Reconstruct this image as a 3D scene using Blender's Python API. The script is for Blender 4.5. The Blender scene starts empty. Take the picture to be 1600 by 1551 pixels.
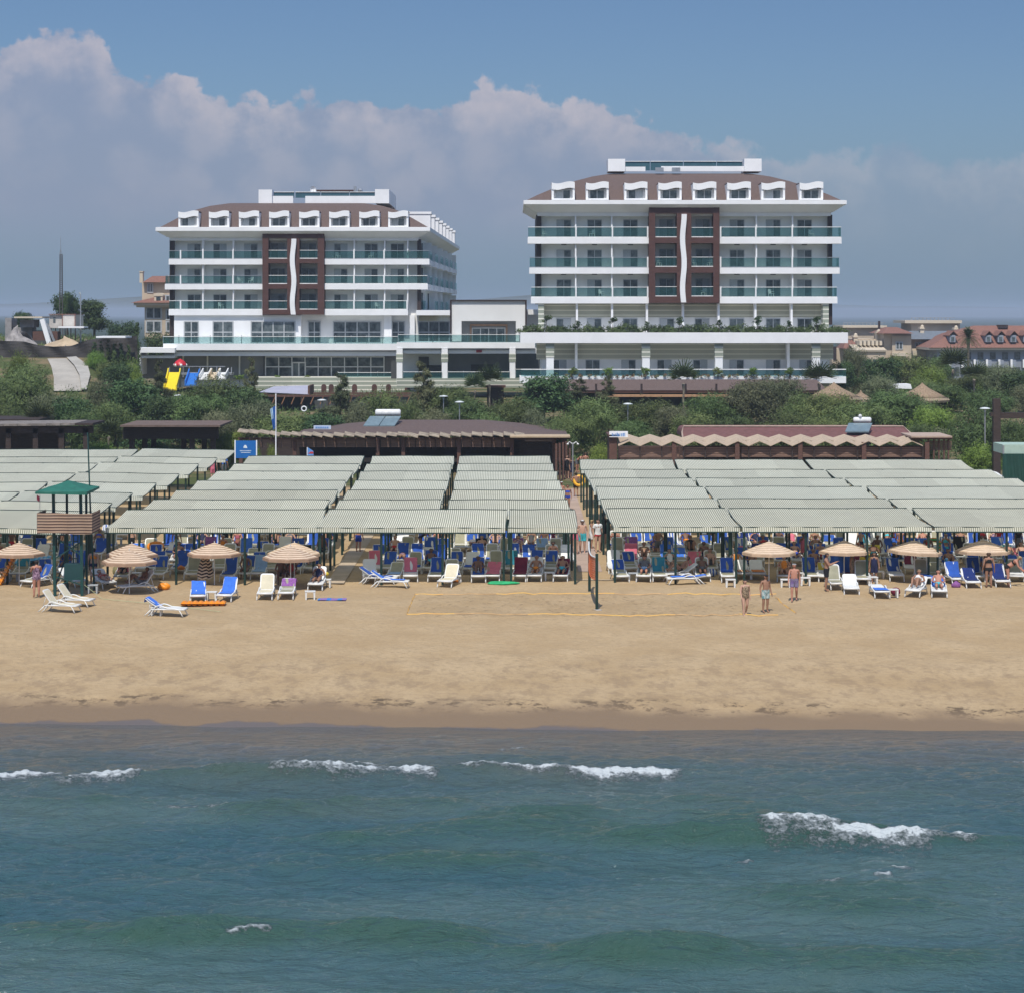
import bpy, math, random
import numpy as np
from mathutils import Vector, Matrix
R = math.radians
rnd = random.Random(7)
sc = bpy.context.scene
col = sc.collection

# ---------------------------------------------------------------- camera, light, exposure
HC, FX, HOR = 14.5, 3600.0, 490.0            # eye height (m), focal length (photo px), horizon row (photo px)
cd = bpy.data.cameras.new('camera'); cam = bpy.data.objects.new('camera', cd); col.objects.link(cam)
cam.location = (0, 0, HC); cam.rotation_euler = (R(90), 0, 0)
cd.sensor_width = 36; cd.lens = FX / 1600 * 36; cd.shift_y = -(775.5 - HOR) / 1600
cd.clip_start = 1; cd.clip_end = 40000
sc.camera = cam
SUN_EL, SUN_AZ = R(58), R(-10)               # azimuth from straight behind the camera, minus = from the left
sd = bpy.data.lights.new('sun', 'SUN'); so = bpy.data.objects.new('sun', sd); col.objects.link(so)
sd.energy = 3.7; sd.angle = R(0.53); sd.color = (1, .95, .87)
sdir = Vector((math.sin(SUN_AZ) * math.cos(SUN_EL), -math.cos(SUN_AZ) * math.cos(SUN_EL), math.sin(SUN_EL)))
so.rotation_euler = (-sdir).to_track_quat('-Z', 'Y').to_euler(); so.location = (0, -50, 120)
vs = sc.view_settings; vs.view_transform = 'Standard'; vs.look = 'None'; vs.exposure = 0.05; vs.gamma = 1; vs.use_curve_mapping = False

# ---------------------------------------------------------------- node helpers
class NT:
    def __init__(s, nt): s.t = nt; s.n = nt.nodes; s.l = nt.links
    def new(s, ty, **kw):
        n = s.n.new(ty)
        for k, v in kw.items(): setattr(n, k, v)
        return n
    def put(s, sock, v):
        if hasattr(v, 'is_linked') or isinstance(v, bpy.types.NodeSocket): s.l.new(v, sock)
        else: sock.default_value = v
    def math(s, op, a, b=0.0, c=0.0, clamp=False):
        n = s.new('ShaderNodeMath', operation=op, use_clamp=clamp)
        for i, v in enumerate((a, b, c)): s.put(n.inputs[i], v)
        return n.outputs[0]
    def mix(s, f, a, b, blend='MIX'):
        n = s.new('ShaderNodeMix', data_type='RGBA', blend_type=blend)
        s.put(n.inputs[0], f)
        for i, v in ((6, a), (7, b)):
            s.put(n.inputs[i], (*v, 1) if isinstance(v, tuple) and len(v) == 3 else v)
        return n.outputs[2]
    def noise(s, vec, scale, detail=4, rough=.55, dim='3D', dist=0.0):
        n = s.new('ShaderNodeTexNoise', noise_dimensions=dim)
        if vec is not None: s.l.new(vec, n.inputs['Vector'])
        n.inputs['Scale'].default_value = scale; n.inputs['Detail'].default_value = detail
        n.inputs['Roughness'].default_value = rough; n.inputs['Distortion'].default_value = dist
        return n.outputs[0]
    def step(s, x, a, b):
        n = s.new('ShaderNodeMapRange', interpolation_type='SMOOTHSTEP')
        s.put(n.inputs[0], x); s.put(n.inputs[1], a); s.put(n.inputs[2], b); n.inputs[3].default_value = 0; n.inputs[4].default_value = 1
        return n.outputs[0]
    def scalevec(s, vec, sx, sy, sz, off=(0, 0, 0)):
        n = s.new('ShaderNodeMapping'); s.l.new(vec, n.inputs[0]); n.inputs['Scale'].default_value = (sx, sy, sz); n.inputs['Location'].default_value = off
        return n.outputs[0]
    def xyz(s, vec):
        n = s.new('ShaderNodeSeparateXYZ'); s.l.new(vec, n.inputs[0]); return n.outputs
    def comb(s, x, y, z=0.0):
        n = s.new('ShaderNodeCombineXYZ')
        for i, v in enumerate((x, y, z)): s.put(n.inputs[i], v)
        return n.outputs[0]

# ---------------------------------------------------------------- sky with a far bank of cumulus
w = bpy.data.worlds.new('World'); sc.world = w; w.use_nodes = True
N = NT(w.node_tree); N.n.clear()
sky = N.new('ShaderNodeTexSky', sky_type='NISHITA', sun_disc=False, sun_elevation=SUN_EL, sun_rotation=R(180) + SUN_AZ,
            altitude=0, air_density=1.0, dust_density=0.6, ozone_density=3.0)
dirv = N.new('ShaderNodeTexCoord').outputs['Generated']
x, y, z = N.xyz(dirv)
az = N.math('ARCTAN2', x, y)
el = N.math('DIVIDE', z, N.math('SQRT', N.math('ADD', N.math('MULTIPLY', x, x), N.math('MULTIPLY', y, y))))
u = N.math('ADD', N.math('MULTIPLY', az, FX / 1600), .5)               # 0..1 over the photograph's width, goes on outside
fc = N.new('ShaderNodeFloatCurve'); cv = fc.mapping.curves[0]
prof = [(0, 88), (50, 64), (100, 54), (135, 47), (165, 72), (205, 108), (280, 116), (350, 150), (400, 153), (480, 148), (560, 140), (600, 160), (650, 148), (700, 146),
        (770, 128), (830, 133), (855, 155), (910, 150), (960, 158), (1010, 172), (1060, 194), (1120, 214), (1200, 232), (1235, 246), (1285, 222), (1330, 242), (1392, 205), (1435, 235), (1500, 243), (1600, 238)]
pts = [(.2 + px / 1600 * .6, (HOR - py) / 500) for px, py in prof]
cv.points[0].location = (0, .75); cv.points[1].location = (1, .5)
for p_ in pts: cv.points.new(*p_)
fc.mapping.update()
N.l.new(N.math('ADD', .2, N.math('MULTIPLY', u, .6)), fc.inputs['Value'])
top = N.math('MULTIPLY', fc.outputs[0], 500 / FX)
cc = N.comb(N.math('MULTIPLY', u, 16), N.math('MULTIPLY', el, 16 * FX / 1600), 0.0)
n1 = N.noise(cc, 1.1, 9, .62); n2 = N.noise(cc, 4.2, 6, .6)
wn = N.new('ShaderNodeTexNoise'); N.l.new(cc, wn.inputs['Vector']); wn.inputs['Scale'].default_value = 3.0; wn.inputs['Detail'].default_value = 3
wob = N.mix(.16, cc, wn.outputs[1])
vor = N.new('ShaderNodeTexVoronoi', feature='F1'); N.l.new(wob, vor.inputs['Vector']); vor.inputs['Scale'].default_value = 1.7
vor2 = N.new('ShaderNodeTexVoronoi', feature='F1'); N.l.new(wob, vor2.inputs['Vector']); vor2.inputs['Scale'].default_value = 5.0
bil = N.math('ADD', N.math('MULTIPLY', N.math('SUBTRACT', .45, vor.outputs[0]), .012), N.math('MULTIPLY', N.math('SUBTRACT', .4, vor2.outputs[0]), .005))
bil = N.math('ADD', bil, N.math('MULTIPLY', N.math('SUBTRACT', n2, .5), .016))
depth = N.math('SUBTRACT', N.math('ADD', top, bil), el)                 # how far below the cloud's edge
soft = N.math('ADD', .0042, N.math('MULTIPLY', N.step(u, .62, .80), .004))
mask = N.step(depth, 0.0, soft)
mask = N.math('MULTIPLY', mask, N.math('SUBTRACT', 1.0, N.math('MULTIPLY', N.step(u, .60, .82), .55)))
mask = N.math('MULTIPLY', mask, N.step(el, .012, .05))                  # the bank melts into the haze at its foot
lit = N.math('MULTIPLY', N.math('SUBTRACT', 1.0, N.step(depth, .0, .026)), N.step(n1, .30, .62))
lump = N.step(N.math('ADD', N.math('MULTIPLY', vor.outputs[0], -.9), n1), -.22, .32)
lit = N.math('ADD', N.math('MULTIPLY', lit, .66), N.math('MULTIPLY', N.math('MULTIPLY', lump, N.math('SUBTRACT', 1.0, N.step(depth, .015, .085))), .34), clamp=True)
SK = 0.15
cloud = N.mix(lit, (.265 / SK, .305 / SK, .425 / SK), (.58 / SK, .515 / SK, .545 / SK))
skyc = N.mix(1.0, sky.outputs[0], (.315, .375, .475), 'MULTIPLY')
air = N.mix(N.math('MULTIPLY', N.math('SUBTRACT', 1.0, N.step(el, .0, .11)), .75), skyc, (.172 / SK, .262 / SK, .385 / SK))   # low dusty air
full = N.mix(N.math('MULTIPLY', mask, .72), air, cloud)
up = N.mix(N.step(el, .2, .6), full, sky.outputs[0])
bg = N.new('ShaderNodeBackground'); N.l.new(up, bg.inputs[0]); bg.inputs[1].default_value = SK
w.cycles.sampling_method = 'MANUAL'; w.cycles.sample_map_resolution = 512
sc.cycles.max_bounces = 6; sc.cycles.diffuse_bounces = 3; sc.cycles.glossy_bounces = 2; sc.cycles.transmission_bounces = 3; sc.cycles.transparent_max_bounces = 10
N.l.new(bg.outputs[0], N.new('ShaderNodeOutputWorld').inputs[0])

# ---------------------------------------------------------------- geometry helpers
def PX(px, d): return (px - 800.0) / FX * d                               # photo column -> x at distance d
def PZ(py, d): return HC - (py - HOR) / FX * d                            # photo row -> height at distance d
def P(px, py, d): return Vector((PX(px, d), d, PZ(py, d)))
GY = [-4000, 20, 45, 70, 78, 80.5, 84, 90, 100, 110, 150, 168, 184, 200, 216, 236, 280, 310, 380, 440, 700, 2500, 9000]
GZ = [-30, -5, -3, -.9, -.25, 0, .28, .7, 1.25, 1.5, 1.52, 1.7, 2.3, 3.4, 4.5, 5.0, 5.0, 5.2, 3.4, 1.8, 1.5, 1.0, 1.0]
def ground_z(x, y):
    zz = np.interp(y, GY, GZ)
    y = np.asarray(y, float); px = 800 + FX * np.asarray(x) / np.maximum(y, 50)
    return zz + (np.clip((y - 222) / 27, 0, 1) * 4.7 + np.clip((y - 252) / 8, 0, 1) * 1.5) * np.clip((215 - px) / 70, 0, 1)
def G(px, py):
    "point of the ground seen at a photo pixel"
    lo, hi = 40.0, 400.0
    for _ in range(40):
        m = (lo + hi) / 2
        if PZ(py, m) > ground_z(PX(px, m), m): lo = m
        else: hi = m
    return Vector((PX(px, lo), lo, float(ground_z(PX(px, lo), lo))))
def on_ground(x, y): return Vector((x, y, float(ground_z(x, y))))

WORLD = {}
def root_loc(o): return WORLD.get(o.name, Vector((0, 0, 0)))
def tag(o, label=None, cat=None, group=None, kind=None):
    if label: o['label'] = label
    if cat: o['category'] = cat
    if group: o['group'] = group
    if kind: o['kind'] = kind
    return o
def E(name, loc, label, cat, group=None, rz=0):
    o = bpy.data.objects.new(name, None); col.objects.link(o); o.location = loc; o.rotation_euler = (0, 0, rz); o.empty_display_size = .3
    WORLD[o.name] = Vector(loc)
    return tag(o, label, cat, group)

class MB:
    def __init__(s): s.v = []; s.f = []; s.m = []
    def add(s, vs, fs, mi=0):
        k = len(s.v); s.v += [tuple(v) for v in vs]
        for f in fs: s.f.append(tuple(i + k for i in f)); s.m.append(mi)
        return s
    def box(s, x0, x1, y0, y1, z0, z1, mi=0):
        x0, x1 = min(x0, x1), max(x0, x1); y0, y1 = min(y0, y1), max(y0, y1); z0, z1 = min(z0, z1), max(z0, z1)
        return s.add([(x0, y0, z0), (x1, y0, z0), (x1, y1, z0), (x0, y1, z0), (x0, y0, z1), (x1, y0, z1), (x1, y1, z1), (x0, y1, z1)],
                     [(0, 3, 2, 1), (4, 5, 6, 7), (0, 1, 5, 4), (1, 2, 6, 5), (2, 3, 7, 6), (3, 0, 4, 7)], mi)
    def bar(s, a, b, wx, wz=None, mi=0, up=(0, 0, 1)):
        a, b = Vector(a), Vector(b); wz = wz or wx; d = (b - a).normalized(); u_ = Vector(up)
        if abs(d.dot(u_)) > .98: u_ = Vector((0, 1, 0))
        r = d.cross(u_).normalized() * wx / 2; q = r.cross(d).normalized() * wz / 2
        vs = [a - r - q, a + r - q, a + r + q, a - r + q, b - r - q, b + r - q, b + r + q, b - r + q]
        return s.add(vs, [(0, 3, 2, 1), (4, 5, 6, 7), (0, 1, 5, 4), (1, 2, 6, 5), (2, 3, 7, 6), (3, 0, 4, 7)], mi)
    def tube(s, pts, rad, n=6, mi=0, cap=True, sq=1.0):
        pts = [Vector(p) for p in pts]; k = len(pts)
        if not hasattr(rad, '__len__'): rad = [rad] * k
        rings = []; ref = None
        for i, p in enumerate(pts):
            d = (pts[min(i + 1, k - 1)] - pts[max(i - 1, 0)]).normalized()
            if ref is None: ref = Vector((0, 0, 1)) if abs(d.z) < .9 else Vector((1, 0, 0))
            a = (ref - d * ref.dot(d)).normalized(); b = d.cross(a); ref = a
            rings += [p + (a * math.cos(t) * sq + b * math.sin(t)) * rad[i] for t in (2 * math.pi * j / n for j in range(n))]
        fs = [(i * n + j, i * n + (j + 1) % n, (i + 1) * n + (j + 1) % n, (i + 1) * n + j) for i in range(k - 1) for j in range(n)]
        if cap: fs += [tuple(range(n - 1, -1, -1)), tuple((k - 1) * n + j for j in range(n))]
        return s.add(rings, fs, mi)
    def lathe(s, prof, n=12, mi=0, c=(0, 0, 0), cap=True, mis=None):
        vs = [(c[0] + r * math.cos(2 * math.pi * j / n), c[1] + r * math.sin(2 * math.pi * j / n), c[2] + h) for r, h in prof for j in range(n)]
        k0 = len(s.v); s.v += vs
        for i in range(len(prof) - 1):
            for j in range(n):
                s.f.append(tuple(k0 + q for q in (i * n + j, i * n + (j + 1) % n, (i + 1) * n + (j + 1) % n, (i + 1) * n + j))); s.m.append(mis[i] if mis else mi)
        if cap:
            s.f.append(tuple(k0 + j for j in range(n - 1, -1, -1))); s.m.append(mi); s.f.append(tuple(k0 + (len(prof) - 1) * n + j for j in range(n))); s.m.append(mi)
        return s
    def loft(s, rings, mi=0, cap=True, close=True):
        n = len(rings[0]); vs = [p for r in rings for p in r]
        jn = n if close else n - 1
        fs = [(i * n + j, i * n + (j + 1) % n, (i + 1) * n + (j + 1) % n, (i + 1) * n + j) for i in range(len(rings) - 1) for j in range(jn)]
        if cap: fs += [tuple(range(n - 1, -1, -1)), tuple((len(rings) - 1) * n + j for j in range(n))]
        return s.add(vs, fs, mi)
    def prism(s, poly, y0, y1, mi=0):
        "outline in (x, z), given depth in y"
        n = len(poly)
        return s.add([(a, y0, b) for a, b in poly] + [(a, y1, b) for a, b in poly],
                     [tuple(range(n - 1, -1, -1)), tuple(range(n, 2 * n))] + [(j, (j + 1) % n, n + (j + 1) % n, n + j) for j in range(n)], mi)
    def quad(s, a, b, c, d, mi=0): return s.add([a, b, c, d], [(0, 1, 2, 3)], mi)
    def grid(s, nu, nv, fn, mi=0, mif=None):
        k = len(s.v)
        s.v += [tuple(fn(i / nu, j / nv)) for i in range(nu + 1) for j in range(nv + 1)]
        for i in range(nu):
            for j in range(nv):
                a = k + i * (nv + 1) + j
                s.f.append((a, a + nv + 1, a + nv + 2, a + 1)); s.m.append(mif(i, j) if mif else mi)
        return s
    def ball(s, c, r, n=8, mi=0, sx=1, sy=1, sz=1):
        k = n // 2
        pr = [(max(r * math.sin(math.pi * i / k), 1e-4), -r * math.cos(math.pi * i / k)) for i in range(k + 1)]
        t = MB().lathe(pr, n, 0)
        return s.add([(c[0] + a * sx, c[1] + b * sy, c[2] + e * sz) for a, b, e in t.v], t.f, mi)
    def data(s, name, mats, smooth=False, off=(0, 0, 0)):
        me = bpy.data.meshes.new(name)
        ox, oy, oz = off
        me.from_pydata([(a - ox, b - oy, c - oz) for a, b, c in s.v], [], s.f)
        for m in (mats if isinstance(mats, (list, tuple)) else [mats]): me.materials.append(m)
        if len(me.materials) > 1: me.polygons.foreach_set('material_index', s.m)
        if smooth: me.polygons.foreach_set('use_smooth', [True] * len(s.f))
        me.update(); return me
    def build(s, name, mats, parent=None, smooth=False, base=None, **tags):
        "one mesh object; world coordinates are moved into the thing's own frame"
        off = root_loc(parent) if parent else (Vector(base) if base is not None else Vector((0, 0, 0)))
        o = bpy.data.objects.new(name, s.data(name, mats, smooth, off)); col.objects.link(o)
        if parent: o.parent = parent
        elif base is not None: o.location = base
        WORLD[o.name] = off
        return tag(o, **tags)
def copy_tree(o, parent=None):
    c = o.copy(); col.objects.link(c); c.parent = parent
    for ch in [q for q in KIDS.get(o.name, [])] or list(o.children): copy_tree(ch, c)
    return c
KIDS = {}

# ---------------------------------------------------------------- materials
MATS = {}
def M(name, c, rough=.8, var=.12, sc_=3.0, bump=0.0, bsc=30, metal=0.0, spec=.4, c2=None, alpha=1.0, obj=0.0, coords='Object', stretch=(1, 1, 1), trans=0.0):
    "surface with blotchy variation; obj = how much the tone differs from object to object"
    if name in MATS: return MATS[name]
    m = bpy.data.materials.new(name); m.use_nodes = True; t = NT(m.node_tree); b = t.n['Principled BSDF']
    v = t.new('ShaderNodeTexCoord').outputs[coords]
    if stretch != (1, 1, 1): v = t.scalevec(v, *stretch)
    f = t.noise(v, sc_, 5, .6)
    lo = tuple(q * (1 - var) for q in c); hi = c2 or tuple(min(q * (1 + var), 1) for q in c)
    k = t.mix(t.step(f, .3, .7), lo, hi)
    if obj:
        oi = t.new('ShaderNodeObjectInfo').outputs['Random']
        hs = t.new('ShaderNodeHueSaturation'); t.l.new(k, hs.inputs['Color'])
        t.l.new(t.math('ADD', 1 - obj, t.math('MULTIPLY', oi, 2 * obj)), hs.inputs['Value']); k = hs.outputs[0]
    t.l.new(k, b.inputs['Base Color'])
    b.inputs['Roughness'].default_value = rough; b.inputs['Metallic'].default_value = metal; b.inputs['Specular IOR Level'].default_value = spec
    if alpha < 1: b.inputs['Alpha'].default_value = alpha
    if bump:
        bn = t.new('ShaderNodeBump'); bn.inputs['Strength'].default_value = bump; bn.inputs['Distance'].default_value = .05
        t.l.new(t.noise(v, bsc, 4), bn.inputs['Height']); t.l.new(bn.outputs[0], b.inputs['Normal'])
    MATS[name] = m; return m
def stripes(name, ca, cb, axis, period, duty=.5, rough=.85, spec=.2, blotch=.1, trans=0.0, phase=0.0):
    if name in MATS: return MATS[name]
    m = bpy.data.materials.new(name); m.use_nodes = True; t = NT(m.node_tree); b = t.n['Principled BSDF']
    v = t.new('ShaderNodeTexCoord').outputs['Object']; q = t.xyz(v)[axis]
    f = t.math('FRACT', t.math('ADD', t.math('DIVIDE', q, period), 100.0 + phase))
    s_ = t.math('LESS_THAN', f, duty)
    k = t.mix(s_, ca, cb)
    k = t.mix(t.math('MULTIPLY', t.step(t.noise(v, .8, 5), .35, .75), blotch), k, (.42, .40, .33))
    oi = t.new('ShaderNodeObjectInfo').outputs['Random']
    wn = t.new('ShaderNodeTexWhiteNoise', noise_dimensions='2D'); t.l.new(t.comb(t.math('FLOOR', t.math('DIVIDE', t.xyz(v)[0], 2.35)), oi), wn.inputs['Vector'])      # every sewn width of cloth has aged differently
    hs = t.new('ShaderNodeHueSaturation'); t.l.new(k, hs.inputs['Color']); t.l.new(t.math('ADD', t.math('ADD', .86, t.math('MULTIPLY', oi, .12)), t.math('MULTIPLY', wn.outputs[0], .14)), hs.inputs['Value'])
    t.l.new(hs.outputs[0], b.inputs['Base Color'])
    b.inputs['Roughness'].default_value = rough; b.inputs['Specular IOR Level'].default_value = spec
    if trans:
        tl = t.new('ShaderNodeBsdfTranslucent'); t.l.new(hs.outputs[0], tl.inputs[0]); mx = t.new('ShaderNodeMixShader'); mx.inputs[0].default_value = trans
        t.l.new(b.outputs[0], mx.inputs[1]); t.l.new(tl.outputs[0], mx.inputs[2]); t.l.new(mx.outputs[0], t.n['Material Output'].inputs[0])
    MATS[name] = m; return m
def glass(name, c, alpha=.5):
    if name in MATS: return MATS[name]
    m = bpy.data.materials.new(name); m.use_nodes = True; t = NT(m.node_tree); b = t.n['Principled BSDF']
    b.inputs['Base Color'].default_value = (*c, 1); b.inputs['Roughness'].default_value = .05
    tr = t.new('ShaderNodeBsdfTransparent'); tr.inputs[0].default_value = (.74, .88, .87, 1)
    mx = t.new('ShaderNodeMixShader'); mx.inputs[0].default_value = alpha
    t.l.new(tr.outputs[0], mx.inputs[1]); t.l.new(b.outputs[0], mx.inputs[2]); t.l.new(mx.outputs[0], t.n['Material Output'].inputs[0])
    MATS[name] = m; return m
# ---------------------------------------------------------------- ground: one sheet from the sea bed to the horizon
def axis(dense0, dense1, step, far0, far1, grow=1.35):
    a = list(np.arange(dense0, dense1 + step * .5, step)); s = step
    while a[-1] < far1: s *= grow; a.append(a[-1] + s)
    s = step
    while a[0] > far0: s *= grow; a.insert(0, a[0] - s)
    return np.array(a)
def sheet(name, xs, ys, zf, mat, attrs=None):
    X, Y = np.meshgrid(xs, ys); Z = zf(X, Y)
    co = np.stack([X, Y, Z], -1).reshape(-1, 3)
    nx, ny = len(xs), len(ys)
    i = np.arange((ny - 1) * (nx - 1)); r = i // (nx - 1); c = i % (nx - 1); a = r * nx + c
    fs = np.stack([a, a + 1, a + nx + 1, a + nx], -1)
    me = bpy.data.meshes.new(name)
    me.vertices.add(len(co)); me.vertices.foreach_set('co', co.ravel())
    me.loops.add(fs.size); me.loops.foreach_set('vertex_index', fs.ravel().astype(np.int32))
    me.polygons.add(len(fs)); me.polygons.foreach_set('loop_start', (np.arange(len(fs)) * 4).astype(np.int32))
    me.polygons.foreach_set('loop_total', np.full(len(fs), 4, np.int32)); me.polygons.foreach_set('use_smooth', np.ones(len(fs), bool))
    me.update(calc_edges=True); me.materials.append(mat)
    for k, v in (attrs or {}).items():
        at = me.attributes.new(k, 'FLOAT', 'POINT'); at.data.foreach_set('value', v.ravel().astype(np.float32))
    o = bpy.data.objects.new(name, me); col.objects.link(o); return o
nr = np.random.RandomState(3)
def waves(X, Y, n, lmin, lmax, spread, seed):
    r = np.random.RandomState(seed); h = np.zeros_like(X)
    for _ in range(n):
        L = math.exp(r.uniform(math.log(lmin), math.log(lmax))); th = r.normal(0, spread); k = 2 * math.pi / L
        ph = r.uniform(0, 6.28); s = np.sin(k * (X * math.sin(th) + Y * math.cos(th)) + ph + .6 * np.sin(.23 * X + ph))
        h += L * s
    return h / n ** .5
def sand_h(X, Y):
    z = ground_z(X, Y)
    amp = np.interp(Y, [80, 84, 92, 104, 111, 160, 200], [0, .006, .02, .022, .025, .02, 0])
    r = waves(X, Y, 24, .5, 5, 1.5, 5) * .5
    z = z + amp * np.clip(r, -1.5, 1.5)
    # churned sand of the volleyball court and a small step left by the last high water
    inc = ((X > -4.6) & (X < 12.2) & (Y > 100.2) & (Y < 107.6))
    z = z + inc * .035 * np.clip(waves(X, Y, 20, .35, 1.2, 2, 9), -1.2, 1.2)
    edge = 83.2 - .045 * X + .5 * np.sin(X * .31) + .35 * np.sin(X * .83 + 1) + .2 * np.sin(X * 1.9)
    z = z + .07 / (1 + np.exp(-(Y - edge) / .12)) - .07 * np.clip((Y - edge) / 4, 0, 1)
    return z
msand = bpy.data.materials.new('sand'); msand.use_nodes = True; t = NT(msand.node_tree); b = t.n['Principled BSDF']
pos = t.new('ShaderNodeNewGeometry').outputs['Position']; x, y, z = t.xyz(pos)
f1 = t.noise(pos, .35, 6, .6); f2 = t.noise(pos, 4, 6, .65); f3 = t.noise(t.scalevec(pos, .9, .5, 1), 1.5, 8, .72)
dry = t.mix(t.step(f1, .3, .7), (.415, .294, .160), (.488, .360, .210))
dry = t.mix(t.math('MULTIPLY', t.step(f2, .42, .70), .42), dry, (.315, .222, .125))
grain = t.noise(pos, 22, 3, .7)
dry = t.mix(t.math('MULTIPLY', t.step(grain, .50, .70), .36), dry, (.25, .172, .098))
# trampled damp band
ye = t.math('ADD', y, t.math('MULTIPLY', t.math('SUBTRACT', f1, .5), 6.0))
band = t.math('MULTIPLY', t.math('MULTIPLY', t.step(ye, 94.0, 89.5), t.step(ye, 82.0, 85.0)), .55)
dry = t.mix(t.math('MULTIPLY', band, t.step(f3, .46, .62)), dry, (.27, .19, .115))
yd = t.math('ADD', t.math('ADD', y, t.math('MULTIPLY', x, .045)), t.math('MULTIPLY', t.math('SUBTRACT', f1, .5), 2.2))
band2 = t.math('MULTIPLY', t.step(yd, 85.0, 84.0), t.step(yd, 82.0, 82.8))
dry = t.mix(t.math('MULTIPLY', band2, t.step(t.noise(t.scalevec(pos, .8, .7, 1), 1.6, 8, .75), .50, .60)), dry, (.13, .092, .055))
ym = t.math('ADD', t.math('ADD', y, t.math('MULTIPLY', x, .06)), t.math('MULTIPLY', t.math('SUBTRACT', t.noise(t.scalevec(pos, .5, .2, 1), .75, 5), .5), 3.4))
damp = t.step(ym, 84.6, 82.4)
dry = t.mix(damp, dry, (.225, .158, .098))
soaked = t.step(ym, 80.9, 80.5)
dry = t.mix(soaked, dry, (.150, .115, .088))
# land behind the beach
land = t.mix(t.step(t.noise(pos, .25, 6, .65), .42, .58), (.075, .095, .03), (.21, .16, .09))
land = t.mix(t.step(y, 450, 700), land, (.040, .060, .042))
dry = t.mix(t.step(t.math('ADD', y, t.math('MULTIPLY', f1, 4.0)), 170, 172), dry, land)
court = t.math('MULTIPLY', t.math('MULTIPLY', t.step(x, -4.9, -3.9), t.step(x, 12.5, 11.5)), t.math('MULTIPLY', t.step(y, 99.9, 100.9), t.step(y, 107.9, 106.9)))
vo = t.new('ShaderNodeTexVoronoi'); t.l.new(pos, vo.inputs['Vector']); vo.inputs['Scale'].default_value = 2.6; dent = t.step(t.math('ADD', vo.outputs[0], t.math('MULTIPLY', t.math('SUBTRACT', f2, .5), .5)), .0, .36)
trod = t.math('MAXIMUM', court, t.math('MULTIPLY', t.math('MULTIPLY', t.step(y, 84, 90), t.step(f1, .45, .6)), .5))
dry = t.mix(t.math('MULTIPLY', t.math('SUBTRACT', 1.0, dent), t.math('MULTIPLY', trod, .5)), dry, (.235, .165, .095))   # shade inside the churned up footprints, mixed into the sand colour
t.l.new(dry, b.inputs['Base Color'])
rr = t.math('SUBTRACT', .92, t.math('MULTIPLY', soaked, .62)); t.l.new(rr, b.inputs['Roughness'])
b.inputs['Specular IOR Level'].default_value = .25
hh = t.math('ADD', t.math('MULTIPLY', f2, .7), t.math('MULTIPLY', grain, .35)); hh = t.math('ADD', t.math('MULTIPLY', hh, t.math('ADD', 1.0, court)), t.math('MULTIPLY', t.math('MULTIPLY', dent, trod), 1.5))
bn = t.new('ShaderNodeBump'); t.l.new(t.math('SUBTRACT', .55, t.math('MULTIPLY', soaked, .5)), bn.inputs['Strength']); bn.inputs['Distance'].default_value = .10
t.l.new(hh, bn.inputs['Height']); t.l.new(bn.outputs[0], b.inputs['Normal'])
xs = np.concatenate([axis(-84, -33, 1.2, -6000, -33, 1.3), np.arange(-32, 32.1, .22), axis(33, 84, 1.2, 33, 6000, 1.3)]); ys = np.concatenate([np.linspace(-4000, 40, 6)[:-1], np.arange(40, 78, 1.5), np.arange(78, 112, .14), np.arange(112, 172, .8), axis(172, 330, 1.5, 172, 9000, 1.25)])
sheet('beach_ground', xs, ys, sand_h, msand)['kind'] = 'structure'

# ---------------------------------------------------------------- sea
def sea_h(X, Y):
    fade = np.clip((81.0 - Y) / 10, 0.04, 1)
    h = waves(X, Y, 60, .30, 1.4, .6, 21) * .040 * fade + waves(X, Y, 26, 1.2, 3, .5, 25) * .016 * fade
    h += waves(X, Y, 16, 2.5, 7, .35, 22) * .018 * fade
    swell = np.zeros_like(X)
    for y0, a, wd, x0, x1, ph in SWELL:
        yc = y0 + .35 * np.sin(X * .22 + ph) + .2 * np.sin(X * .7 + ph * 2) + .03 * (X - (x0 + x1) / 2)
        along = 1 / (1 + np.exp(-(X - x0) / .9)) / (1 + np.exp((X - x1) / .9))
        t_ = (Y - yc) / wd
        prof_ = np.where(t_ > 0, np.exp(-(t_ / .8) ** 2), np.exp(-(np.abs(t_) / 1.6) ** 1.3))     # short face towards the shore
        swell += 2.0 * a * along * prof_ * (.8 + .2 * np.sin(X * .9 + ph))
    return h + swell
def X_at(px, d): return PX(px, d)
SWELL = [(71.8, .16, .5, -12.8, -7, .3), (71.9, .16, .45, -9.6, 5.6, 1.3), (66.8, .20, .8, -8.2, -1.0, 2.1), (65.6, .22, .8, -1.5, 6.5, .7), (64.6, .18, .8, 3, 9, .7),
         (62.6, .34, .7, 2.6, 13.5, 1.0), (64.5, .26, .9, -1.2, 1.8, 4), (62.8, .18, .9, -6.5, -2.8, 5.3), (60.5, .18, .9, -4, 2, 3), (57, .14, 1.2, 4, 12, .4),
         (53.3, .20, .8, -12, -8.5, 5.0), (52.6, .38, .9, -8.4, -1.2, 2.6), (51.9, .36, .8, .2, 5.2, 4.4), (55.5, .16, 1, 6.8, 10.8, 3.3), (51.0, .15, .8, 6, 12, 1.2),
         (68.5, .10, .8, 5, 16, 3.2), (74.5, .07, .5, -2, 8, 2.2), (68, .12, .9, -14, -8, 1.1)]
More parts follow.
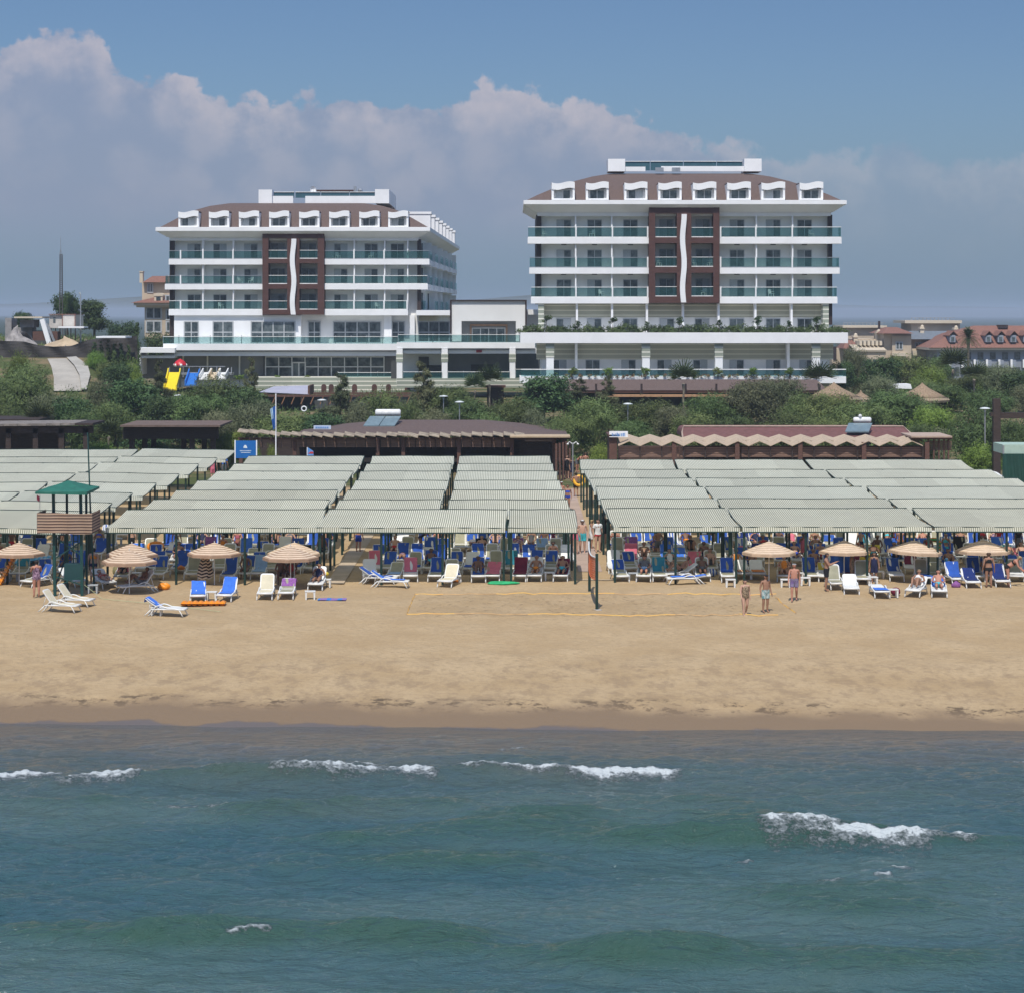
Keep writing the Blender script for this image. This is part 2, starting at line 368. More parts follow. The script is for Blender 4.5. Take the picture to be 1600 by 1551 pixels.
def foam_at(X, Y):
    f = np.zeros_like(X)
    # (x from, x to, distance, depth towards the sea, strength)
    for x0, x1, yc, dep, s_ in [(X_at(-60, 72), X_at(100, 72), 71.9, .55, 1), (X_at(90, 72), X_at(225, 71.4), 71.5, .8, .95), (X_at(300, 72), X_at(440, 72), 72.0, .35, .85), (X_at(420, 72), X_at(690, 72), 71.95, .65, 1.1),
                                (X_at(505, 74), X_at(600, 74), 73.6, .15, .7), (X_at(690, 72), X_at(890, 72), 72.5, .3, .8), (X_at(880, 72), X_at(1070, 72), 72.2, .6, 1.0), (X_at(1180, 62.8), X_at(1325, 62.8), 63.15, 1.7, 1.25), (X_at(1290, 62.8), X_at(1460, 62.8), 62.75, 1.15, 1.15),
                                (X_at(1440, 62.7), X_at(1530, 62.7), 62.5, .5, .9), (X_at(1060, 64), X_at(1200, 64), 63.5, .7, .52), (X_at(1365, 59), X_at(1398, 59), 59.3, .5, .85), (X_at(1398, 59), X_at(1440, 59), 59.7, .35, .8), (X_at(1275, 57.7), X_at(1320, 57.7), 57.7, .35, .55),
                                (X_at(1145, 60), X_at(1180, 60), 60.4, .25, .6), (X_at(205, 53.4), X_at(252, 53.4), 53.35, .2, .8), (X_at(350, 52.3), X_at(425, 52.3), 52.45, .16, .9), (X_at(885, 51.9), X_at(1080, 51.9), 51.85, .1, .6), (X_at(1520, 75), X_at(1640, 75), 74.6, .5, .5),
                                (X_at(255, 66.8), X_at(430, 66.8), 66.7, .1, .55), (X_at(775, 76), X_at(830, 76), 76.3, .15, .55), (X_at(20, 74), X_at(60, 74), 62, .1, .3)]:
        yy = yc + .22 * np.sin(X * .9 + x0) + .12 * np.sin(X * 2.3 + x1) + .06 * np.sin(X * 6.1)
        al = np.clip((X - x0) / (.18 * (x1 - x0)), 0, 1) * np.clip((x1 - X) / (.18 * (x1 - x0)), 0, 1)
        t_ = (yy - Y) / (dep * (1.35 if yc > 70 else 1.0))
        f = np.maximum(f, (1.0 if yc > 70 else .85) * s_ * al ** .45 * np.where(t_ < 0, np.exp(-(t_ * dep / .12) ** 2), np.exp(-t_ * 1.6)))
    return f
msea = bpy.data.materials.new('sea_water'); msea.use_nodes = True; t = NT(msea.node_tree); b = t.n['Principled BSDF']
pos = t.new('ShaderNodeNewGeometry').outputs['Position']; x, y, z = t.xyz(pos)
g1 = t.noise(t.scalevec(pos, .16, .34, .3), 1, 5, .6); g2 = t.noise(t.scalevec(pos, .05, .14, .1), 1, 4, .6)
body = t.mix(t.step(g2, .35, .65), (.034, .088, .102), (.066, .122, .122))
body = t.mix(t.math('MULTIPLY', t.step(g1, .5, .72), .5), body, (.058, .100, .080))
body = t.mix(t.step(z, .14, .42), body, (.036, .086, .066))                       # thin crests let more green through
yn = t.math('ADD', y, t.math('MULTIPLY', t.math('SUBTRACT', g1, .5), 9.0))
body = t.mix(t.math('MULTIPLY', t.step(yn, 62, 74), .55), body, (.075, .095, .085))        # stirred up sand near the beach
body = t.mix(t.math('MULTIPLY', t.step(yn, 71.5, 78.0), .85), body, (.130, .116, .098))
fo = t.new('ShaderNodeAttribute', attribute_name='foam').outputs['Fac']
fn = t.noise(t.scalevec(pos, 1.0, 1.3, 1), 3.2, 7, .7); fn2 = t.noise(pos, 11, 5, .7)
fm = t.step(t.math('ADD', fo, t.math('ADD', t.math('MULTIPLY', t.math('SUBTRACT', fn, .5), 1.5), t.math('MULTIPLY', t.math('SUBTRACT', fn2, .5), 1.1))), .16, .70)
fm = t.math('MULTIPLY', fm, t.step(fo, .05, .20))
t.l.new(t.mix(t.math('MULTIPLY', fm, .80), body, (.66, .71, .73)), b.inputs['Base Color'])
t.l.new(t.math('ADD', .07, t.math('MULTIPLY', fm, .6)), b.inputs['Roughness']); b.inputs['IOR'].default_value = 1.33; b.inputs['Specular IOR Level'].default_value = .5
r1 = t.noise(t.scalevec(pos, .55, 1.5, 1), 2.2, 5, .62); r2 = t.noise(t.scalevec(pos, .8, 1.6, 1), 7.5, 4, .6)
hh = t.math('ADD', t.math('MULTIPLY', r1, 1.0), t.math('MULTIPLY', r2, .30)); hh = t.math('ADD', hh, t.math('MULTIPLY', fm, .5))
bn = t.new('ShaderNodeBump'); bn.inputs['Strength'].default_value = .9; bn.inputs['Distance'].default_value = .30
t.l.new(hh, bn.inputs['Height']); t.l.new(bn.outputs[0], b.inputs['Normal'])
xs = axis(-19.5, 19.5, .10, -4000, 4000, 1.4); ys = np.concatenate([axis(47, 82.8, .075, -3500, 82.8, 1.4), [82.9, 83.05, 83.3, 83.8]])
X_, Y_ = np.meshgrid(xs, ys)
FO = foam_at(X_, Y_)
def sea_z(X, Y):
    edge = .45 * np.sin(X * .19 + 1) + .3 * np.sin(X * .47) + .14 * np.sin(X * 1.3 + 2)
    z = sea_h(X, Y) + .10 + FO * .09 * (.6 + .4 * np.sin(X * 17 + Y * 9)) * (Y < 82)
    return z - np.clip((Y - 78.6 + .06 * X + edge) / 2.2, 0, 1.6) * .10
sheet('sea_water', xs, ys, sea_z, msea, {'foam': FO})['kind'] = 'structure'
# ---------------------------------------------------------------- foliage
def leafmat(name, a, b, trans=.14, obj=.30):
    if name in MATS: return MATS[name]
    m = bpy.data.materials.new(name); m.use_nodes = True; t = NT(m.node_tree); p = t.n['Principled BSDF']
    v = t.new('ShaderNodeTexCoord').outputs['Object']
    k = t.mix(t.step(t.noise(v, 1.1, 4, .65), .36, .64), a, b)
    k = t.mix(t.math('MULTIPLY', t.step(t.noise(v, 9, 2, .6), .5, .75), .5), k, tuple(min(q * 1.55, 1) for q in b))
    oi = t.new('ShaderNodeObjectInfo').outputs['Random']
    hs = t.new('ShaderNodeHueSaturation'); t.l.new(k, hs.inputs['Color'])
    t.l.new(t.math('ADD', 1 - obj, t.math('MULTIPLY', oi, 2 * obj)), hs.inputs['Value'])
    t.l.new(t.math('ADD', .478, t.math('MULTIPLY', t.math('FRACT', t.math('MULTIPLY', oi, 7.3)), .045)), hs.inputs['Hue'])
    t.l.new(hs.outputs[0], p.inputs['Base Color']); p.inputs['Roughness'].default_value = .6; p.inputs['Specular IOR Level'].default_value = .25
    tl = t.new('ShaderNodeBsdfTranslucent'); t.l.new(hs.outputs[0], tl.inputs[0]); mx = t.new('ShaderNodeMixShader'); mx.inputs[0].default_value = trans
    t.l.new(p.outputs[0], mx.inputs[1]); t.l.new(tl.outputs[0], mx.inputs[2]); t.l.new(mx.outputs[0], t.n['Material Output'].inputs[0])
    MATS[name] = m; return m
LM = {'tamarisk': leafmat('tamarisk_leaf', (.066, .102, .032), (.150, .200, .066)), 'dark': leafmat('dark_leaf', (.038, .070, .026), (.088, .138, .048)),
      'grey': leafmat('grey_leaf', (.100, .120, .058), (.200, .220, .115)), 'dull': leafmat('dull_leaf', (.064, .078, .036), (.150, .165, .080)),
      'fresh': leafmat('fresh_leaf', (.095, .150, .026), (.20, .28, .055)), 'palm': leafmat('palm_leaf', (.050, .075, .028), (.10, .13, .05), .15)}
def quads(me_name, C, A, B, mat):
    n = len(C); v = np.stack([C - A - B, C + A - B, C + A * .55 + B, C - A * .55 + B], 1).reshape(-1, 3)
    me = bpy.data.meshes.new(me_name)
    me.vertices.add(4 * n); me.vertices.foreach_set('co', v.ravel())
    me.loops.add(4 * n); me.loops.foreach_set('vertex_index', np.arange(4 * n, dtype=np.int32))
    me.polygons.add(n); me.polygons.foreach_set('loop_start', np.arange(n, dtype=np.int32) * 4); me.polygons.foreach_set('loop_total', np.full(n, 4, np.int32))
    me.update(calc_edges=True); me.materials.append(mat); return me
def unit(v): return v / np.maximum(np.linalg.norm(v, axis=-1, keepdims=True), 1e-9)
def leaf_cloud(name, blobs, n, ln, wd, mat, seed, droop=0.0, fill=.45, up=0.0, off=(0, 0, 0)):
    "leaves through several overlapping clumps; each clump splits into small sprays with gaps between them"
    r = np.random.RandomState(seed); vol = np.array([b[1][0] * b[1][1] * b[1][2] for b in blobs]) ** .75; vol /= vol.sum()
    Cs, Ds, Os = [], [], []
    for (c, rad), q in zip(blobs, vol):
        k = max(int(n * q), 12); ns = max(k // 22, 3)
        d = unit(r.normal(size=(ns, 3))); s = r.uniform(fill, 1.0, (ns, 1)) ** .6
        cen = np.array(c) + d * s * np.array(rad)
        idx = r.randint(0, ns, k); sp = np.mean(rad) * .26
        p = cen[idx] + r.normal(size=(k, 3)) * sp * np.array([1, 1, .75])
        Os.append(unit(d[idx] / np.array(rad) + .6 * (p - cen[idx]) / max(sp, 1e-3))); Cs.append(p); Ds.append(unit(d[idx] * .8 + r.normal(size=(k, 3)) * .7 + np.array([0, 0, up - droop])))
    C = np.concatenate(Cs); D = np.concatenate(Ds); O = np.concatenate(Os); n_ = len(C)
    Nn = unit(O + r.normal(size=(n_, 3)) * .55 + np.array([0, 0, .25])); D = unit(D - Nn * (D * Nn).sum(1, keepdims=True)); side = np.cross(Nn, D)
    L = ln * r.uniform(.6, 1.3, (n_, 1)); W = wd * r.uniform(.6, 1.3, (n_, 1))
    return quads(name, C - np.array(off), side * W * .5, D * L * .5, mat)
def limb_mesh(name, h, spread, seed, mat, r0=.12, n=5, lean=.2):
    rr = random.Random(seed); m = MB(); top_ = Vector((rr.uniform(-lean, lean), rr.uniform(-lean, lean), h * .45))
    m.tube([(0, 0, -.3), top_ * .5 + Vector((rr.uniform(-.06, .06), 0, 0)), top_], [r0 * 1.25, r0, r0 * .75], 7)
    for i in range(n):
        a = i * 6.283 / n + rr.uniform(-.4, .4); e = Vector((math.cos(a) * spread * rr.uniform(.5, .9), math.sin(a) * spread * rr.uniform(.5, .9), h * rr.uniform(.72, .98)))
        st = top_ * rr.uniform(.6, 1)
        m.tube([st, st.lerp(e, .5) + Vector((0, 0, .12 * h)), e], [r0 * .55, r0 * .35, r0 * .1], 5, cap=False)
    return m.data(name, mat, True)
BARK = M('bark', (.11, .085, .06), .95, .3, 6, .6, 12, stretch=(1, 1, .3)); PALE_BARK = M('pale_bark', (.24, .20, .15), .95, .25, 6, .5, 14)
PROTO = {}
def proto_tree(kind, v):
    "unit-sized crown and trunk meshes, (crown, trunk); a tree scales its copies"
    key = (kind, v)
    if key in PROTO: return PROTO[key]
    rr = random.Random(hash(kind) % 97 if 0 else sum(map(ord, kind)) + v * 31)
    if kind in ('tamarisk', 'grey', 'fresh'):          # rounded feathery bush-trees, about 4 m high, 5 m wide
        bl = [((rr.uniform(-1.5, 1.5), rr.uniform(-1.3, 1.3), rr.uniform(1.2, 2.9)), (rr.uniform(.8, 1.35), rr.uniform(.8, 1.3), rr.uniform(.6, .95))) for _ in range(12)]
        bl += [((0, 0, 2.4), (1.6, 1.5, 1.2)), ((-1.2, 0, 1.0), (1.2, 1.2, .9)), ((1.2, 0, 1.0), (1.2, 1.2, .9))]
        cr = leaf_cloud('crown', bl, 12000, .26, .052, LM[kind], 40 + v, .15, .5); tr = limb_mesh('trunk', 3.4, 1.6, v, BARK)
    elif kind == 'dark':                               # denser broad-leaved tree, about 6 m
        bl = [((rr.uniform(-1.7, 1.7), rr.uniform(-1.5, 1.5), rr.uniform(2.0, 5.0)), (rr.uniform(.8, 1.3), rr.uniform(.8, 1.3), rr.uniform(.7, 1.1))) for _ in range(15)]
        bl += [((0, 0, 3.4), (1.5, 1.5, 1.9))]
        cr = leaf_cloud('crown', bl, 8500, .24, .13, LM['dark'], 60 + v, .1, .5); tr = limb_mesh('trunk', 5.2, 1.7, v, BARK, .16)
    elif kind == 'wispy':                              # thin upright casuarina-like tree with see-through plumes, about 6 m
        bl = []
        for i in range(15):
            h = 1.0 + i * .34; w_ = .95 * (1 - i / 17) + .15
            bl += [((rr.uniform(-w_, w_), rr.uniform(-w_, w_), h + rr.uniform(-.2, .2)), (w_ * .55, w_ * .55, .34)) for _ in range(2)]
        cr = leaf_cloud('crown', bl, 8000, .34, .04, LM['dull'], 80 + v, -.5, .2, .5)
        m = MB(); m.tube([(0, 0, -.3), (.05, 0, 2.5), (-.02, .03, 5.9)], [.11, .075, .02], 6)
        for i in range(18):
            h = .9 + i * .27; a = i * 2.4; q = (1.1 * (1 - i / 22)); m.tube([(0, 0, h), (math.cos(a) * q, math.sin(a) * q, h + .55)], [.03, .008], 4, cap=False)
        tr = m.data('trunk', BARK, True)
    elif kind == 'shrub':                              # small clipped ball or oleander, about 1 m
        bl = [((rr.uniform(-.25, .25), rr.uniform(-.25, .25), rr.uniform(.35, .8)), (.32, .32, .28)) for _ in range(6)]
        cr = leaf_cloud('crown', bl, 700, .13, .06, LM['fresh'], 90 + v, 0, .4); tr = limb_mesh('trunk', .7, .25, v, BARK, .035, 4, .05)
    elif kind == 'cypress':
        bl = [((0, 0, .5 + i * .42), (.50 * (1 - (i / 9) ** 2 * .8),) * 2 + (.4,)) for i in range(9)]
        cr = leaf_cloud('crown', bl, 2200, .22, .07, LM['dark'], 95 + v, 0, .5, .9); m = MB(); m.tube([(0, 0, -.2), (0, 0, 3.2)], [.08, .03], 6); tr = m.data('trunk', BARK, True)
    elif kind == 'topiary':                            # small ball on a bare stem in the roof planters, about 1.6 m
        bl = [((rr.uniform(-.2, .2), rr.uniform(-.2, .2), 1.2 + rr.uniform(-.2, .25)), (.30, .30, .28)) for _ in range(6)]
        cr = leaf_cloud('crown', bl, 420, .15, .06, LM['dark'], 97 + v, 0, .3); m = MB(); m.tube([(0, 0, -.1), (.02, 0, 1.2)], [.035, .02], 5); tr = m.data('trunk', BARK, True)
    elif kind in ('palm', 'fanpalm'):
        r = np.random.RandomState(5 + v); Cs, As, Bs = [], [], []
        hh_ = 5.2 if kind == 'palm' else 2.6
        for i in range(46 if kind == 'palm' else 22):
            a = i * 2.39996; e = 1.25 - 1.75 * i / 46 + r.normal(0, .08); L = r.uniform(1.5, 1.9) * (1 if kind == 'palm' else 1.0)
            p = np.array([0, 0, hh_]); d = np.array([math.cos(a) * math.cos(e), math.sin(a) * math.cos(e), math.sin(e)])
            if kind == 'palm':
                for s_ in range(11):
                    tt = (s_ + .5) / 11; q = p + d * L * tt - np.array([0, 0, .95]) * (tt ** 2) * L * .45
                    tan = unit(d - np.array([0, 0, .95]) * tt * .9); sd_ = unit(np.cross(tan, [0, 0, 1.0])); up_ = np.cross(sd_, tan)
                    for sg in (-1, 1):
                        dd = unit(sd_ * sg + tan * .7 + up_ * .25); l_ = .48 * (1 - .6 * abs(tt - .45))
                        Cs.append(q + dd * l_ * .5); Bs.append(dd * l_ * .5); As.append(unit(np.cross(dd, up_)) * .035)
            else:                                      # fan leaves: a stalk with a spread of blades
                q = p + d * L * .55; sd_ = unit(np.cross(d, [0, 0, 1.0])); up_ = np.cross(sd_, d)
                for s_ in range(11):
                    g = (s_ - 5) * .27; dd = unit(d * math.cos(g) + sd_ * math.sin(g) - np.array([0, 0, .25])); l_ = .75 * L * .85
                    Cs.append(q + dd * l_ * .5); Bs.append(dd * l_ * .5); As.append(unit(np.cross(dd, up_)) * .055)
        cr = quads('crown', np.array(Cs), np.array(As), np.array(Bs), LM['palm'])
        m = MB(); k = 14; m.tube([(0.04 * math.sin(i), 0, -.3 + (hh_ + .3) * i / k) for i in range(k + 1)], [((.20 if i % 2 else .16) + (.07 if i > k - 3 else 0)) * (1 if kind == 'palm' else .55) for i in range(k + 1)], 8)
        tr = m.data('trunk', PALE_BARK, True)
    PROTO[key] = (cr, tr); return PROTO[key]
def tree(kind, name, loc, s, label, cat, group, sx=1.0, v=None, sz=1.0):
    v = rnd.randrange(3) if v is None else v
    cr, tr = proto_tree(kind, v)
    o = E(name, loc, label, cat, group, rnd.uniform(0, 6.28))
    for nm, me in (('crown', cr), ('trunk', tr)):
        c = bpy.data.objects.new(nm, me); col.objects.link(c); c.parent = o
    o.scale = (s * sx, s * sx, s * sz)
    return o
# ---------------------------------------------------------------- the two hotels and the hall between them
WHITE = M('white_render', (.84, .845, .85), .75, .04, .6); WALL = M('grey_white_wall', (.76, .76, .74), .85, .05, .5)
BROWN = M('brown_panel', (.088, .040, .032), .6, .14, 1.2, stretch=(1, 1, 3)); DARKBROWN = M('dark_pilaster', (.035, .022, .020), .6)
CLAD = stripes('grooved_cladding', (.66, .64, .51), (.40, .40, .31), 2, .52, .78, blotch=.05)
BAND = stripes('banded_render', (.70, .69, .60), (.30, .33, .27), 2, .50, .72, blotch=.05)
TILE = M('brown_roof_tile', (.125, .088, .078), .85, .22, 5, .5, 9, stretch=(1.6, 1.6, 3)); RED_TILE = M('red_roof_tile', (.235, .115, .085), .9, .3, 6, .5, 10)
BGLASS = glass('green_balustrade_glass', (.055, .145, .150), .22); WGLASS = M('window_glass', (.055, .078, .088), .08, .5, 1.5, c2=(.13, .155, .16), spec=.6, obj=.25)
CURTAIN = M('curtain', (.36, .39, .40), .9, .25, 14, stretch=(6, 1, .3), obj=.2); FRAME = M('window_frame', (.42, .44, .45), .5); RAIL = M('white_rail', (.80, .80, .78), .4)
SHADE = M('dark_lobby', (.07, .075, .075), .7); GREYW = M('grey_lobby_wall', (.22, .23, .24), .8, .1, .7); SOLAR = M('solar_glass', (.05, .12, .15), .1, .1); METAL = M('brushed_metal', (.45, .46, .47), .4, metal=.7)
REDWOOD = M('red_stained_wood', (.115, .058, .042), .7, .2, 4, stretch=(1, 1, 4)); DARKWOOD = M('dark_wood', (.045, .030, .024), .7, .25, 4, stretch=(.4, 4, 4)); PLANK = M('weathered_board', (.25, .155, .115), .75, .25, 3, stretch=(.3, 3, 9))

def bx(m, px0, px1, py0, py1, d0, d1, mi=0, ref=None):
    "box given by its outline in the photograph at distance d0 (or ref), reaching back to d1"
    r = ref or d0
    return m.box(PX(px0, r), PX(px1, r), d0, d1, PZ(py1, r), PZ(py0, r), mi)
def window(parent, name, px0, px1, py0, py1, d, cols=2, rows=1, dark=None, fr=.07, curtain=None):
    x0, x1, z0, z1 = PX(px0, d), PX(px1, d), PZ(py1, d), PZ(py0, d); m = MB()
    cw = (x1 - x0) / cols; ch = (z1 - z0) / rows
    for i in range(cols):
        for j in range(rows):
            m.box(x0 + cw * i + fr / 2, x0 + cw * (i + 1) - fr / 2, d - .03, d + .02, z0 + ch * j + fr / 2, z0 + ch * (j + 1) - fr / 2, 2 if (curtain is not None and curtain == i) else 1)
    for i in range(cols + 1): m.box(x0 + cw * i - fr / 2, x0 + cw * i + fr / 2, d - .07, d + .02, z0 - fr / 2, z1 + fr / 2)
    for j in range(rows + 1):
        for i in range(cols): m.box(x0 + cw * i + fr / 2, x0 + cw * (i + 1) - fr / 2, d - .065, d + .02, z0 + ch * j - fr / 2, z0 + ch * j + fr / 2)
    return m.build(name, [FRAME, WGLASS, CURTAIN], parent)
def wavy(n=14):
    return [(i / n, (-.9 * math.sin(2 * math.pi * (i / n) * .92 + .15))) for i in range(n + 1)]
def dormer(parent, px0, px1, py0, py1, d, depth=3.0):
    x0, x1, z0, z1 = PX(px0, d), PX(px1, d), PZ(py1, d), PZ(py0, d); h = z1 - z0; w_ = x1 - x0; m = MB()
    for q in (x0, x1 - .22): m.box(q, q + .22, d - .1, d + depth, z0, z1 - h * .17)
    wv = wavy(); up = [(x0 + w_ * a, z1 - h * .10 + b * h * .062) for a, b in wv]; lo = [(x0 + w_ * a, z1 - h * .43 + b * h * .062) for a, b in wv]
    for i in range(len(wv) - 1): m.prism([lo[i], lo[i + 1], up[i + 1], up[i]], d - .22, d + .05)
    for i in range(len(wv) - 1): m.prism([(up[i][0], up[i][1] - .14), (up[i + 1][0], up[i + 1][1] - .14), up[i + 1], up[i]], d + .051, d + depth, 1)
    m.box(x0 + .22, x1 - .22, d + .46, d + .60, z0, z1 - h * .40, 2)
    m.box(x0 + .22, x1 - .22, d - .08, d + .46, z0, z0 + .14)
    o = m.build('dormer', [WHITE, TILE, WALL], parent)
    k = d + .44; window(o, 'window', px0 + (px1 - px0) * .18, px0 + (px1 - px0) * .80, py0 + (py1 - py0) * .49, py1 - 1.5, k, 2, 1, curtain=rnd.choice([None, None, 0, 1]))
    return o
def ring(c, inset_f, inset_s, z):
    "roof ring: c = 4 corners (front left, front right, back right, back left)"
    (ax, ay), (bx_, by), (cx, cy), (dx, dy) = c
    return [(ax + inset_s, ay + inset_f, z), (bx_ - inset_s, by + inset_f, z), (cx - inset_s, cy - inset_f, z), (dx + inset_s, dy - inset_f, z)]
def roof(parent, c, prof, ratio):
    m = MB(); rings = [ring(c, i * ratio, i, z) for i, z in prof]
    m.loft(rings, 0, True); m.loft([ring(c, -1.5, -.1, prof[0][1] - .12), ring(c, -1.5, -.1, prof[0][1] - .02)], 1); return m.build('roof', [TILE, WHITE], parent)
def balcony(parent, px0, px1, pt, pb, gt, d, back, posts, ends=(0, 0), rail=True):
    "slab with its front, then glass between posts and a rail"
    m = MB(); bx(m, px0, px1, pt, pb, d, back)
    o = m.build('balcony', [WHITE], parent)
    g = MB(); bx(g, px0 + 1.2, px1 - 1.2, gt + 1.2, pt - 1.0, d + .06, d + .10)
    for e, s in ((px0, 0), (px1, 1)):
        if ends[s]:
            xx = PX(e, d); q = xx + (.06 if s == 0 else -.10); g.box(q, q + .04, d + .12, back, PZ(pt - 1, d), PZ(gt + 1.2, d))
    g.build('glass_panel', [BGLASS], o)
    h = MB(); bx(h, px0 + .6, px1 - .6, gt, gt + .9, d + .02, d + .14)
    bx(h, px0 + .6, px1 - .6, pt - 1.3, pt, d + .03, d + .13)
    h.build('handrail', [RAIL if rail else METAL], o)
    for p in posts: k = MB(); bx(k, p - 1.1, p + 1.1, gt - .5, pt, d - .02, d + .22); k.build('post', [WHITE], o)
    return o
def door_row(parent, centres, w_, top_, bot, d):
    for c in centres:
        window(parent, 'balcony_door', c - w_ / 2, c + w_ / 2, top_, bot, d, 2, 1, curtain=rnd.choice([None, 0, 1, 0]))
        v = MB(); bx(v, c - 4, c + 4, top_ - 9.6, top_ - 7.8, d - .09, d - .002); v.build('air_vent', [SHADE], parent)

# ---- right hotel
D = 245.0
hr = E('hotel_building', (PX(1070, D), D + 8, ground_z(0, D)), 'taller white hotel with planted terrace parapet and symmetric hipped brown roof', 'hotel', 'white hotels behind the beach')
wy = D + 1.75
m = MB(); bx(m, 846, 1296, 330, 536, wy, wy + 15.2); bx(m, 846, 1296, 536, 604, wy, wy + 15.2); m.build('wall', [WALL], hr)
m = MB(); bx(m, 848, 1293, 475, 496, wy - .12, wy - .004); bx(m, 838, 1302, 536, 562, wy - .12, wy - .004); m.build('cladding', [CLAD], hr)
for a, b in ((838, 845.5), (1294.5, 1300.5)):
    m = MB(); bx(m, a, b, 336, 475 if a < 900 else 508, wy - .9, wy + 14); m.build('pilaster', [DARKBROWN], hr)
# eaves: white fascia over an inward sloping cornice
c0 = [(PX(818, D - 1), D - 1), (PX(1323, D - 1), D - 1), (PX(1323, D - 1), D + 20), (PX(818, D - 1), D + 20)]
Zc = lambda py, d=D: PZ(py, d)
m = MB(); m.loft([ring(c0, i, i, z) for i, z in ((1.5, Zc(337.5)), (1.42, Zc(331.5)), (1.2, Zc(331)), (.22, Zc(321.5)), (0.08, Zc(321)), (0, Zc(320)), (0, Zc(314)), (.25, Zc(313.6)))]); m.build('cornice', [WHITE], hr)
c1 = [(a + (.2 if i in (0, 3) else -.2), b + (1.6 if i < 2 else -.25)) for i, (a, b) in enumerate(c0)]
prof_r = [(0, Zc(313.7)), (1.3, Zc(304)), (3.2, Zc(291.5)), (5.4, Zc(280)), (7.3, Zc(272)), (9.2, Zc(266.8)), (9.7, Zc(266.2))]
roof(hr, c1, prof_r, .55)
for a, b in ((862, 898), (915.5, 951), (975.5, 1011.5), (1028.5, 1065), (1082.5, 1119), (1136, 1173), (1189.5, 1226.5), (1249, 1286)): dormer(hr, a, b, 282.5, 312.6, D - .1, 3.4)
for k, (gt, st, sb, xl, xr) in enumerate(((354.5, 371.5, 381, 824.5, 1315), (402, 418.5, 428, 827, 1312), (448.5, 465, 474.5, 829.5, 1308.5))):
    balcony(hr, xl, 1013.6, st, sb, gt, D, wy, (900, 957, 1012), (1, 0), k != 1)
    balcony(hr, 1124.6, xr, st, sb, gt, D, wy, (1126, 1181, 1238), (0, 1), k != 1)
    top_ = (337.5, 381, 428)[k]
    for p in (899.5, 956, 1182, 1238.5): m = MB(); bx(m, p - 1.1, p + 1.1, top_, st - .2, D + .3, wy - .002); m.build('partition', [WHITE], hr)
    door_row(hr, (881, 929, 985, 1151.5, 1208, 1257), 22, st - 27.5, st - 1.5, wy)
# brown frame in the middle
def brown_frame(parent, xs_, ys_, d, back, fin):
    m = MB(); X0, A0, A1, B0, B1, X1 = xs_
    for a, b in ((X0, A0), (A1, B0), (B1, X1)): bx(m, a, b, ys_[0][0], ys_[-1][1], d - .45, back)
    for i, (p, q) in enumerate(ys_):
        for a, b in ((A0, A1), (B0, B1)): bx(m, a, b, p, q, d - .43, back)
    o = m.build('facade_frame', [BROWN], parent)
    for i in range(len(ys_) - 1):
        p, q = ys_[i][1], ys_[i + 1][0]
        for a, b in ((A0, A1), (B0, B1)):
            g = MB(); bx(g, a + .3, b - .3, q - (q - p) * .40, q - 1.3, d - .2, d - .15, 0); bx(g, a + .2, b - .2, q - 1.3, q, d - .26, d - .08, 1); bx(g, a + .2, b - .2, q - (q - p) * .40 - .8, q - (q - p) * .40, d - .24, d - .1, 1); g.build('balustrade', [BGLASS, RAIL], o)
            c = (a + b) / 2; window(parent, 'balcony_door', c - 10, c + 11, p + (q - p) * .26, q - 1.4, back - .002, 2, 1, curtain=rnd.choice([None, 0, 1]))
    f0, f1, ft, fb = fin; n = 18; wv = [(i / n, 1.3 * math.cos(2 * math.pi * (i / n) * 1.8)) for i in range(n + 1)]
    m = MB(); d2 = d - .55
    for i in range(n):
        ya, yb = ft + (fb - ft) * wv[i][0], ft + (fb - ft) * wv[i + 1][0]
        m.prism([(PX(f0 + wv[i][1], d2), PZ(ya, d2)), (PX(f1 + wv[i][1], d2), PZ(ya, d2)), (PX(f1 + wv[i + 1][1], d2), PZ(yb, d2)), (PX(f0 + wv[i + 1][1], d2), PZ(yb, d2))], d2 - .35, d2 + .1)
    m.build('wavy_fin', [WHITE], parent)
brown_frame(hr, (1014, 1023.8, 1057.6, 1080.2, 1114.6, 1124.2), ((322, 333.8), (371, 380.2), (417.2, 426.6), (463.4, 473.5)), D, wy, (1063.5, 1071.5, 335, 473))
# garden floor and planted parapet
D2 = D - 3.0
door_row(hr, (880.5, 928.5, 984.5, 1042, 1097, 1151, 1208, 1257), 22, 498.5, 520, wy)
for p in (901.5, 956.5, 1011, 1067.5, 1123, 1180.5, 1237): m = MB(); bx(m, p - 1.6, p + 1.6, 474.6, 521, D + .4, wy - .13); m.build('partition', [WHITE], hr)
for a, b in ((841, 850), (1286, 1295)): m = MB(); bx(m, a, b, 474.6, 521, D + .2, wy - .2); m.build('column', [BAND], hr)
m = MB(); bx(m, 813, 1325, 520, 536.5, D2, wy + 6); m.build('terrace_parapet', [WHITE], hr)
for a in (853, 1003, 1117, 1269):
    m = MB(); bx(m, a, a + 13, 536.5, 559, D2 + .35, D2 + 1.35, 1); bx(m, a + .7, a + 12.3, 559, 590, D2 + .4, D2 + 1.3, 0); m.build('column', [WHITE, BAND], hr)
for c in (874, 926, 982, 1038, 1094, 1151, 1208, 1260): window(hr, 'balcony_door', c - 10.8, c + 10.8, 563, 587, wy - .002, 2, 1, curtain=rnd.choice([None, 0, 1]))
for c in (900.5, 1232): m = MB(); bx(m, c - 2, c + 2, 537, 588, wy - 1.6, wy - .13); m.build('partition', [WHITE], hr)
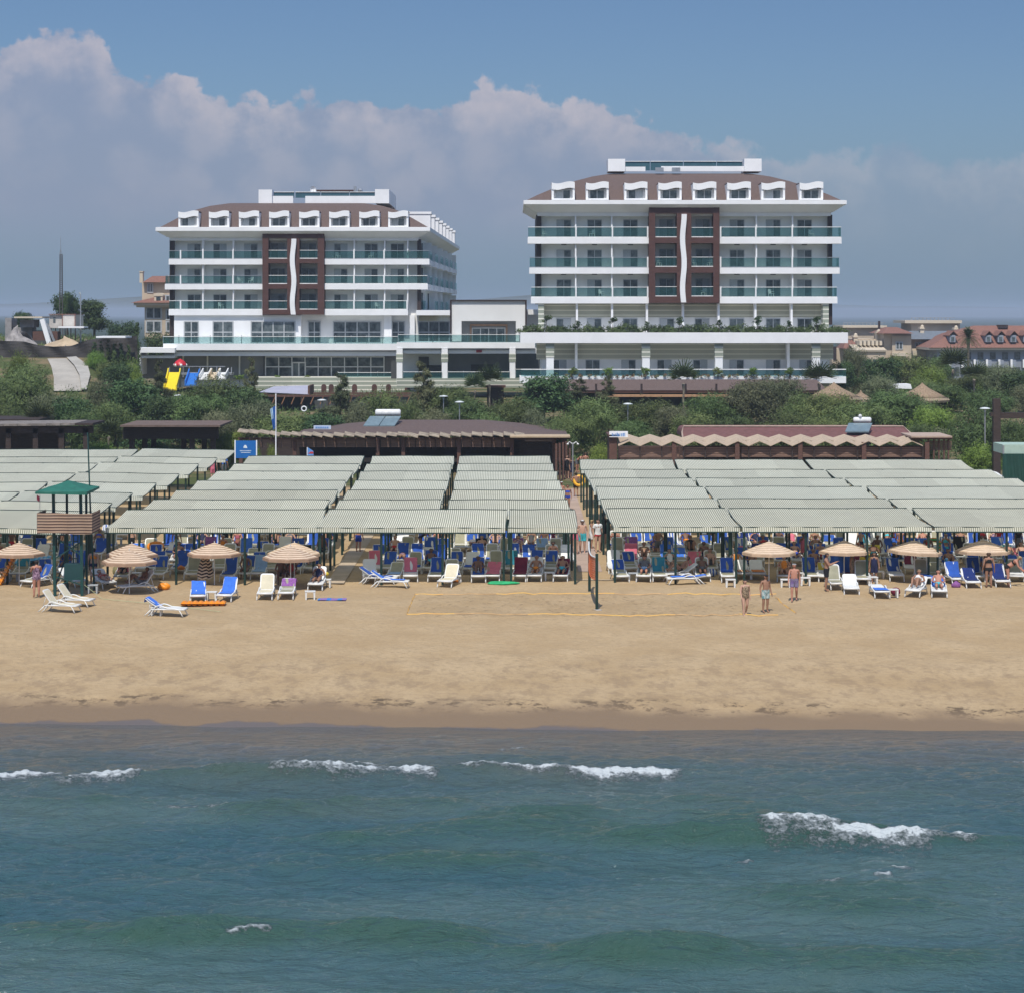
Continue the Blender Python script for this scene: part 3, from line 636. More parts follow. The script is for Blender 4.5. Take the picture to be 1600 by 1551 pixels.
m = MB(); bx(m, 814, 1322, 578.5, 589, D2 - .3, D2 - .24); o = m.build('glass_balustrade', [BGLASS], hr); m = MB(); bx(m, 814, 1322, 576.8, 578.3, D2 - .34, D2 - .2); m.build('handrail', [RAIL], o)
m = MB(); bx(m, 812, 1322, 588.5, 599, D2 - .5, wy - .2); m.build('terrace_slab', [WHITE], hr)
for a, b, c in ((950, 976.8, 248.5), (1163, 1190, 248.2)): m = MB(); bx(m, a, b, c, 268, D + 5.2, D + 9); m.build('roof_box', [WHITE], hr)
m = MB(); bx(m, 977, 1008.5, 260.8, 268, D + 5.6, D + 5.9); bx(m, 1033, 1163, 260, 268, D + 5.6, D + 5.9); m.build('roof_parapet', [WHITE], hr)
for a, b in ((977, 1016), (1017, 1068), (1069, 1120), (1121, 1162)):
    x0, x1 = PX(a, D + 7), PX(b, D + 7); m = MB(); m.box(x0, x1, D + 7.6, D + 7.72, PZ(266, D + 7), PZ(252.5, D + 7)); m.box(x0, x1, D + 7.5, D + 7.8, PZ(252.4, D + 7), PZ(251.4, D + 7), 1); m.build('solar_panel', [SOLAR, RAIL], hr)
for px in (1024, 1050): m = MB(); bx(m, px, px + 13, 262, 268, D + 5.2, D + 5.5); m.build('roof_unit', [METAL], hr)

# ---- left hotel
D = 277.0; wy = D + 1.75
hl = E('hotel_building', (PX(460, D), D + 8, ground_z(0, D)), 'lower white hotel whose long balcony wing runs back along one side', 'hotel', 'white hotels behind the beach')
SX0, SY0, SX1, SY1 = PX(654, wy), wy, PX(704, 352), 352.0              # the wing's receding wall
c0 = [(PX(243, D - 1), D - 1), (PX(672, D - 1), D - 1), (PX(718, 356), 356), (PX(243, D - 1) + 1, 356)]
m = MB(); z0, z1 = PZ(605, wy), PZ(372, wy); m.loft([[(PX(267, wy), wy, z), (SX0, wy, z), (SX1, SY1, z), (PX(267, wy), SY1, z)] for z in (z0, z1)]); m.build('wall', [WALL], hl)
m = MB(); m.loft([ring(c0, i, i, PZ(py, D)) for i, py in ((1.5, 376), (1.42, 371), (1.2, 370.6), (.22, 363), (.08, 362.6), (0, 361.6), (0, 356), (.25, 355.6))]); m.build('cornice', [WHITE], hl)
c1 = [(a + (.2 if i in (0, 3) else -.2), b + (1.6 if i < 2 else -.25)) for i, (a, b) in enumerate(c0)]
roof(hl, c1, [(0, PZ(355.7, D)), (2.0, PZ(340.5, D)), (3.9, PZ(327.5, D)), (5.7, PZ(320, D)), (7.9, PZ(315.2, D)), (8.3, PZ(314.8, D))], .5)
for a, b in ((279, 310.5), (326.7, 358), (373.5, 405), (420.7, 452), (467.6, 499), (514.5, 546), (561.5, 593), (606.7, 638)): dormer(hl, a, b, 328, 355, D - .1, 3.4)
# dormers along the wing, seen edge on
for i in range(8):
    t_ = .10 + i * .115; q = Vector((c0[1][0] + (c0[2][0] - c0[1][0]) * t_ - .9, c0[1][1] + (c0[2][1] - c0[1][1]) * t_, PZ(355.6, D)))
    m = MB(); m.box(q.x - 2.2, q.x + .5, q.y, q.y + .35, q.z, q.z + 1.9); m.box(q.x - 2.2, q.x + .5, q.y + 2.4, q.y + 2.75, q.z, q.z + 1.9); m.box(q.x - 2.2, q.x + .62, q.y - .1, q.y + 2.85, q.z + 1.9, q.z + 2.2); m.box(q.x - 1.2, q.x - 1.0, q.y + .35, q.y + 2.4, q.z, q.z + 1.9, 1)
    m.build('dormer', [WHITE, WGLASS], hl)
for a, b, e in ((265, 271.5, 540), (652, 657.5, 488)): m = MB(); bx(m, a, b, 374, e, wy - .9, wy + .6); m.build('pilaster', [DARKBROWN], hl)
for k, (gt, st, sb, xl, xr) in enumerate(((391.5, 405, 413.6, 263.5, 671), (430.5, 444.2, 452.6, 257.5, 668.5), (469.8, 484.3, 493, 263.5, 637.5))):
    balcony(hl, xl, 410, st, sb, gt, D, wy, (282, 317, 364), (1, 0), k == 2)
    balcony(hl, 506.8, xr, st, sb, gt, D, wy, (553, 600) + ((636,) if k == 2 else ()), (0, 0), k > 0)
    tp = (375, 413.6, 452.6)[k]
    for p in (317, 364.5, 553.5, 601, 637): m = MB(); bx(m, p - 1, p + 1, tp, st - .2, D + .3, wy - .002); m.build('partition', [WHITE], hl)
    door_row(hl, (303.5, 343.8, 392, 532.5, 580, 621), 20, st - 23.5, st - 1.4, wy)
    # the wing's balconies step along the receding wall
    for i in range(6):
        ta, tb = i / 6, (i + 1) / 6 - .02; a = Vector((SX0 + (SX1 - SX0) * ta, SY0 + (SY1 - SY0) * ta, 0)); b_ = Vector((SX0 + (SX1 - SX0) * tb, SY0 + (SY1 - SY0) * tb, 0))
        out = 1.35 if k < 2 or i else .5; zt, zb, zg = PZ(st, D), PZ(sb, D), PZ(gt, D); m = MB()
        m.box(a.x - .3, a.x + out, a.y + (1.9 if i == 0 else 0), b_.y, zb, zt); o = m.build('balcony', [WHITE], hl)
        g = MB(); g.box(a.x + out - .1, a.x + out - .05, a.y + (1.9 if i == 0 else .1), b_.y, zt, zg); g.build('glass_panel', [BGLASS], o)
        g = MB(); g.box(a.x - .3, a.x + out - .15, b_.y - .25, b_.y, zt, zt + 2.3); g.build('partition', [WALL], o)
        g = MB(); g.box(a.x - .05, a.x + .30, a.y + 5.2, a.y + 7.2, zt + .05, zt + 2.1); g.build('balcony_door', [WGLASS], o)
m = MB(); bx(m, 650, 704, 485, 493, D, D + 40); m.build('terrace_roof', [WHITE], hl)
brown_frame(hl, (410, 419.3, 448.8, 467.8, 496.3, 506.5), ((363, 372.5), (404.5, 411.5), (444, 451.5), (484, 492)), D, wy, (454.5, 462, 373.5, 492))
# ground floor with tall windows, glass terrace rail, white bands
m = MB(); bx(m, 272, 470, 493, 540, D + .4, wy - .003); m.build('white_front', [WHITE], hl)
for a, b in ((600, 612), (640, 648)): m = MB(); bx(m, a, b, 493, 540, wy - .7, wy - .003); m.build('column', [WHITE], hl)
for a, b, c, dd in ((288, 310, 2, .38), (333, 364, 2, .38), (392.5, 461, 4, .38), (482, 500.5, 2, 1.74), (521, 595, 4, 1.74), (613, 632, 2, 1.74), (654, 702, 3, 1.74)): window(hl, 'window', a, b, 503, 536, D + dd, c, 2, fr=.13)
D3 = D - 2.4
def terrace_rail(parent, a, b, t0, t1, d):
    m = MB(); bx(m, a, b, t0 + 1, t1, d + .05, d + .1); o = m.build('glass_balustrade', [BGLASS], parent)
    m = MB(); bx(m, a, b, t0, t0 + .8, d + .02, d + .14); m.build('handrail', [RAIL], o)
    for i in range(int((b - a) / 24) + 1): k = MB(); q = a + (b - a) * i / max(int((b - a) / 24), 1); bx(k, q - .5, q + .5, t0 - 1.5, t1, d + .11, d + .2); k.build('post', [METAL], o)
terrace_rail(hl, 255, 622, 526, 537.6, D3)
m = MB(); bx(m, 255, 623, 537.4, 547.6, D3, wy); bx(m, 255, 623, 550.4, 556.6, D3 + .5, wy); bx(m, 257, 623, 547.6, 550.4, D3 + .9, wy); m.build('terrace_slab', [WHITE], hl)
m = MB(); bx(m, 212, 273, 544, 551.5, D3 - 1.2, wy); bx(m, 212, 219.5, 551.5, 586, D3 - 1.2, wy); bx(m, 220, 272, 556, 560, D3 - .6, wy - 2); m.build('side_wing', [WHITE], hl)
m = MB(); bx(m, 219.5, 412, 556.6, 592, wy - .5, wy + 4); m.build('lobby_wall', [GREYW], hl)
for a in (285, 323, 373): m = MB(); bx(m, a, a + 2.2, 556.6, 590, wy - .8, wy - .503); m.build('column', [WHITE], hl)
window(hl, 'window', 415, 600, 558, 589, D + .3, 9, 2, fr=.13); window(hl, 'entrance_door', 457, 477, 567, 589, D + .18, 2, 1, fr=.16)
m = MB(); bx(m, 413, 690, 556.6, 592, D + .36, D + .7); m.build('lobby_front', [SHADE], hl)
terrace_rail(hl, 528, 621, 582, 592.5, D3 - .6)
m = MB(); bx(m, 396, 662, 589.6, 616, D3 - .8, D3 + 4); w_ = m.build('terrace_wall', [BAND], hl)
for a in (502, 513.5, 550, 581, 603, 632.5):
    dd = D3 - .83; x0, x1 = PX(a, dd), PX(a + 8, dd); zt, zb = PZ(600.5, dd), PZ(613.5, dd); m = MB(); r_ = (x1 - x0) / 2
    m.prism([(x0, zb), (x1, zb)] + [((x0 + x1) / 2 + r_ * math.cos(q * math.pi / 8), zt - r_ + r_ * math.sin(q * math.pi / 8)) for q in range(9)], dd, dd + .05); m.build('arched_niche', [BROWN], w_)
for a, b, c in ((404, 425, 296.5), (586, 608, 296)): m = MB(); bx(m, a, b, c, 318, D + 5.2, D + (22 if a > 500 else 8)); m.build('roof_box', [WHITE], hl)
m = MB(); bx(m, 425, 458, 306.5, 318, D + 5.6, D + 5.9); bx(m, 477, 586, 306.5, 318, D + 5.6, D + 5.9); m.build('roof_parapet', [WHITE], hl)
for a, b in ((427, 459), (461, 500), (501, 545), (546, 585)):
    x0, x1 = PX(a, D + 7), PX(b, D + 7); m = MB(); m.box(x0, x1, D + 7.6, D + 7.72, PZ(309, D + 7), PZ(300.5, D + 7)); m.box(x0, x1, D + 7.5, D + 7.8, PZ(300.4, D + 7), PZ(299.4, D + 7), 1); m.build('solar_panel', [SOLAR, RAIL], hl)
m = MB(); bx(m, 494, 552, 296.8, 298.6, D + 9, D + 12); m.build('roof_canopy', [BROWN], hl)
m = MB(); bx(m, 552.5, 557, 291.5, 301, D + 8.5, D + 9); m.ball((PX(563, D + 9), D + 9, PZ(298, D + 9)), .32); m.build('chimney_pipe', [METAL], hl)
m = MB(); q = Vector((PX(489.5, D + 9), D + 9, PZ(297, D + 9))); m.lathe([(.02, -.1), (.3, -.03), (.46, .12), (.48, .14)], 12, cap=False); m2 = MB().add([(q.x + a * .8, q.y - c, q.z + b) for a, b, c in m.v], m.f); m2.tube([q, q - Vector((0, 0, .9))], .04, 5); m2.build('dish_antenna', [WHITE], hl)

# ---- entrance hall between the hotels
D = 262.0
hm = E('hall_building', (PX(760, D), D + 5, ground_z(0, D)), 'low white panelled hall with a brown edge linking the two hotels', 'building')
PANEL = M('white_panel', (.78, .78, .77), .5, .03, .5)
m = MB()
for a, b, c, e in ((705.5, 721, 471, 534), (806, 820.5, 471, 534), (721, 806, 471, 502)): bx(m, a, b, c, e, D, D + 9)
for i in range(7): bx(m, 705.6 + i * 16.5, 705.9 + i * 16.5, 472, 502, D - .012, D)
o = m.build('panel_front', [PANEL], hm)
m = MB(); bx(m, 703, 823, 468.8, 471, D - .25, D + 9); bx(m, 703, 705.5, 471, 534, D - .25, D + 9); bx(m, 820.5, 823, 471, 534, D - .25, D + 9); m.build('edge_trim', [DARKBROWN], hm)
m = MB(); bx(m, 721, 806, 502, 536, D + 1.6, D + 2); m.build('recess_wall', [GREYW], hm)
m = MB()
for a, b, c, e in ((734, 737, 507, 536), (790, 793, 507, 536), (737, 790, 507, 510)): bx(m, a, b, c, e, D + 1.45, D + 1.598)
m.build('door_surround', [M('gilt_brown', (.26, .16, .10), .5)], hm); window(hm, 'entrance_door', 738, 789, 513, 536, D + 1.57, 4, 1, fr=.12)
D3 = D - 2.0
terrace_rail(hm, 622, 812, 522.8, 535.5, D3)
m = MB(); bx(m, 620, 836, 535.4, 544.6, D3, D + 9); bx(m, 620, 840, 547.8, 553, D3 + .5, D + 8); bx(m, 621, 838, 544.6, 547.8, D3 + .9, D + 7); m.build('terrace_slab', [WHITE], hm)
for a in (619.5, 690, 796):
    m = MB(); bx(m, a, a + 9.5, 545, 553, D3 - .12, D3 + .4, 0); bx(m, a - .6, a + 10, 553, 566, D3 - .15, D3 + .8, 1); bx(m, a + .2, a + 9.2, 566, 600, D3 - .1, D3 + .7, 0); m.build('column', [WHITE, BAND], hm)
m = MB(); bx(m, 620, 690, 553, 592, D + 4, D + 5, 1); bx(m, 690, 845, 553, 592, D + 4, D + 5, 0); m.build('lobby_wall', [GREYW, WALL], hm)
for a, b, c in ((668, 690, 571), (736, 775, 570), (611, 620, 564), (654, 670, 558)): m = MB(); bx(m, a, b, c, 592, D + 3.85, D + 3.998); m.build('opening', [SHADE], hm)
terrace_rail(hm, 630, 690, 581, 592, D3 - .4); terrace_rail(hm, 700, 796, 581, 592, D3 - .4); terrace_rail(hm, 806, 852, 577, 590, D3 - .4)
m = MB(); bx(m, 620, 880, 591.5, 606, D3 - .8, D + 6); m.build('terrace_wall', [BAND], hm)
m = MB(); bx(m, 744, 753, 547, 551, D3 + .36, D3 + .5); m.build('red_sign', [M('red_sign_face', (.30, .02, .03), .5)], hm)
m = MB(); bx(m, 822, 846, 484, 492, D + 2, D + 8); bx(m, 822, 846, 492, 520, D + 3, D + 8, 1); m.build('link_roof', [WHITE, WALL], hm)
# ---------------------------------------------------------------- road, far buildings, building site
def strip(name, left, right, mat, lift, sub=6, kind=None):
    m = MB(); rows = []
    for i in range(len(left) - 1):
        for k in range(sub):
            t_ = k / sub
            a = G(left[i][0] + (left[i + 1][0] - left[i][0]) * t_, left[i][1] + (left[i + 1][1] - left[i][1]) * t_); b = G(right[i][0] + (right[i + 1][0] - right[i][0]) * t_, right[i][1] + (right[i + 1][1] - right[i][1]) * t_)
            rows.append([a.lerp(b, q / 4) for q in range(5)])
    rows = [[(p.x, p.y, float(ground_z(p.x, p.y)) + lift) for p in r] for r in rows]
    m.loft(rows, 0, False, False); o = m.build(name, [mat]); o['kind'] = 'structure'; return o
CONC = M('concrete_paving', (.40, .38, .34), .9, .12, .7, .2, 8); ASPH = M('pale_asphalt', (.40, .37, .32), .9, .12, .5)
strip('road', [(74, 563), (80, 575), (84, 592), (84, 618)], [(104, 562.5), (116, 575), (124, 590), (128, 618)], ASPH, .16)
strip('pavement', [(104, 562.5), (116, 575), (124, 590), (128, 618)], [(119, 561.5), (137, 575), (141, 590), (134, 618)], CONC, .30)
BEIGE = M('beige_render', (.52, .43, .32), .85, .08, .4); CREAM = M('cream_trim', (.60, .52, .40), .8, .05, .5); BLUEW = M('bluegrey_wall', (.26, .29, .34), .85, .06, .4)
# house with bay, behind the left hotel
d = 345.0
b1 = E('apartment_building', (PX(240, d), d + 6, ground_z(0, d)), 'beige house with red hipped roof and tall bay, half hidden behind the lower hotel', 'building')
m = MB(); bx(m, 222, 275, 440, 470, d + 3, d + 14); bx(m, 226, 275, 474, 530, d, d + 12); m.build('wall', [BEIGE], b1)
m = MB(); x0, x1 = PX(219, d), PX(275, d); m.loft([[(x0, d + 2, PZ(441, d)), (x1, d + 2, PZ(441, d)), (x1, d + 15, PZ(441, d)), (x0, d + 15, PZ(441, d))], [(x0 + 1.2, d + 4, PZ(431, d)), (x1, d + 4, PZ(431, d)), (x1, d + 12, PZ(431, d)), (x0 + 1.2, d + 12, PZ(431, d))]])
x0 = PX(207, d); m.loft([[(x0, d - 1.6, PZ(473.5, d)), (x1, d - 1.6, PZ(473.5, d)), (x1, d + 12, PZ(473.5, d)), (x0, d + 12, PZ(473.5, d))], [(x0 + 3.5, d + 2.9, PZ(463, d)), (x1, d + 2.9, PZ(463, d)), (x1, d + 9, PZ(463, d)), (x0 + 3.5, d + 9, PZ(463, d))]]); r_ = m.build('roof', [RED_TILE], b1)
m = MB(); bx(m, 218, 223, 424.5, 442, d + 4, d + 5.2); bx(m, 217.4, 223.6, 424, 425.5, d + 3.9, d + 5.3); m.build('chimney', [CREAM], r_)
m = MB(); bx(m, 209, 275, 473.6, 477.5, d - 1.3, d + 11.5); bx(m, 213, 275, 477.5, 480.5, d - .8, d + 11); m.build('cornice', [CREAM], b1)
for a, b, c, e in ((228.5, 252, 481, 498), (228.5, 252, 502, 519), (231, 238.5, 443, 457), (259, 272, 462, 478), (260, 272, 484, 500), (260, 272, 503, 518)): window(b1, 'window', a, b, c, e, d - .03 + (3 if e < 460 else 0), 2, 1, fr=.22)
m = MB(); dd = d - .2; bx(m, 241, 254, 463, 471, dd, dd + 3); q = PX(247.5, dd); m.prism([(PX(240, dd), PZ(463, dd)), (PX(255, dd), PZ(463, dd))] + [(q + PX(807.5, dd) * math.cos(k * math.pi / 8), PZ(463, dd) + .5 * math.sin(k * math.pi / 8)) for k in range(9)], dd - .1, dd + 3); dm = m.build('dormer', [CREAM], b1)
m = MB(); bx(m, 244, 251, 464, 470, dd - .06, dd - .01); m.build('window', [WGLASS], dm)
# resort on the right: long blue-grey block under a red roof
d = 430.0
b2 = E('resort_building', (PX(1540, d), d + 8, ground_z(0, d)), 'long blue-grey resort block under a red roof with a row of dormers', 'building')
x0, x1, x2 = PX(1449, d), PX(1700, d), PX(1520, d)
m = MB(); bx(m, 1464, 1695, 544, 610, d, d + 14); m.build('wall', [BLUEW], b2)
m = MB(); m.loft([[(x0, d - 1.6, PZ(543.5, d)), (x1, d - 1.6, PZ(543.5, d)), (x1, d + 17, PZ(543.5, d)), (x0, d + 17, PZ(543.5, d))], [(PX(1490, d), d + 3.8, PZ(522, d)), (x1, d + 3.8, PZ(522, d)), (x1, d + 12, PZ(522, d)), (PX(1490, d), d + 12, PZ(522, d))], [(PX(1536, d), d + 6.5, PZ(509.5, d)), (x1, d + 6.5, PZ(509.5, d)), (x1, d + 9, PZ(509.5, d)), (PX(1536, d), d + 9, PZ(509.5, d))]]); m.build('roof', [RED_TILE], b2)
m = MB(); bx(m, 1451, 1695, 543.6, 547.4, d - 1.3, d + 14.5); m.build('cornice', [CREAM], b2)
for a in (1484, 1540, 1559, 1579, 1599):
    m = MB(); bx(m, a, a + 9, 524, 535, d - .6, d + 5); xx = PX(a + 4.5, d); m.prism([(PX(a - 3, d), PZ(525.5, d)), (xx, PZ(518, d)), (PX(a + 12, d), PZ(525.5, d)), (PX(a + 12, d), PZ(524.5, d)), (xx, PZ(517, d)), (PX(a - 3, d), PZ(524.5, d))], d - .9, d + 5, 1); dm = m.build('dormer', [BLUEW, RED_TILE], b2)
    g = MB(); bx(g, a + 2, a + 7, 527, 533.5, d - .66, d - .61); g.build('window', [WGLASS], dm)
for i in range(11):
    a = 1470 + i * 19.2
    for c, e in ((551, 562), (574, 588)): m = MB(); bx(m, a, a + 9, c, e, d - .08, d - .002); m.build('window', [WGLASS], b2)
    m = MB(); bx(m, a - 6, a + 2.5, 563, 575, d - 1.4, d - .002); m.build('balcony', [BLUEW], b2)
    m = MB(); bx(m, a - 6.2, a - 3, 562, 575, d - 1.5, d - 1.402); m.build('panel', [WHITE], b2)
m = MB(); bx(m, 1560, 1700, 596, 604, d - 20, d - 19); m.build('garden_wall', [WHITE], b2)
m = MB(); bx(m, 1560, 1575, 508, 513, d + 5, d + 7); m.build('roof_vent', [DARKBROWN], b2)
# beige turreted resort
d = 440.0
b3 = E('resort_building', (PX(1420, d), d + 10, ground_z(0, d)), 'ornate beige resort with square tower, arched windows and flat upper roof terrace', 'building')
m = MB()
for a, b, c, e, q in ((1320, 1382, 512, 600, 22), (1334, 1384, 550, 600, -4), (1381, 1424, 522, 600, 0), (1394, 1424, 525, 565, -.6), (1416, 1470, 530, 600, 3), (1416, 1500, 545, 600, 2), (1424, 1500, 505, 530, 16), (1300, 1320, 545, 600, 8), (1332, 1380, 530, 545, 6)): bx(m, a, b, c, e, d + q, d + q + 12, 0)
m.build('wall', [BEIGE], b3)
m = MB()
for a, b, c, e, q in ((1317, 1386, 509, 512.5, 21), (1414, 1503, 501, 505.5, 15), (1416, 1500, 548, 556, 1.6), (1394, 1416, 552, 557, -1.2), (1332, 1385, 547, 550, -4.4)): bx(m, a, b, c, e, d + q, d + q + 14, 0)
m.build('cornice', [CREAM], b3)
m = MB()
for a, b, c, e, q in ((1318, 1384, 505, 509, 24), (1424, 1492, 497, 501, 18)):
    for k in range(int((b - a) / 6)): bx(m, a + k * 6, a + k * 6 + .7, c, e, d + q, d + q + .3)
    bx(m, a, b, c - .6, c, d + q, d + q + .3)
m.build('railing', [METAL], b3)
m = MB()
def hip(m, a, b, yb, yt, d0, d1, ins): m.loft([[(PX(a, d0), d0, PZ(yb, d0)), (PX(b, d0), d0, PZ(yb, d0)), (PX(b, d0), d1, PZ(yb, d0)), (PX(a, d0), d1, PZ(yb, d0))], [(PX(a + ins, d0), d0 + (d1 - d0) * .4, PZ(yt, d0)), (PX(b - ins, d0), d0 + (d1 - d0) * .4, PZ(yt, d0)), (PX(b - ins, d0), d0 + (d1 - d0) * .6, PZ(yt, d0)), (PX(a + ins, d0), d0 + (d1 - d0) * .6, PZ(yt, d0))]])
hip(m, 1378, 1428, 521.5, 512, d - 2, d + 14, 17); hip(m, 1318, 1345, 545, 532, d + 2, d + 12, 8); rr_ = m.build('roof', [RED_TILE], b3)
m = MB(); hip(m, 1424, 1498, 530.5, 518, d + 1, d + 14, 4); m.build('solar_roof', [M('grey_roof', (.17, .19, .21), .5, .1, 2)], b3)
for a, c in ((1337, 524), (1373, 518), (1441, 511), (1494, 512)): m = MB(); bx(m, a - 3, a + 3, c, c + 14, d + 5, d + 7); bx(m, a - 4, a + 4, c + 2, c + 3.5, d + 4.8, d + 7.2); m.ball((PX(a, d + 6), d + 6, PZ(c - .5, d + 6)), .35); m.build('chimney', [CREAM], rr_)
m = MB(); bx(m, 1372.5, 1375.5, 502, 520, d + 14, d + 14.6); m.build('chimney_pipe', [DARKBROWN], rr_)
for k in range(6): m = MB(); bx(m, 1343 + k * 6.3, 1347 + k * 6.3, 533, 540, d - 1, d + 7); m.build('fin', [CREAM], b3)
m = MB(); x0, x1 = PX(1334, d - 3), PX(1384, d - 3); m.quad((x0, d - 4.5, PZ(548, d - 4)), (x1, d - 4.5, PZ(548, d - 4)), (x1, d + 3, PZ(539, d)), (x0, d + 3, PZ(539, d))); m.build('canopy_roof', [CREAM], b3)
window(b3, 'window', 1400, 1410, 535, 546, d - .66, 2, 1, fr=.2); window(b3, 'window', 1430, 1440, 536, 546, d + 1.98 + .9, 2, 1, fr=.2)
for k in range(5):
    for c, e in ((562, 574), (582, 596)): m = MB(); bx(m, 1337 + k * 9, 1343 + k * 9, c, e, d - 4.2, d - 4.01); m.build('window', [WGLASS], b3)
m = MB(); bx(m, 1302, 1307, 542, 563, d + 7.8, d + 7.99); m.build('window', [DARKBROWN], b3)
# building site on the left
d = 262.0
s1 = E('site_container', (PX(97, d), d, ground_z(PX(97, d), d)), 'white site container beside the drilling rig, standing on posts over a white shelter', 'container')
m = MB(); bx(m, 77, 97, 492.5, 513, d, d + 5); bx(m, 97.6, 117, 492, 512.5, d - .2, d + 5); m.build('shell', [M('dirty_white_metal', (.55, .52, .47), .6, .15, 1.0)], s1)
m = MB(); bx(m, 76, 118, 491, 492, d - .3, d + 5.2); bx(m, 96.8, 97.8, 492, 513, d - .3, d - .2); bx(m, 116.4, 117.6, 492, 513, d - .32, d - .21); m.build('frame', [RED_TILE], s1)
m = MB(); bx(m, 83, 86.5, 496, 504, d - .06, d - .005); m.build('window', [WGLASS], s1)
m = MB()
for a in (79, 86, 93, 101, 110, 117): bx(m, a, a + 1, 513, 532, d + .2, d + .4)
m.build('stilt', [REDWOOD], s1)
m = MB(); bx(m, 91, 131, 510.5, 513, d - 3, d - .33); m.build('awning', [WHITE], s1)
s2 = E('site_shed', (PX(45, d), d, ground_z(PX(45, d), d)), 'grey open block shed with a pale flat roof on the building site', 'shed')
m = MB(); bx(m, 31, 53, 500, 512, d, d + 3); bx(m, 8, 18, 497, 536, d + 1, d + 4); bx(m, 18, 50, 512, 536, d + 1.5, d + 4); m.build('wall', [M('grey_block', (.26, .25, .25), .9, .25, 1.2)], s2)
m = MB(); bx(m, 53, 70, 517, 519, d, d + 3); bx(m, 54, 72, 519, 535, d + 2, d + 3); m.build('opening', [SHADE], s2)
m = MB(); bx(m, 22, 66, 495, 497.5, d - 1.5, d + 4); m.build('roof', [CREAM], s2)
s3 = E('drilling_rig', (PX(78, d - 3), d - 3, ground_z(PX(78, d), d)), 'white drilling rig boom leaning over the mesh fence', 'machine')
a_, b_ = P(66, 499, d - 3), P(80, 547, d - 3); m = MB(); m.bar(a_, b_, .55, .5); m.build('boom', [WHITE], s3); m = MB(); m.bar(a_ + Vector((.5, .2, -.5)), a_.lerp(b_, .75) + Vector((.6, .2, 0)), .25); m.build('piston', [METAL], s3)
m = MB(); m.box(a_.x - 1.2, a_.x + 1.6, d - 2.4, d - .5, PZ(532, d), PZ(518, d)); m.build('cab', [REDWOOD], s3)
m = MB(); m.box(a_.x - 1.6, a_.x + 2.2, d - 2.6, d - .3, PZ(541, d), PZ(532, d)); m.build('track', [SHADE], s3)
def heap(name, px, py0, py1, wpx, d, mat, label, cat, seed):
    r = np.random.RandomState(seed); c = P(px, py1, d); h = PZ(py0, d) - c.z; R_ = PX(800 + wpx / 2, d); m = MB()
    m.grid(22, 10, lambda u_, v_: (c.x + R_ * (1 - v_) * math.cos(6.2832 * u_) , c.y + R_ * .6 * (1 - v_) * math.sin(6.2832 * u_), c.z - .4 + (h + .4) * (v_ ** .8) * (1 + .25 * math.sin(9 * u_ + 5 * v_ + seed))))
    return m.build(name, [mat], None, True, base=c, label=label, cat=cat)
heap('sand_heap', 100, 529, 541, 80, d - 5, M('pale_earth', (.46, .36, .24), .95, .2, 1, .5, 5), 'low pale heap of earth behind the sagging mesh fence', 'heap', 2)
heap('rubble_heap', 28, 515, 540, 70, d - 4, M('rubble_grey', (.28, .26, .25), .95, .4, 1.5, .8, 4), 'grey rubble heap in front of the open block shed', 'heap', 5)
fm_ = MB(); d = 250.0; MESHF = M('black_shade_net', (.060, .055, .052), .95, .3, .6, .6, 3, stretch=(.5, 1, 2))
tops = [(-40, 530), (8, 533), (38, 534), (62, 540), (82, 542), (110, 541), (140, 531), (165, 528), (215, 525)]
def topy(px): return float(np.interp(px, [a for a, _ in tops], [b for _, b in tops]))
fm_.grid(60, 6, lambda u_, v_: (PX(-40 + 255 * u_, d), d + .35 * math.sin(u_ * 40 + v_ * 3) * (v_), PZ(562 + (topy(-40 + 255 * u_) - 562) * v_, d)))
fe = E('mesh_fence', (PX(90, d), d, ground_z(PX(90, d), d)), 'sagging black shade-net fence along the top of the road', 'fence'); fm_.build('net', [MESHF], fe)
for i in range(8): a = -30 + i * 33; m = MB(); bx(m, a - .4, a + .4, topy(a) - 1.5, 566, d + .4, d + .5); m.build('post', [METAL], fe)
m = MB(); bx(m, 150, 196, 525.8, 528.4, d - 5, d - 1); m.build('site_awning', [WHITE], None, base=P(173, 528, d), label='thin white awning sheet over the mesh fence by the conifers', cat='awning')
d = 300.0; mt = E('radio_mast', (PX(95.5, d), d, ground_z(PX(95, d), d)), 'thin lattice radio mast rising above the trees', 'mast'); m = MB()
for a in (-.22, .22):
    for b_ in (-.2, .2): m.bar(P(95.5, 470, d) + Vector((a, b_, -8)), P(95.5, 398, d) + Vector((a * .6, b_ * .6, 0)), .07)
for i in range(22): z0 = 470 - i * 3.3; m.bar(P(95.5, z0, d) + Vector((-.2, -.2, 0)), P(95.5, z0 - 3.3, d) + Vector((.2, -.2, 0)), .05); m.bar(P(95.5, z0, d) + Vector((.2, .2, 0)), P(95.5, z0 - 3.3, d) + Vector((-.2, .2, 0)), .05)
m.build('lattice', [M('dark_steel', (.10, .095, .09), .6)], mt); m = MB(); m.tube([P(95.5, 399, d), P(94.8, 386, d), P(94.3, 370, d)], [.05, .03, .02], 5); m.tube([P(93, 398, d), P(94.5, 391, d), P(96.3, 393, d)], .04, 5); m.build('antenna', [METAL], mt)
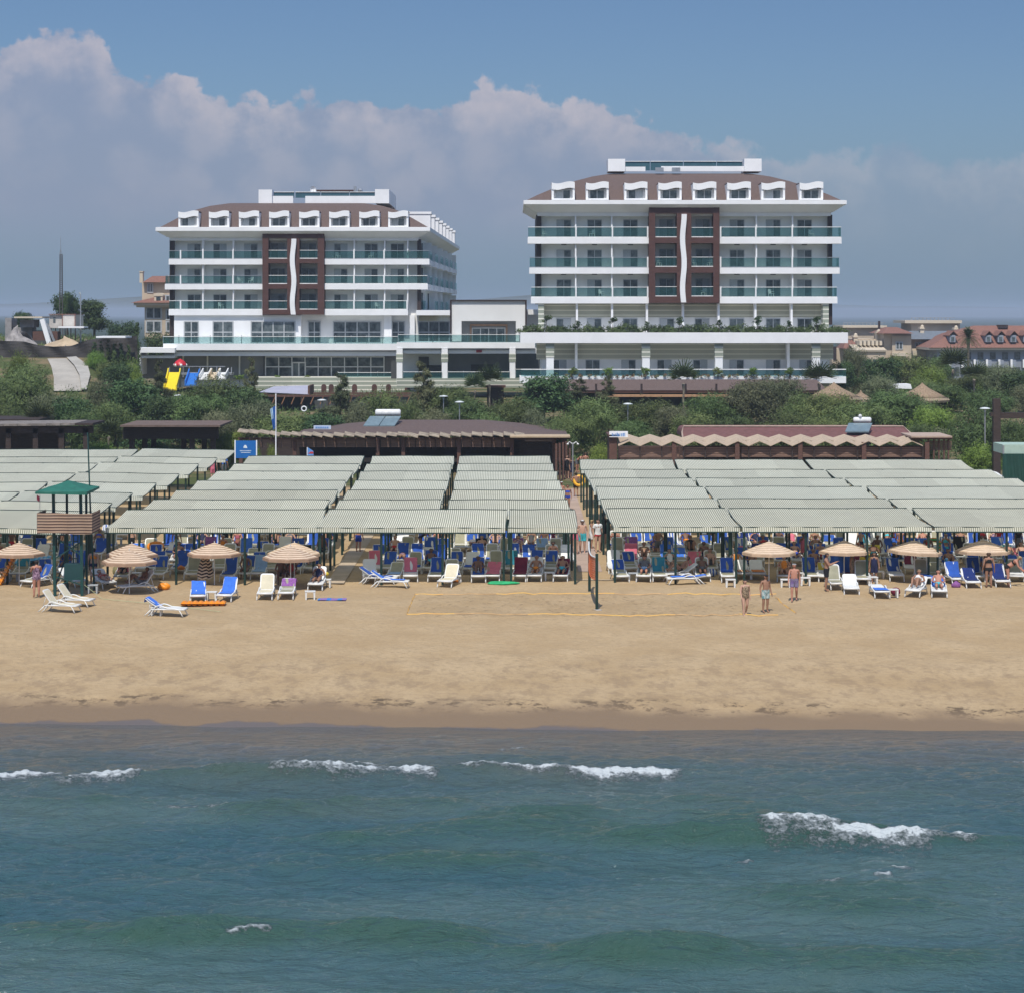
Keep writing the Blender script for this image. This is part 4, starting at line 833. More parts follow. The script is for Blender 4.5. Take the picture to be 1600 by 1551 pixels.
# distant hills
hm_ = M('hill_green', (.075, .085, .06), .95, .25, .002, coords='Object'); m = MB()
def hz(x): return 45 + 60 * math.sin(x * .00035 + 2.0) + 42 * math.sin(x * .0011 + .7) + 20 * math.sin(x * .0031)
m.grid(150, 8, lambda u_, v_: ((u_ - .5) * 26000, 9000 + 2600 * v_, max(hz((u_ - .5) * 26000) + 28 * (1.7 if (u_ - .5) * 26000 < -1000 else .0) - 30, 2) * math.sin(math.pi * min(v_ * 1.15, .99) * .5) ** .8 if v_ < .9 else -20))
m.build('hills', [hm_], None, True)['kind'] = 'structure'

# ---------------------------------------------------------------- pavilions, huts and arbours between beach and hotels
def slats(m, x0, x1, y, z0, z1, n, th=.03, mi=0):
    h = (z1 - z0) / n
    for i in range(n): m.box(x0, x1, y, y + th, z0 + i * h + h * .18, z0 + (i + 1) * h - h * .12, mi)
# large beach bar
d = 178.0; FLZ = 1.75
h1 = E('beach_bar', (PX(625, d), d + 6, FLZ), 'wide brown-roofed beach bar with slatted screens and a fringe of tilted boards', 'beach bar')
m = MB(); za, zb = PZ(682, d), PZ(657, d + 8)
m.loft([[(PX(455, d), d + .6, za), (PX(888, d), d + .6, za), (PX(888, d), d + 15, za), (PX(455, d), d + 15, za)], [(PX(603, d + 8), d + 7, zb), (PX(757, d + 8), d + 7, zb), (PX(757, d + 8), d + 9, zb), (PX(603, d + 8), d + 9, zb)]]); m.build('roof', [TILE], h1)
rb = random.Random(4)
for i in range(27):
    x = 372 + i * 16.6; m = MB(); a = P(x, 675 + 4.6 * min(i / 6, 1) + rb.uniform(-.7, .7), d - .2); w_ = .78; dz = rb.uniform(.10, .22)
    m.add([a + Vector(q) for q in ((0, -.55, 0), (w_, -.55, -dz), (w_, .9, .16 - dz), (0, .9, .16), (0, -.55, .05), (w_, -.55, .05 - dz), (w_, .9, .21 - dz), (0, .9, .21))], [(0, 3, 2, 1), (4, 5, 6, 7), (0, 1, 5, 4), (1, 2, 6, 5), (2, 3, 7, 6), (3, 0, 4, 7)])
    m.build('roof_board', [M('sun_bleached_board', (.33, .27, .20), .8, .35, 2.2)], h1)
m = MB(); bx(m, 372, 890, 684, 687, d + .2, d + .4); m.build('beam', [REDWOOD], h1)
for a, b in ((393, 459), (462, 588), (594, 628), (633, 716), (721, 800)):
    m = MB(); slats(m, PX(a, d), PX(b, d), d + .3, PZ(699.5, d), PZ(687.5, d), 6)
    for q in np.arange(a, b, 15.6): bx(m, q, q + 1, 687, 700, d + .25, d + .34, 1)
    m.build('slatted_screen', [PLANK, DARKWOOD], h1)
for a in (376, 392, 430, 460, 590, 630, 717, 800, 866, 882): m = MB(); x = PX(a, d); m.box(x - .14, x + .14, d + .05, d + .28, FLZ - .3, PZ(684, d)); m.build('post', [REDWOOD], h1)
for i in range(5): m = MB(); a = 868 + i * 5.2; x = PX(a, d - 3 + i); m.box(x - .08, x + .08, d - 6 + i, d - 5.85 + i, FLZ - .3, PZ(690, d - 3)); m.build('post', [REDWOOD], h1)
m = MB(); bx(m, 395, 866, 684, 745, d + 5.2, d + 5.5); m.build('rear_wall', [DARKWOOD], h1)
m = MB(); slats(m, PX(812, d), PX(866, d), d + .6, PZ(714, d), PZ(688, d), 12); m.build('slatted_screen', [DARKWOOD], h1)
m = MB(); bx(m, 797, 891, 681.6, 684, d - 2.5, d + .05); m.build('canopy', [M('bleached_edge', (.50, .38, .25), .8)], h1)
m = MB(); bx(m, 463, 800, 716, 722, d + 1.2, d + 1.8); m.build('counter', [M('counter_top', (.20, .14, .10), .5)], h1)
# long bar on the right with a zigzag shade roof
d = 172.0
h2 = E('beach_bar', (PX(1220, d), d + 4, FLZ), 'long maroon-roofed beach bar under a zigzag row of pale shade boards', 'beach bar')
x0, x1 = PX(1066, d + 3), PX(1424, d + 3); z0, z1 = PZ(685, d + 2), PZ(667, d + 5); m = MB()
pr = [(0, 0), (0, .45), (.02, .62), (.05, .78), (.10, .9), (.18, .97), (.3, 1)]
for zz in [0]:
    m.loft([[(x0 + 1.6 * a, d + 2 + 3.4 * b, z0 + (z1 - z0) * b), (x1 - 1.6 * a, d + 2 + 3.4 * b, z0 + (z1 - z0) * b), (x1 - 1.6 * a, d + 9 - 1.2 * b, z0 + (z1 - z0) * b), (x0 + 1.6 * a, d + 9 - 1.2 * b, z0 + (z1 - z0) * b)] for a, b in pr])
m.build('roof', [M('maroon_felt', (.165, .075, .068), .9, .15, 3)], h2)
m = MB(); m.tube([(x0 - .03, d + 1.95, z0), (x0 + .02, d + 3.5, z0 + (z1 - z0) * .5), (x0 + .25, d + 5.2, z1 + .02), (x1 - .25, d + 5.2, z1 + .02), (x1 - .02, d + 3.5, z0 + (z1 - z0) * .5), (x1 + .03, d + 1.95, z0)], .06, 5); m.tube([(x0, d + 1.95, z0), (x1, d + 1.95, z0)], .06, 5); m.build('roof_edge', [M('pale_trim', (.45, .34, .27), .8)], h2)
SB = M('pale_shade_board', (.47, .37, .27), .85, .15, 2, stretch=(1, 5, 1))
n = 14; wpx = (1442 - 966) / n
for row, (dy, up_) in enumerate(((0, 0), (1.55, .22))):
    for i in range(n):
        a = 966 + i * wpx ; m = MB(); yy = d - 1.1 + dy; xa, xm, xb = PX(a, yy), PX(a + wpx / 2, yy), PX(a + wpx, yy); zl = PZ(696.5, d - 1.1) + up_; zp = zl + (.26 if row else .36)
        for s_ in range(5):
            ya = yy + s_ * .30; q = .045 * s_
            m.add([(xa, ya, zl + q), (xm, ya, zp + q), (xb, ya, zl + q), (xa, ya + .27, zl + q + .04), (xm, ya + .27, zp + q + .04), (xb, ya + .27, zl + q + .04), (xa, ya, zl + q - .05), (xm, ya, zp + q - .05), (xb, ya, zl + q - .05)], [(0, 1, 4, 3), (1, 2, 5, 4), (6, 7, 1, 0), (7, 8, 2, 1)])
        m.build('shade_board', [SB], h2)
for i in range(n + 1): m = MB(); bx(m, 966 + i * wpx - .9, 966 + i * wpx + .9, 696.5, 716, d - .9, d - .8); m.build('post', [DARKWOOD], h2)
for a in (1052, 1150, 1248, 1347, 1445): m = MB(); x = PX(a, d); m.box(x - .16, x + .16, d - 1.0, d - .7, FLZ - .3, PZ(690, d)); m.build('post', [REDWOOD], h2)
for i in range(5): m = MB(); a = 966 + i * 95.2; slats(m, PX(a + 1, d), PX(a + 94, d), d - .6, PZ(713.5, d), PZ(698, d), 6); m.build('slatted_screen', [PLANK], h2)
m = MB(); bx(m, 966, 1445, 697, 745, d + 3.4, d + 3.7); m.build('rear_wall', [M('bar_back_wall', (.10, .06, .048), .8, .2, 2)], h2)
m = MB(); bx(m, 952, 964, 681, 745, d - .6, d + 3); bx(m, 950, 968, 679.5, 682, d - .9, d + 3.2); m.build('kiosk', [REDWOOD], h2)
m = MB(); bx(m, 1424, 1488, 681.5, 684, d - 1.2, d + 4); bx(m, 1424, 1488, 684, 686.5, d - 1.0, d + 3.8, 1); m.build('side_roof', [M('pale_trim', (.45, .34, .27)), REDWOOD], h2)
m = MB(); slats(m, PX(1446, d), PX(1486, d), d - .2, PZ(704, d), PZ(689, d), 6); m.build('slatted_screen', [PLANK], h2)
for a in (1450, 1458, 1466, 1474, 1481): m = MB(); bx(m, a, a + 2.4, 686.5, 745, d - .6, d - .45); m.build('post', [REDWOOD], h2)
sg = E('name_board', P(966, 683, d - .8), 'small white board with faint blue lettering on the kiosk roof', 'sign'); m = MB(); bx(m, 952, 981, 674, 683.4, d - .9, d - .8); m.build('board', [WHITE], sg); m = MB()
rb = random.Random(9)
for i in range(9): a = 956 + i * 2.45; bx(m, a, a + rb.uniform(1.0, 1.9), 676.5 + rb.uniform(0, 2.2), 682, d - .915, d - .903)
m.build('lettering', [M('faded_blue_ink', (.10, .25, .55), .6)], sg)
# left arbours
d = 176.0
h3 = E('timber_arbour', (PX(60, d), d + 4, FLZ), 'dark timber arbour roofed with grey boards at the edge of the garden', 'arbour')
for i in range(7): m = MB(); a = -40 + i * 22.5; bx(m, a, a + 22, 663 - i * .25, 666.5 - i * .25, d - 2.2, d + 3.2, 0); m.build('roof_board', [M('grey_board', (.21, .185, .165), .85, .3, 2)], h3)
m = MB(); bx(m, -40, 145, 666, 677, d - 1.6, d - 1.3); bx(m, -40, 145, 666, 672, d + 2.6, d + 2.9); bx(m, 100, 145, 661.5, 665, d - 2.1, d + 3); m.build('beam', [DARKWOOD], h3)
for a in (20, 62, 102, 140): m = MB(); x = PX(a, d); m.box(x - .2, x + .2, d - 1.6, d - 1.2, FLZ - .3, PZ(668, d)); m.build('post', [DARKWOOD], h3)
m = MB(); bx(m, -40, 94, 677, 745, d + 1.5, d + 1.8); m.build('rear_wall', [DARKWOOD], h3)
h6 = E('timber_arbour', (PX(20, d + 8), d + 8, 2), 'second dark arbour roof rising behind the board-roofed arbour', 'arbour'); m = MB(); bx(m, -60, 62, 655, 663, d + 8, d + 14); m.build('roof', [DARKWOOD], h6)
m = MB(); bx(m, -10, 60, 663, 700, d + 9, d + 9.3); m.build('wall', [DARKWOOD], h6)
d = 180.0
h4 = E('timber_arbour', (PX(266, d), d + 3, FLZ), 'free-standing flat-roofed dark timber arbour on square posts', 'arbour')
m = MB(); x0, x1 = PX(189, d - 1), PX(345, d - 1); zt = PZ(666, d); m.box(x0, x1, d - 1.4, d + 6.5, zt, zt + .14); m.build('roof', [M('arbour_roof', (.15, .105, .085), .85, .2, 2)], h4)
m = MB(); bx(m, 193, 341, 666.3, 686, d - .4, d - .1); slats(m, PX(193, d), PX(341, d), d - .46, PZ(686, d), PZ(668, d), 9); m.build('beam', [DARKWOOD], h4)
for a, q in ((206, 0), (226, 4), (240, 5), (287, 3), (300, 0), (319, 5), (333, 0)): m = MB(); x = PX(a, d + q); m.box(x - .19, x + .19, d + q - .1, d + q + .28, FLZ, zt); m.build('post', [DARKWOOD], h4)
# garden pavilions below the hotels
d = 234.0
h5 = E('garden_pavilion', (PX(1050, d), d + 4, 5.6), 'long tiled pavilion with red-brown beams below the planted hotel terrace', 'pavilion')
m = MB(); m.loft([[(PX(862, d), d - .5, PZ(610, d)), (PX(1292, d), d - .5, PZ(610, d)), (PX(1292, d), d + 5, PZ(610, d)), (PX(862, d), d + 5, PZ(610, d))], [(PX(872, d), d + 2.6, PZ(595, d)), (PX(1282, d), d + 2.6, PZ(595, d)), (PX(1282, d), d + 4.4, PZ(595, d)), (PX(872, d), d + 4.4, PZ(595, d))]]); m.build('roof', [TILE], h5)
m = MB(); bx(m, 862, 1292, 610.2, 614, d - .4, d - .1); bx(m, 935, 1185, 617, 620.5, d - 1.4, d - .5, 1); m.build('beam', [REDWOOD, M('orange_board', (.42, .24, .13), .8)], h5)
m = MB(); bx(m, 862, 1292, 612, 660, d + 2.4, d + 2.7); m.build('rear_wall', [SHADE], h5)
for a in (930, 1001, 1070, 1118, 1160, 1230): m = MB(); bx(m, a, a + 3, 600, 650, d - .9, d - .6); m.build('post', [DARKBROWN], h5)
d = 228.0
h7 = E('garden_pavilion', (PX(520, d), d + 3, 5.4), 'low timber arbour with a lavender-grey metal sheet roof beside the arched terrace wall', 'pavilion')
m = MB(); m.add([P(404, 613, d), P(483, 616.5, d), P(483, 604.5, d) + Vector((0, 5, 0)), P(420, 606.5, d) + Vector((0, 5, 0))], [(0, 1, 2, 3)]); m.add([P(404, 613.8, d), P(483, 617.3, d), P(483, 604.5, d) + Vector((0, 5, -.06)), P(420, 606.5, d) + Vector((0, 5, -.06))], [(3, 2, 1, 0)]); m.build('roof', [M('lavender_sheet', (.42, .42, .50), .5, .06, .6)], h7)
m = MB(); bx(m, 412, 660, 617, 620.5, d, d + .3); bx(m, 412, 660, 613.5, 616, d + 3, d + 3.3); bx(m, 481, 484, 603, 617, d + .1, d + 5); m.build('beam', [REDWOOD], h7)
for a in np.arange(430, 660, 15): m = MB(); m.bar(P(a, 620.5, d), P(a - 5, 632, d), .10); m.build('brace', [M('orange_timber', (.25, .13, .07), .8)], h7)
for a in (428, 470, 512, 556, 600, 645): m = MB(); bx(m, a, a + 2.2, 620, 665, d, d + .2); m.build('post', [DARKWOOD], h7)
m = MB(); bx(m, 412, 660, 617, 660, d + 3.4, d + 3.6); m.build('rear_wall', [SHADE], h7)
THATCH = M('thatch', (.30, .215, .14), .95, .3, 7, .9, 18, stretch=(1, 1, .35)); THL = M('thatch_fringe', (.46, .36, .25), .95, .25, 9, .8, 16)
for px, yt, yb, wpx, d, lb in ((1303, 599, 622, 88, 222, 'large thatched parasol with a knotted peak beside the tiled pavilion'), (1345, 612, 623, 34, 225, 'small thatched parasol tucked behind the large one'), (1441, 600, 623, 84, 224, 'thatched parasol with an orange rim standing alone among the bushes')):
    o = E('thatched_parasol', on_ground(PX(px, d), d), lb, 'parasol', 'thatched parasols in the garden'); c = P(px, yb, d); h = PZ(yt, d) - c.z; R_ = PX(800 + wpx / 2, d)
    m = MB().lathe([(R_, 0), (R_ * .62, h * .36), (R_ * .3, h * .66), (R_ * .09, h * .93), (.12, h), (.02, h + .12)], 18, 0, c); m.build('roof', [THATCH], o, True)
    m = MB().lathe([(R_ * .98, -.32), (R_ * 1.02, -.1), (R_ * .97, .08)], 18, 0, c, False); m.build('fringe', [THL], o); m = MB(); m.tube([(c.x, c.y, ground_z(c.x, c.y)), (c.x, c.y, c.z + .2)], .1, 6); m.build('pole', [PALE_BARK], o)
d = 240.0; m = MB(); m.loft([[P(1389, 607, d), P(1425, 608, d), P(1425, 608, d) + Vector((0, 3, 0)), P(1389, 607, d) + Vector((0, 3, 0))], [P(1394, 601, d), P(1423, 600.5, d), P(1423, 600.5, d) + Vector((0, 2.5, 0)), P(1394, 601, d) + Vector((0, 2.5, 0))]])
o = E('tent', on_ground(PX(1407, d), d), 'low white tent roof between the thatched parasols', 'tent'); m.build('roof', [WHITE], o); m = MB(); [bx(m, a, a + 1, 606, 625, d + .1, d + .2) for a in (1391, 1422)]; m.build('pole', [METAL], o)
d = 226.0; o = E('garden_kiosk', on_ground(PX(775, d), d), 'small brown flat-roofed kiosk half hidden by palms below the hall', 'kiosk'); m = MB(); bx(m, 758, 790, 603, 606, d - .5, d + 2); m.build('roof', [REDWOOD], o); m = MB(); bx(m, 761, 787, 606, 640, d, d + 1.6); m.build('wall', [DARKWOOD], o)
# play slides
d = 247.0; ps = E('water_slide', on_ground(PX(312, d), d), 'play slides in yellow, blue and white under a red mushroom cap', 'slide')
def chute(px0, px1, yt, yb, mat, run=3.0, dd=d):
    m = MB(); x0, x1 = PX(px0, dd), PX(px1, dd); zt, zb = PZ(yt, dd), PZ(yb, dd); k = 8
    for a, b, hh in ((x0, x1, 0), (x0 - .1, x0 + .02, .45), (x1 - .02, x1 + .1, .45)):
        m.loft([[(a, dd - run * i / k, zt + (zb - zt) * (i / k) ** .85 - .12), (b, dd - run * i / k, zt + (zb - zt) * (i / k) ** .85 - .12), (b, dd - run * i / k, zt + (zb - zt) * (i / k) ** .85 + hh), (a, dd - run * i / k, zt + (zb - zt) * (i / k) ** .85 + hh)] for i in range(k + 1)])
    return m.build('chute', [mat], ps)
chute(263.5, 281, 582, 607, M('yellow_plastic', (.80, .62, .02), .4, .05)); chute(296, 311, 583, 600, M('blue_plastic', (.03, .17, .55), .4, .05))
for i, c in enumerate(('white', 'cream', 'white')): chute(318 + i * 13.5, 329 + i * 13.5, 582, 591, M('white_plastic', (.76, .76, .73), .4, .05) if c == 'white' else M('cream_plastic', (.72, .60, .42), .4, .05))
m = MB(); c = P(281.5, 571, d + 1); m.lathe([(.72, -.05), (.70, .10), (.48, .42), (.18, .62), (.03, .70)], 14, 0, c)
for a in range(6): m.ball((c.x + .62 * math.cos(a), c.y + .62 * math.sin(a), c.z + .02), .17, 8, 1)
m.build('mushroom_cap', [M('red_plastic', (.55, .02, .03), .4), M('white_plastic', (.76, .76, .73))], ps, True)
m = MB(); m.tube([P(281.5, 571, d + 1), P(281.5, 606, d + 1)], .12, 8); bx(m, 262, 362, 583, 586, d + .1, d + 2.2)
for a in (264, 282, 295, 312, 338, 361): bx(m, a, a + 1.2, 574, 606, d + 2, d + 2.12)
bx(m, 282, 352, 572.5, 573.5, d + 2.2, d + 2.3); m.build('platform', [METAL], ps)
# lamps, signs, flags
LAMPW = M('lamp_white', (.62, .66, .66), .4)
for px, yt, d, lb in ((693, 619, 206, 'mushroom garden lamp, taller of the pair behind the beach bar roof'), (718, 628, 200, 'mushroom garden lamp, lower of the pair behind the beach bar roof'), (981, 631, 198, 'mushroom garden lamp between bushes above the white name board'), (503, 625, 204, 'mushroom garden lamp beside the wispy tree and life ring'), (1539, 638, 178, 'mushroom garden lamp next to the black timber gate'), (279, 618, 212, 'mushroom garden lamp below the yellow slide')):
    g = on_ground(PX(px, d), d); o = E('garden_lamp', g, lb, 'lamp', 'mushroom garden lamps'); zt = PZ(yt, d); m = MB(); m.tube([g, (g.x, g.y, zt - .1)], .055, 6); m.build('pole', [METAL], o)
    m = MB(); m.lathe([(.06, -.35), (.10, -.12)], 8, 0, (g.x, g.y, zt)); m.lathe([(.42, -.06), (.40, 0), (.2, .06), (.02, .08)], 14, 0, (g.x, g.y, zt)); m.build('lamp_head', [LAMPW], o, True)
d = 262.0; g = on_ground(PX(126, d), d); o = E('street_lamp', g, 'slim steel street lamp standing in front of the far trees by the container', 'lamp'); m = MB(); m.tube([g, P(126, 460, d)], [.09, .05], 6); m.build('pole', [METAL], o); m = MB(); m.tube([P(126, 460, d), P(124, 457.5, d)], [.05, .14], 6); m.build('lamp_head', [LAMPW], o)
d = 192.0; m = MB(); c = P(475, 639, d); k = 18; m.tube([(c.x + .20 * math.cos(6.2832 * i / k), c.y, c.z + .20 * math.sin(6.2832 * i / k)) for i in range(k + 1)], .055, 6, cap=False); m.build('life_ring', [WHITE], None, True, base=c, label='white life ring hanging under the timber arbour', cat='life ring')
d = 165.0; g = on_ground(PX(431, d), d); o = E('flagpole', g, 'white flagpole in front of the beach bar', 'flagpole'); m = MB(); m.tube([g, P(431, 617, d)], [.06, .035], 7); m.ball(P(431, 616.5, d), .06, 6); m.build('pole', [WHITE], o)
m = MB(); m.grid(10, 14, lambda u_, v_: tuple(P(430.6 - 8 * u_ * (.5 + .5 * (1 - v_)), 634 + 34 * v_ + 5 * u_, d) + Vector((0, .16 * math.sin(u_ * 11 + v_ * 3) - .06, 0))), mif=lambda i, j: 1 if (5 < i and j < 7) else 0)
m.build('flag', [M('flag_blue', (.03, .13, .42), .8, .1), M('flag_pale', (.45, .62, .70), .8)], None, True, base=P(431, 634, d), label='blue flag with a pale corner hanging limp from the white flagpole', cat='flag')
d = 163.0; o = E('sign_board', on_ground(PX(384, d), d), 'blue sign with a white dome emblem and two lines of small white text', 'sign')
m = MB(); bx(m, 368, 400, 688.8, 716, d, d + .06); m.build('panel', [M('sign_blue', (.008, .13, .42), .5, .05)], o)
for a in (366.4, 400): m = MB(); bx(m, a, a + 1.7, 688, 740, d - .03, d + .09); m.build('post', [WHITE], o)
m = MB(); dd = d - .012; x = PX(383.2, dd); zc = PZ(700.3, dd); m.prism([(x + .13 * math.cos(k * math.pi / 10) * (1 if k < 10 else 1), zc + .22 * math.sin(k * math.pi / 10)) for k in range(11)], dd, dd + .008); m.prism([(x + .02, zc - .005), (x + .14, zc - .005), (x + .13, zc + .06), (x + .06, zc + .16)], dd - .004, dd - .001)
for yy, a, b in ((704, 374.8, 392.4), (706.8, 376.5, 391.5)):
    q = a
    while q < b: l_ = rb.uniform(.6, 1.5); bx(m, q, min(q + l_, b), yy, yy + 1.1, dd, dd + .008); q += l_ + .35
m.build('emblem', [M('sign_white', (.70, .78, .82), .5)], o)
d = 166.0; o = E('small_banner', on_ground(PX(486, d), d), 'small blue and red sail-shaped banner at the beach bar front', 'banner'); m = MB(); m.prism([(PX(480, d), PZ(716, d)), (PX(490.5, d), PZ(716, d)), (PX(489.5, d), PZ(705, d)), (PX(481.5, d), PZ(699.5, d)), (PX(480, d), PZ(699.5, d))], d, d + .03, 0); m.prism([(PX(481.5, d), PZ(709, d)), (PX(490, d), PZ(709, d)), (PX(489, d), PZ(706, d)), (PX(485, d), PZ(706, d))], d - .01, d - .002, 1); m.build('cloth', [M('banner_blue', (.12, .28, .60), .7), M('banner_red', (.45, .04, .05), .7)], o)
m = MB(); m.tube([on_ground(PX(480, d), d), P(480, 699, d)], .03, 5); m.build('pole', [WHITE], o)
sg = E('name_board', P(503, 670, 180), 'pale blue-white board lying along the left slope of the wide bar roof', 'sign'); m = MB(); bx(m, 490, 517, 665, 671, 179.6, 179.7); m.build('board', [M('pale_blue_board', (.50, .58, .70), .6, .04)], sg); m = MB()
for i in range(7): bx(m, 493 + i * 3, 495 + i * 3, 667, 669.4, 179.57, 179.597)
m.build('lettering', [M('faded_blue_ink', (.10, .25, .55), .6)], sg)
# solar water heaters
HEAT = M('heater_white', (.78, .78, .76), .35)
def heater(pxa, pxb, yt, ypan, ybot, d, lb, n):
    o = E('solar_water_heater', P((pxa + pxb) / 2, ybot, d), lb, 'water heater', 'solar water heaters on the bar roofs'); m = MB(); r_ = (PZ(yt, d) - PZ(ypan, d)) / 2; zc = PZ(ypan, d) + r_ + .05
    x0, x1 = PX(pxa, d), PX(pxb, d); m.tube([(x0, d + 1.2, zc), (x0 + .1, d + 1.2, zc), (x1 - .1, d + 1.2, zc), (x1, d + 1.2, zc)], [r_ * .7, r_, r_, r_ * .7], 14); m.build('tank', [HEAT], o, True)
    for i in range(n):
        a, b = x0 - .5 + (x1 - x0 + .5) * i / n, x0 - .5 + (x1 - x0 + .5) * (i + 1) / n - .06; m = MB()
        m.add([(a - .35, d - .4, PZ(ybot, d)), (b - .35, d - .4, PZ(ybot, d)), (b + .1, d + .9, zc - r_), (a + .1, d + .9, zc - r_), (a - .35, d - .4, PZ(ybot, d) - .1), (b - .35, d - .4, PZ(ybot, d) - .1), (b + .1, d + .9, zc - r_ - .1), (a + .1, d + .9, zc - r_ - .1)], [(0, 1, 2, 3), (7, 6, 5, 4), (4, 5, 1, 0), (5, 6, 2, 1), (6, 7, 3, 2), (7, 4, 0, 3)]); m.build('collector_panel', [M('collector_glass', (.16, .22, .25), .12, .1)], o)
    m = MB(); [m.bar((a, d + 1.2, zc), (a, d + 1.2, PZ(ybot, d) - .3), .06) for a in (x0 + .2, x1 - .2)]; m.build('stand', [METAL], o)
heater(585, 625, 641.5, 652, 664.5, 183, 'solar water heater with two collector panels on the wide brown bar roof', 2)
heater(1337, 1365, 654, 663, 673.5, 175, 'solar water heater with one collector panel on the long maroon bar roof', 1)
m = MB(); m.tube([P(1344, 655, 176), P(1344, 648, 176)], .03, 5); m.ball(P(1344, 650, 176), .14, 8); m.build('roof_lamp', [HEAT], None, base=P(1344, 655, 176), label='small round white lamp above the single panel heater', cat='lamp')
# gate, green booth
d = 173.0; o = E('timber_gate', on_ground(PX(1560, d), d), 'black timber gate frame with a tall post and long crossbar', 'gate'); m = MB(); x = PX(1558, d); m.box(x - .27, x + .27, d, d + .5, 1.4, PZ(623, d)); m.build('post', [DARKWOOD], o); m = MB(); bx(m, 1564, 1680, 645, 654, d + .02, d + .48); bx(m, 1548, 1552, 645, 651, d + .02, d + .48); m.build('crossbar', [DARKWOOD], o)
d = 152.0; o = E('green_booth', on_ground(PX(1600, d), d), 'booth wrapped in dark green tarpaulin with a pale green top band', 'booth'); m = MB(); bx(m, 1567, 1660, 695, 709, d, d + 3); m.build('top_band', [M('pale_green_sheet', (.38, .50, .42), .7, .06)], o)
m = MB(); m.grid(40, 8, lambda u_, v_: tuple(P(1566 + 90 * u_, 758 - 49 * v_, d) + Vector((0, .10 * math.sin(u_ * 55 + 3 * v_) * (1 - .3 * v_) - .12, 0)))); m.build('tarpaulin', [M('dark_green_tarp', (.012, .055, .040), .6, .2, 1.5)], o, True); m = MB(); m.tube([on_ground(PX(1567, d), d), P(1568, 696, d)], .06, 6); m.build('post', [METAL], o)

# ---------------------------------------------------------------- trees and shrubs
KH = {'tamarisk': 3.75, 'grey': 3.75, 'fresh': 3.75, 'dark': 5.9, 'wispy': 6.3, 'palm': 6.3, 'fanpalm': 3.9, 'shrub': 1.0, 'cypress': 4.2}
KW = {'tamarisk': 5.0, 'grey': 5.0, 'fresh': 5.0, 'dark': 5.2, 'wispy': 2.6, 'palm': 4.0, 'fanpalm': 2.8, 'shrub': .95, 'cypress': 1.1}
WORDS = {'tamarisk': ('feathery green tamarisk bush', 'tamarisk_tree', 'tree'), 'grey': ('grey-green feathery bush', 'tamarisk_tree', 'tree'), 'fresh': ('bright green leafy bush', 'garden_bush', 'bush'), 'dark': ('dark glossy broad-leaved tree', 'broadleaf_tree', 'tree'),
         'wispy': ('thin wispy upright tree', 'casuarina_tree', 'tree'), 'palm': ('tall feather palm', 'palm_tree', 'palm'), 'fanpalm': ('small shaggy fan palm', 'palm_tree', 'palm'), 'shrub': ('low round shrub', 'shrub', 'shrub'), 'cypress': ('slim pointed conifer', 'conifer_tree', 'tree')}
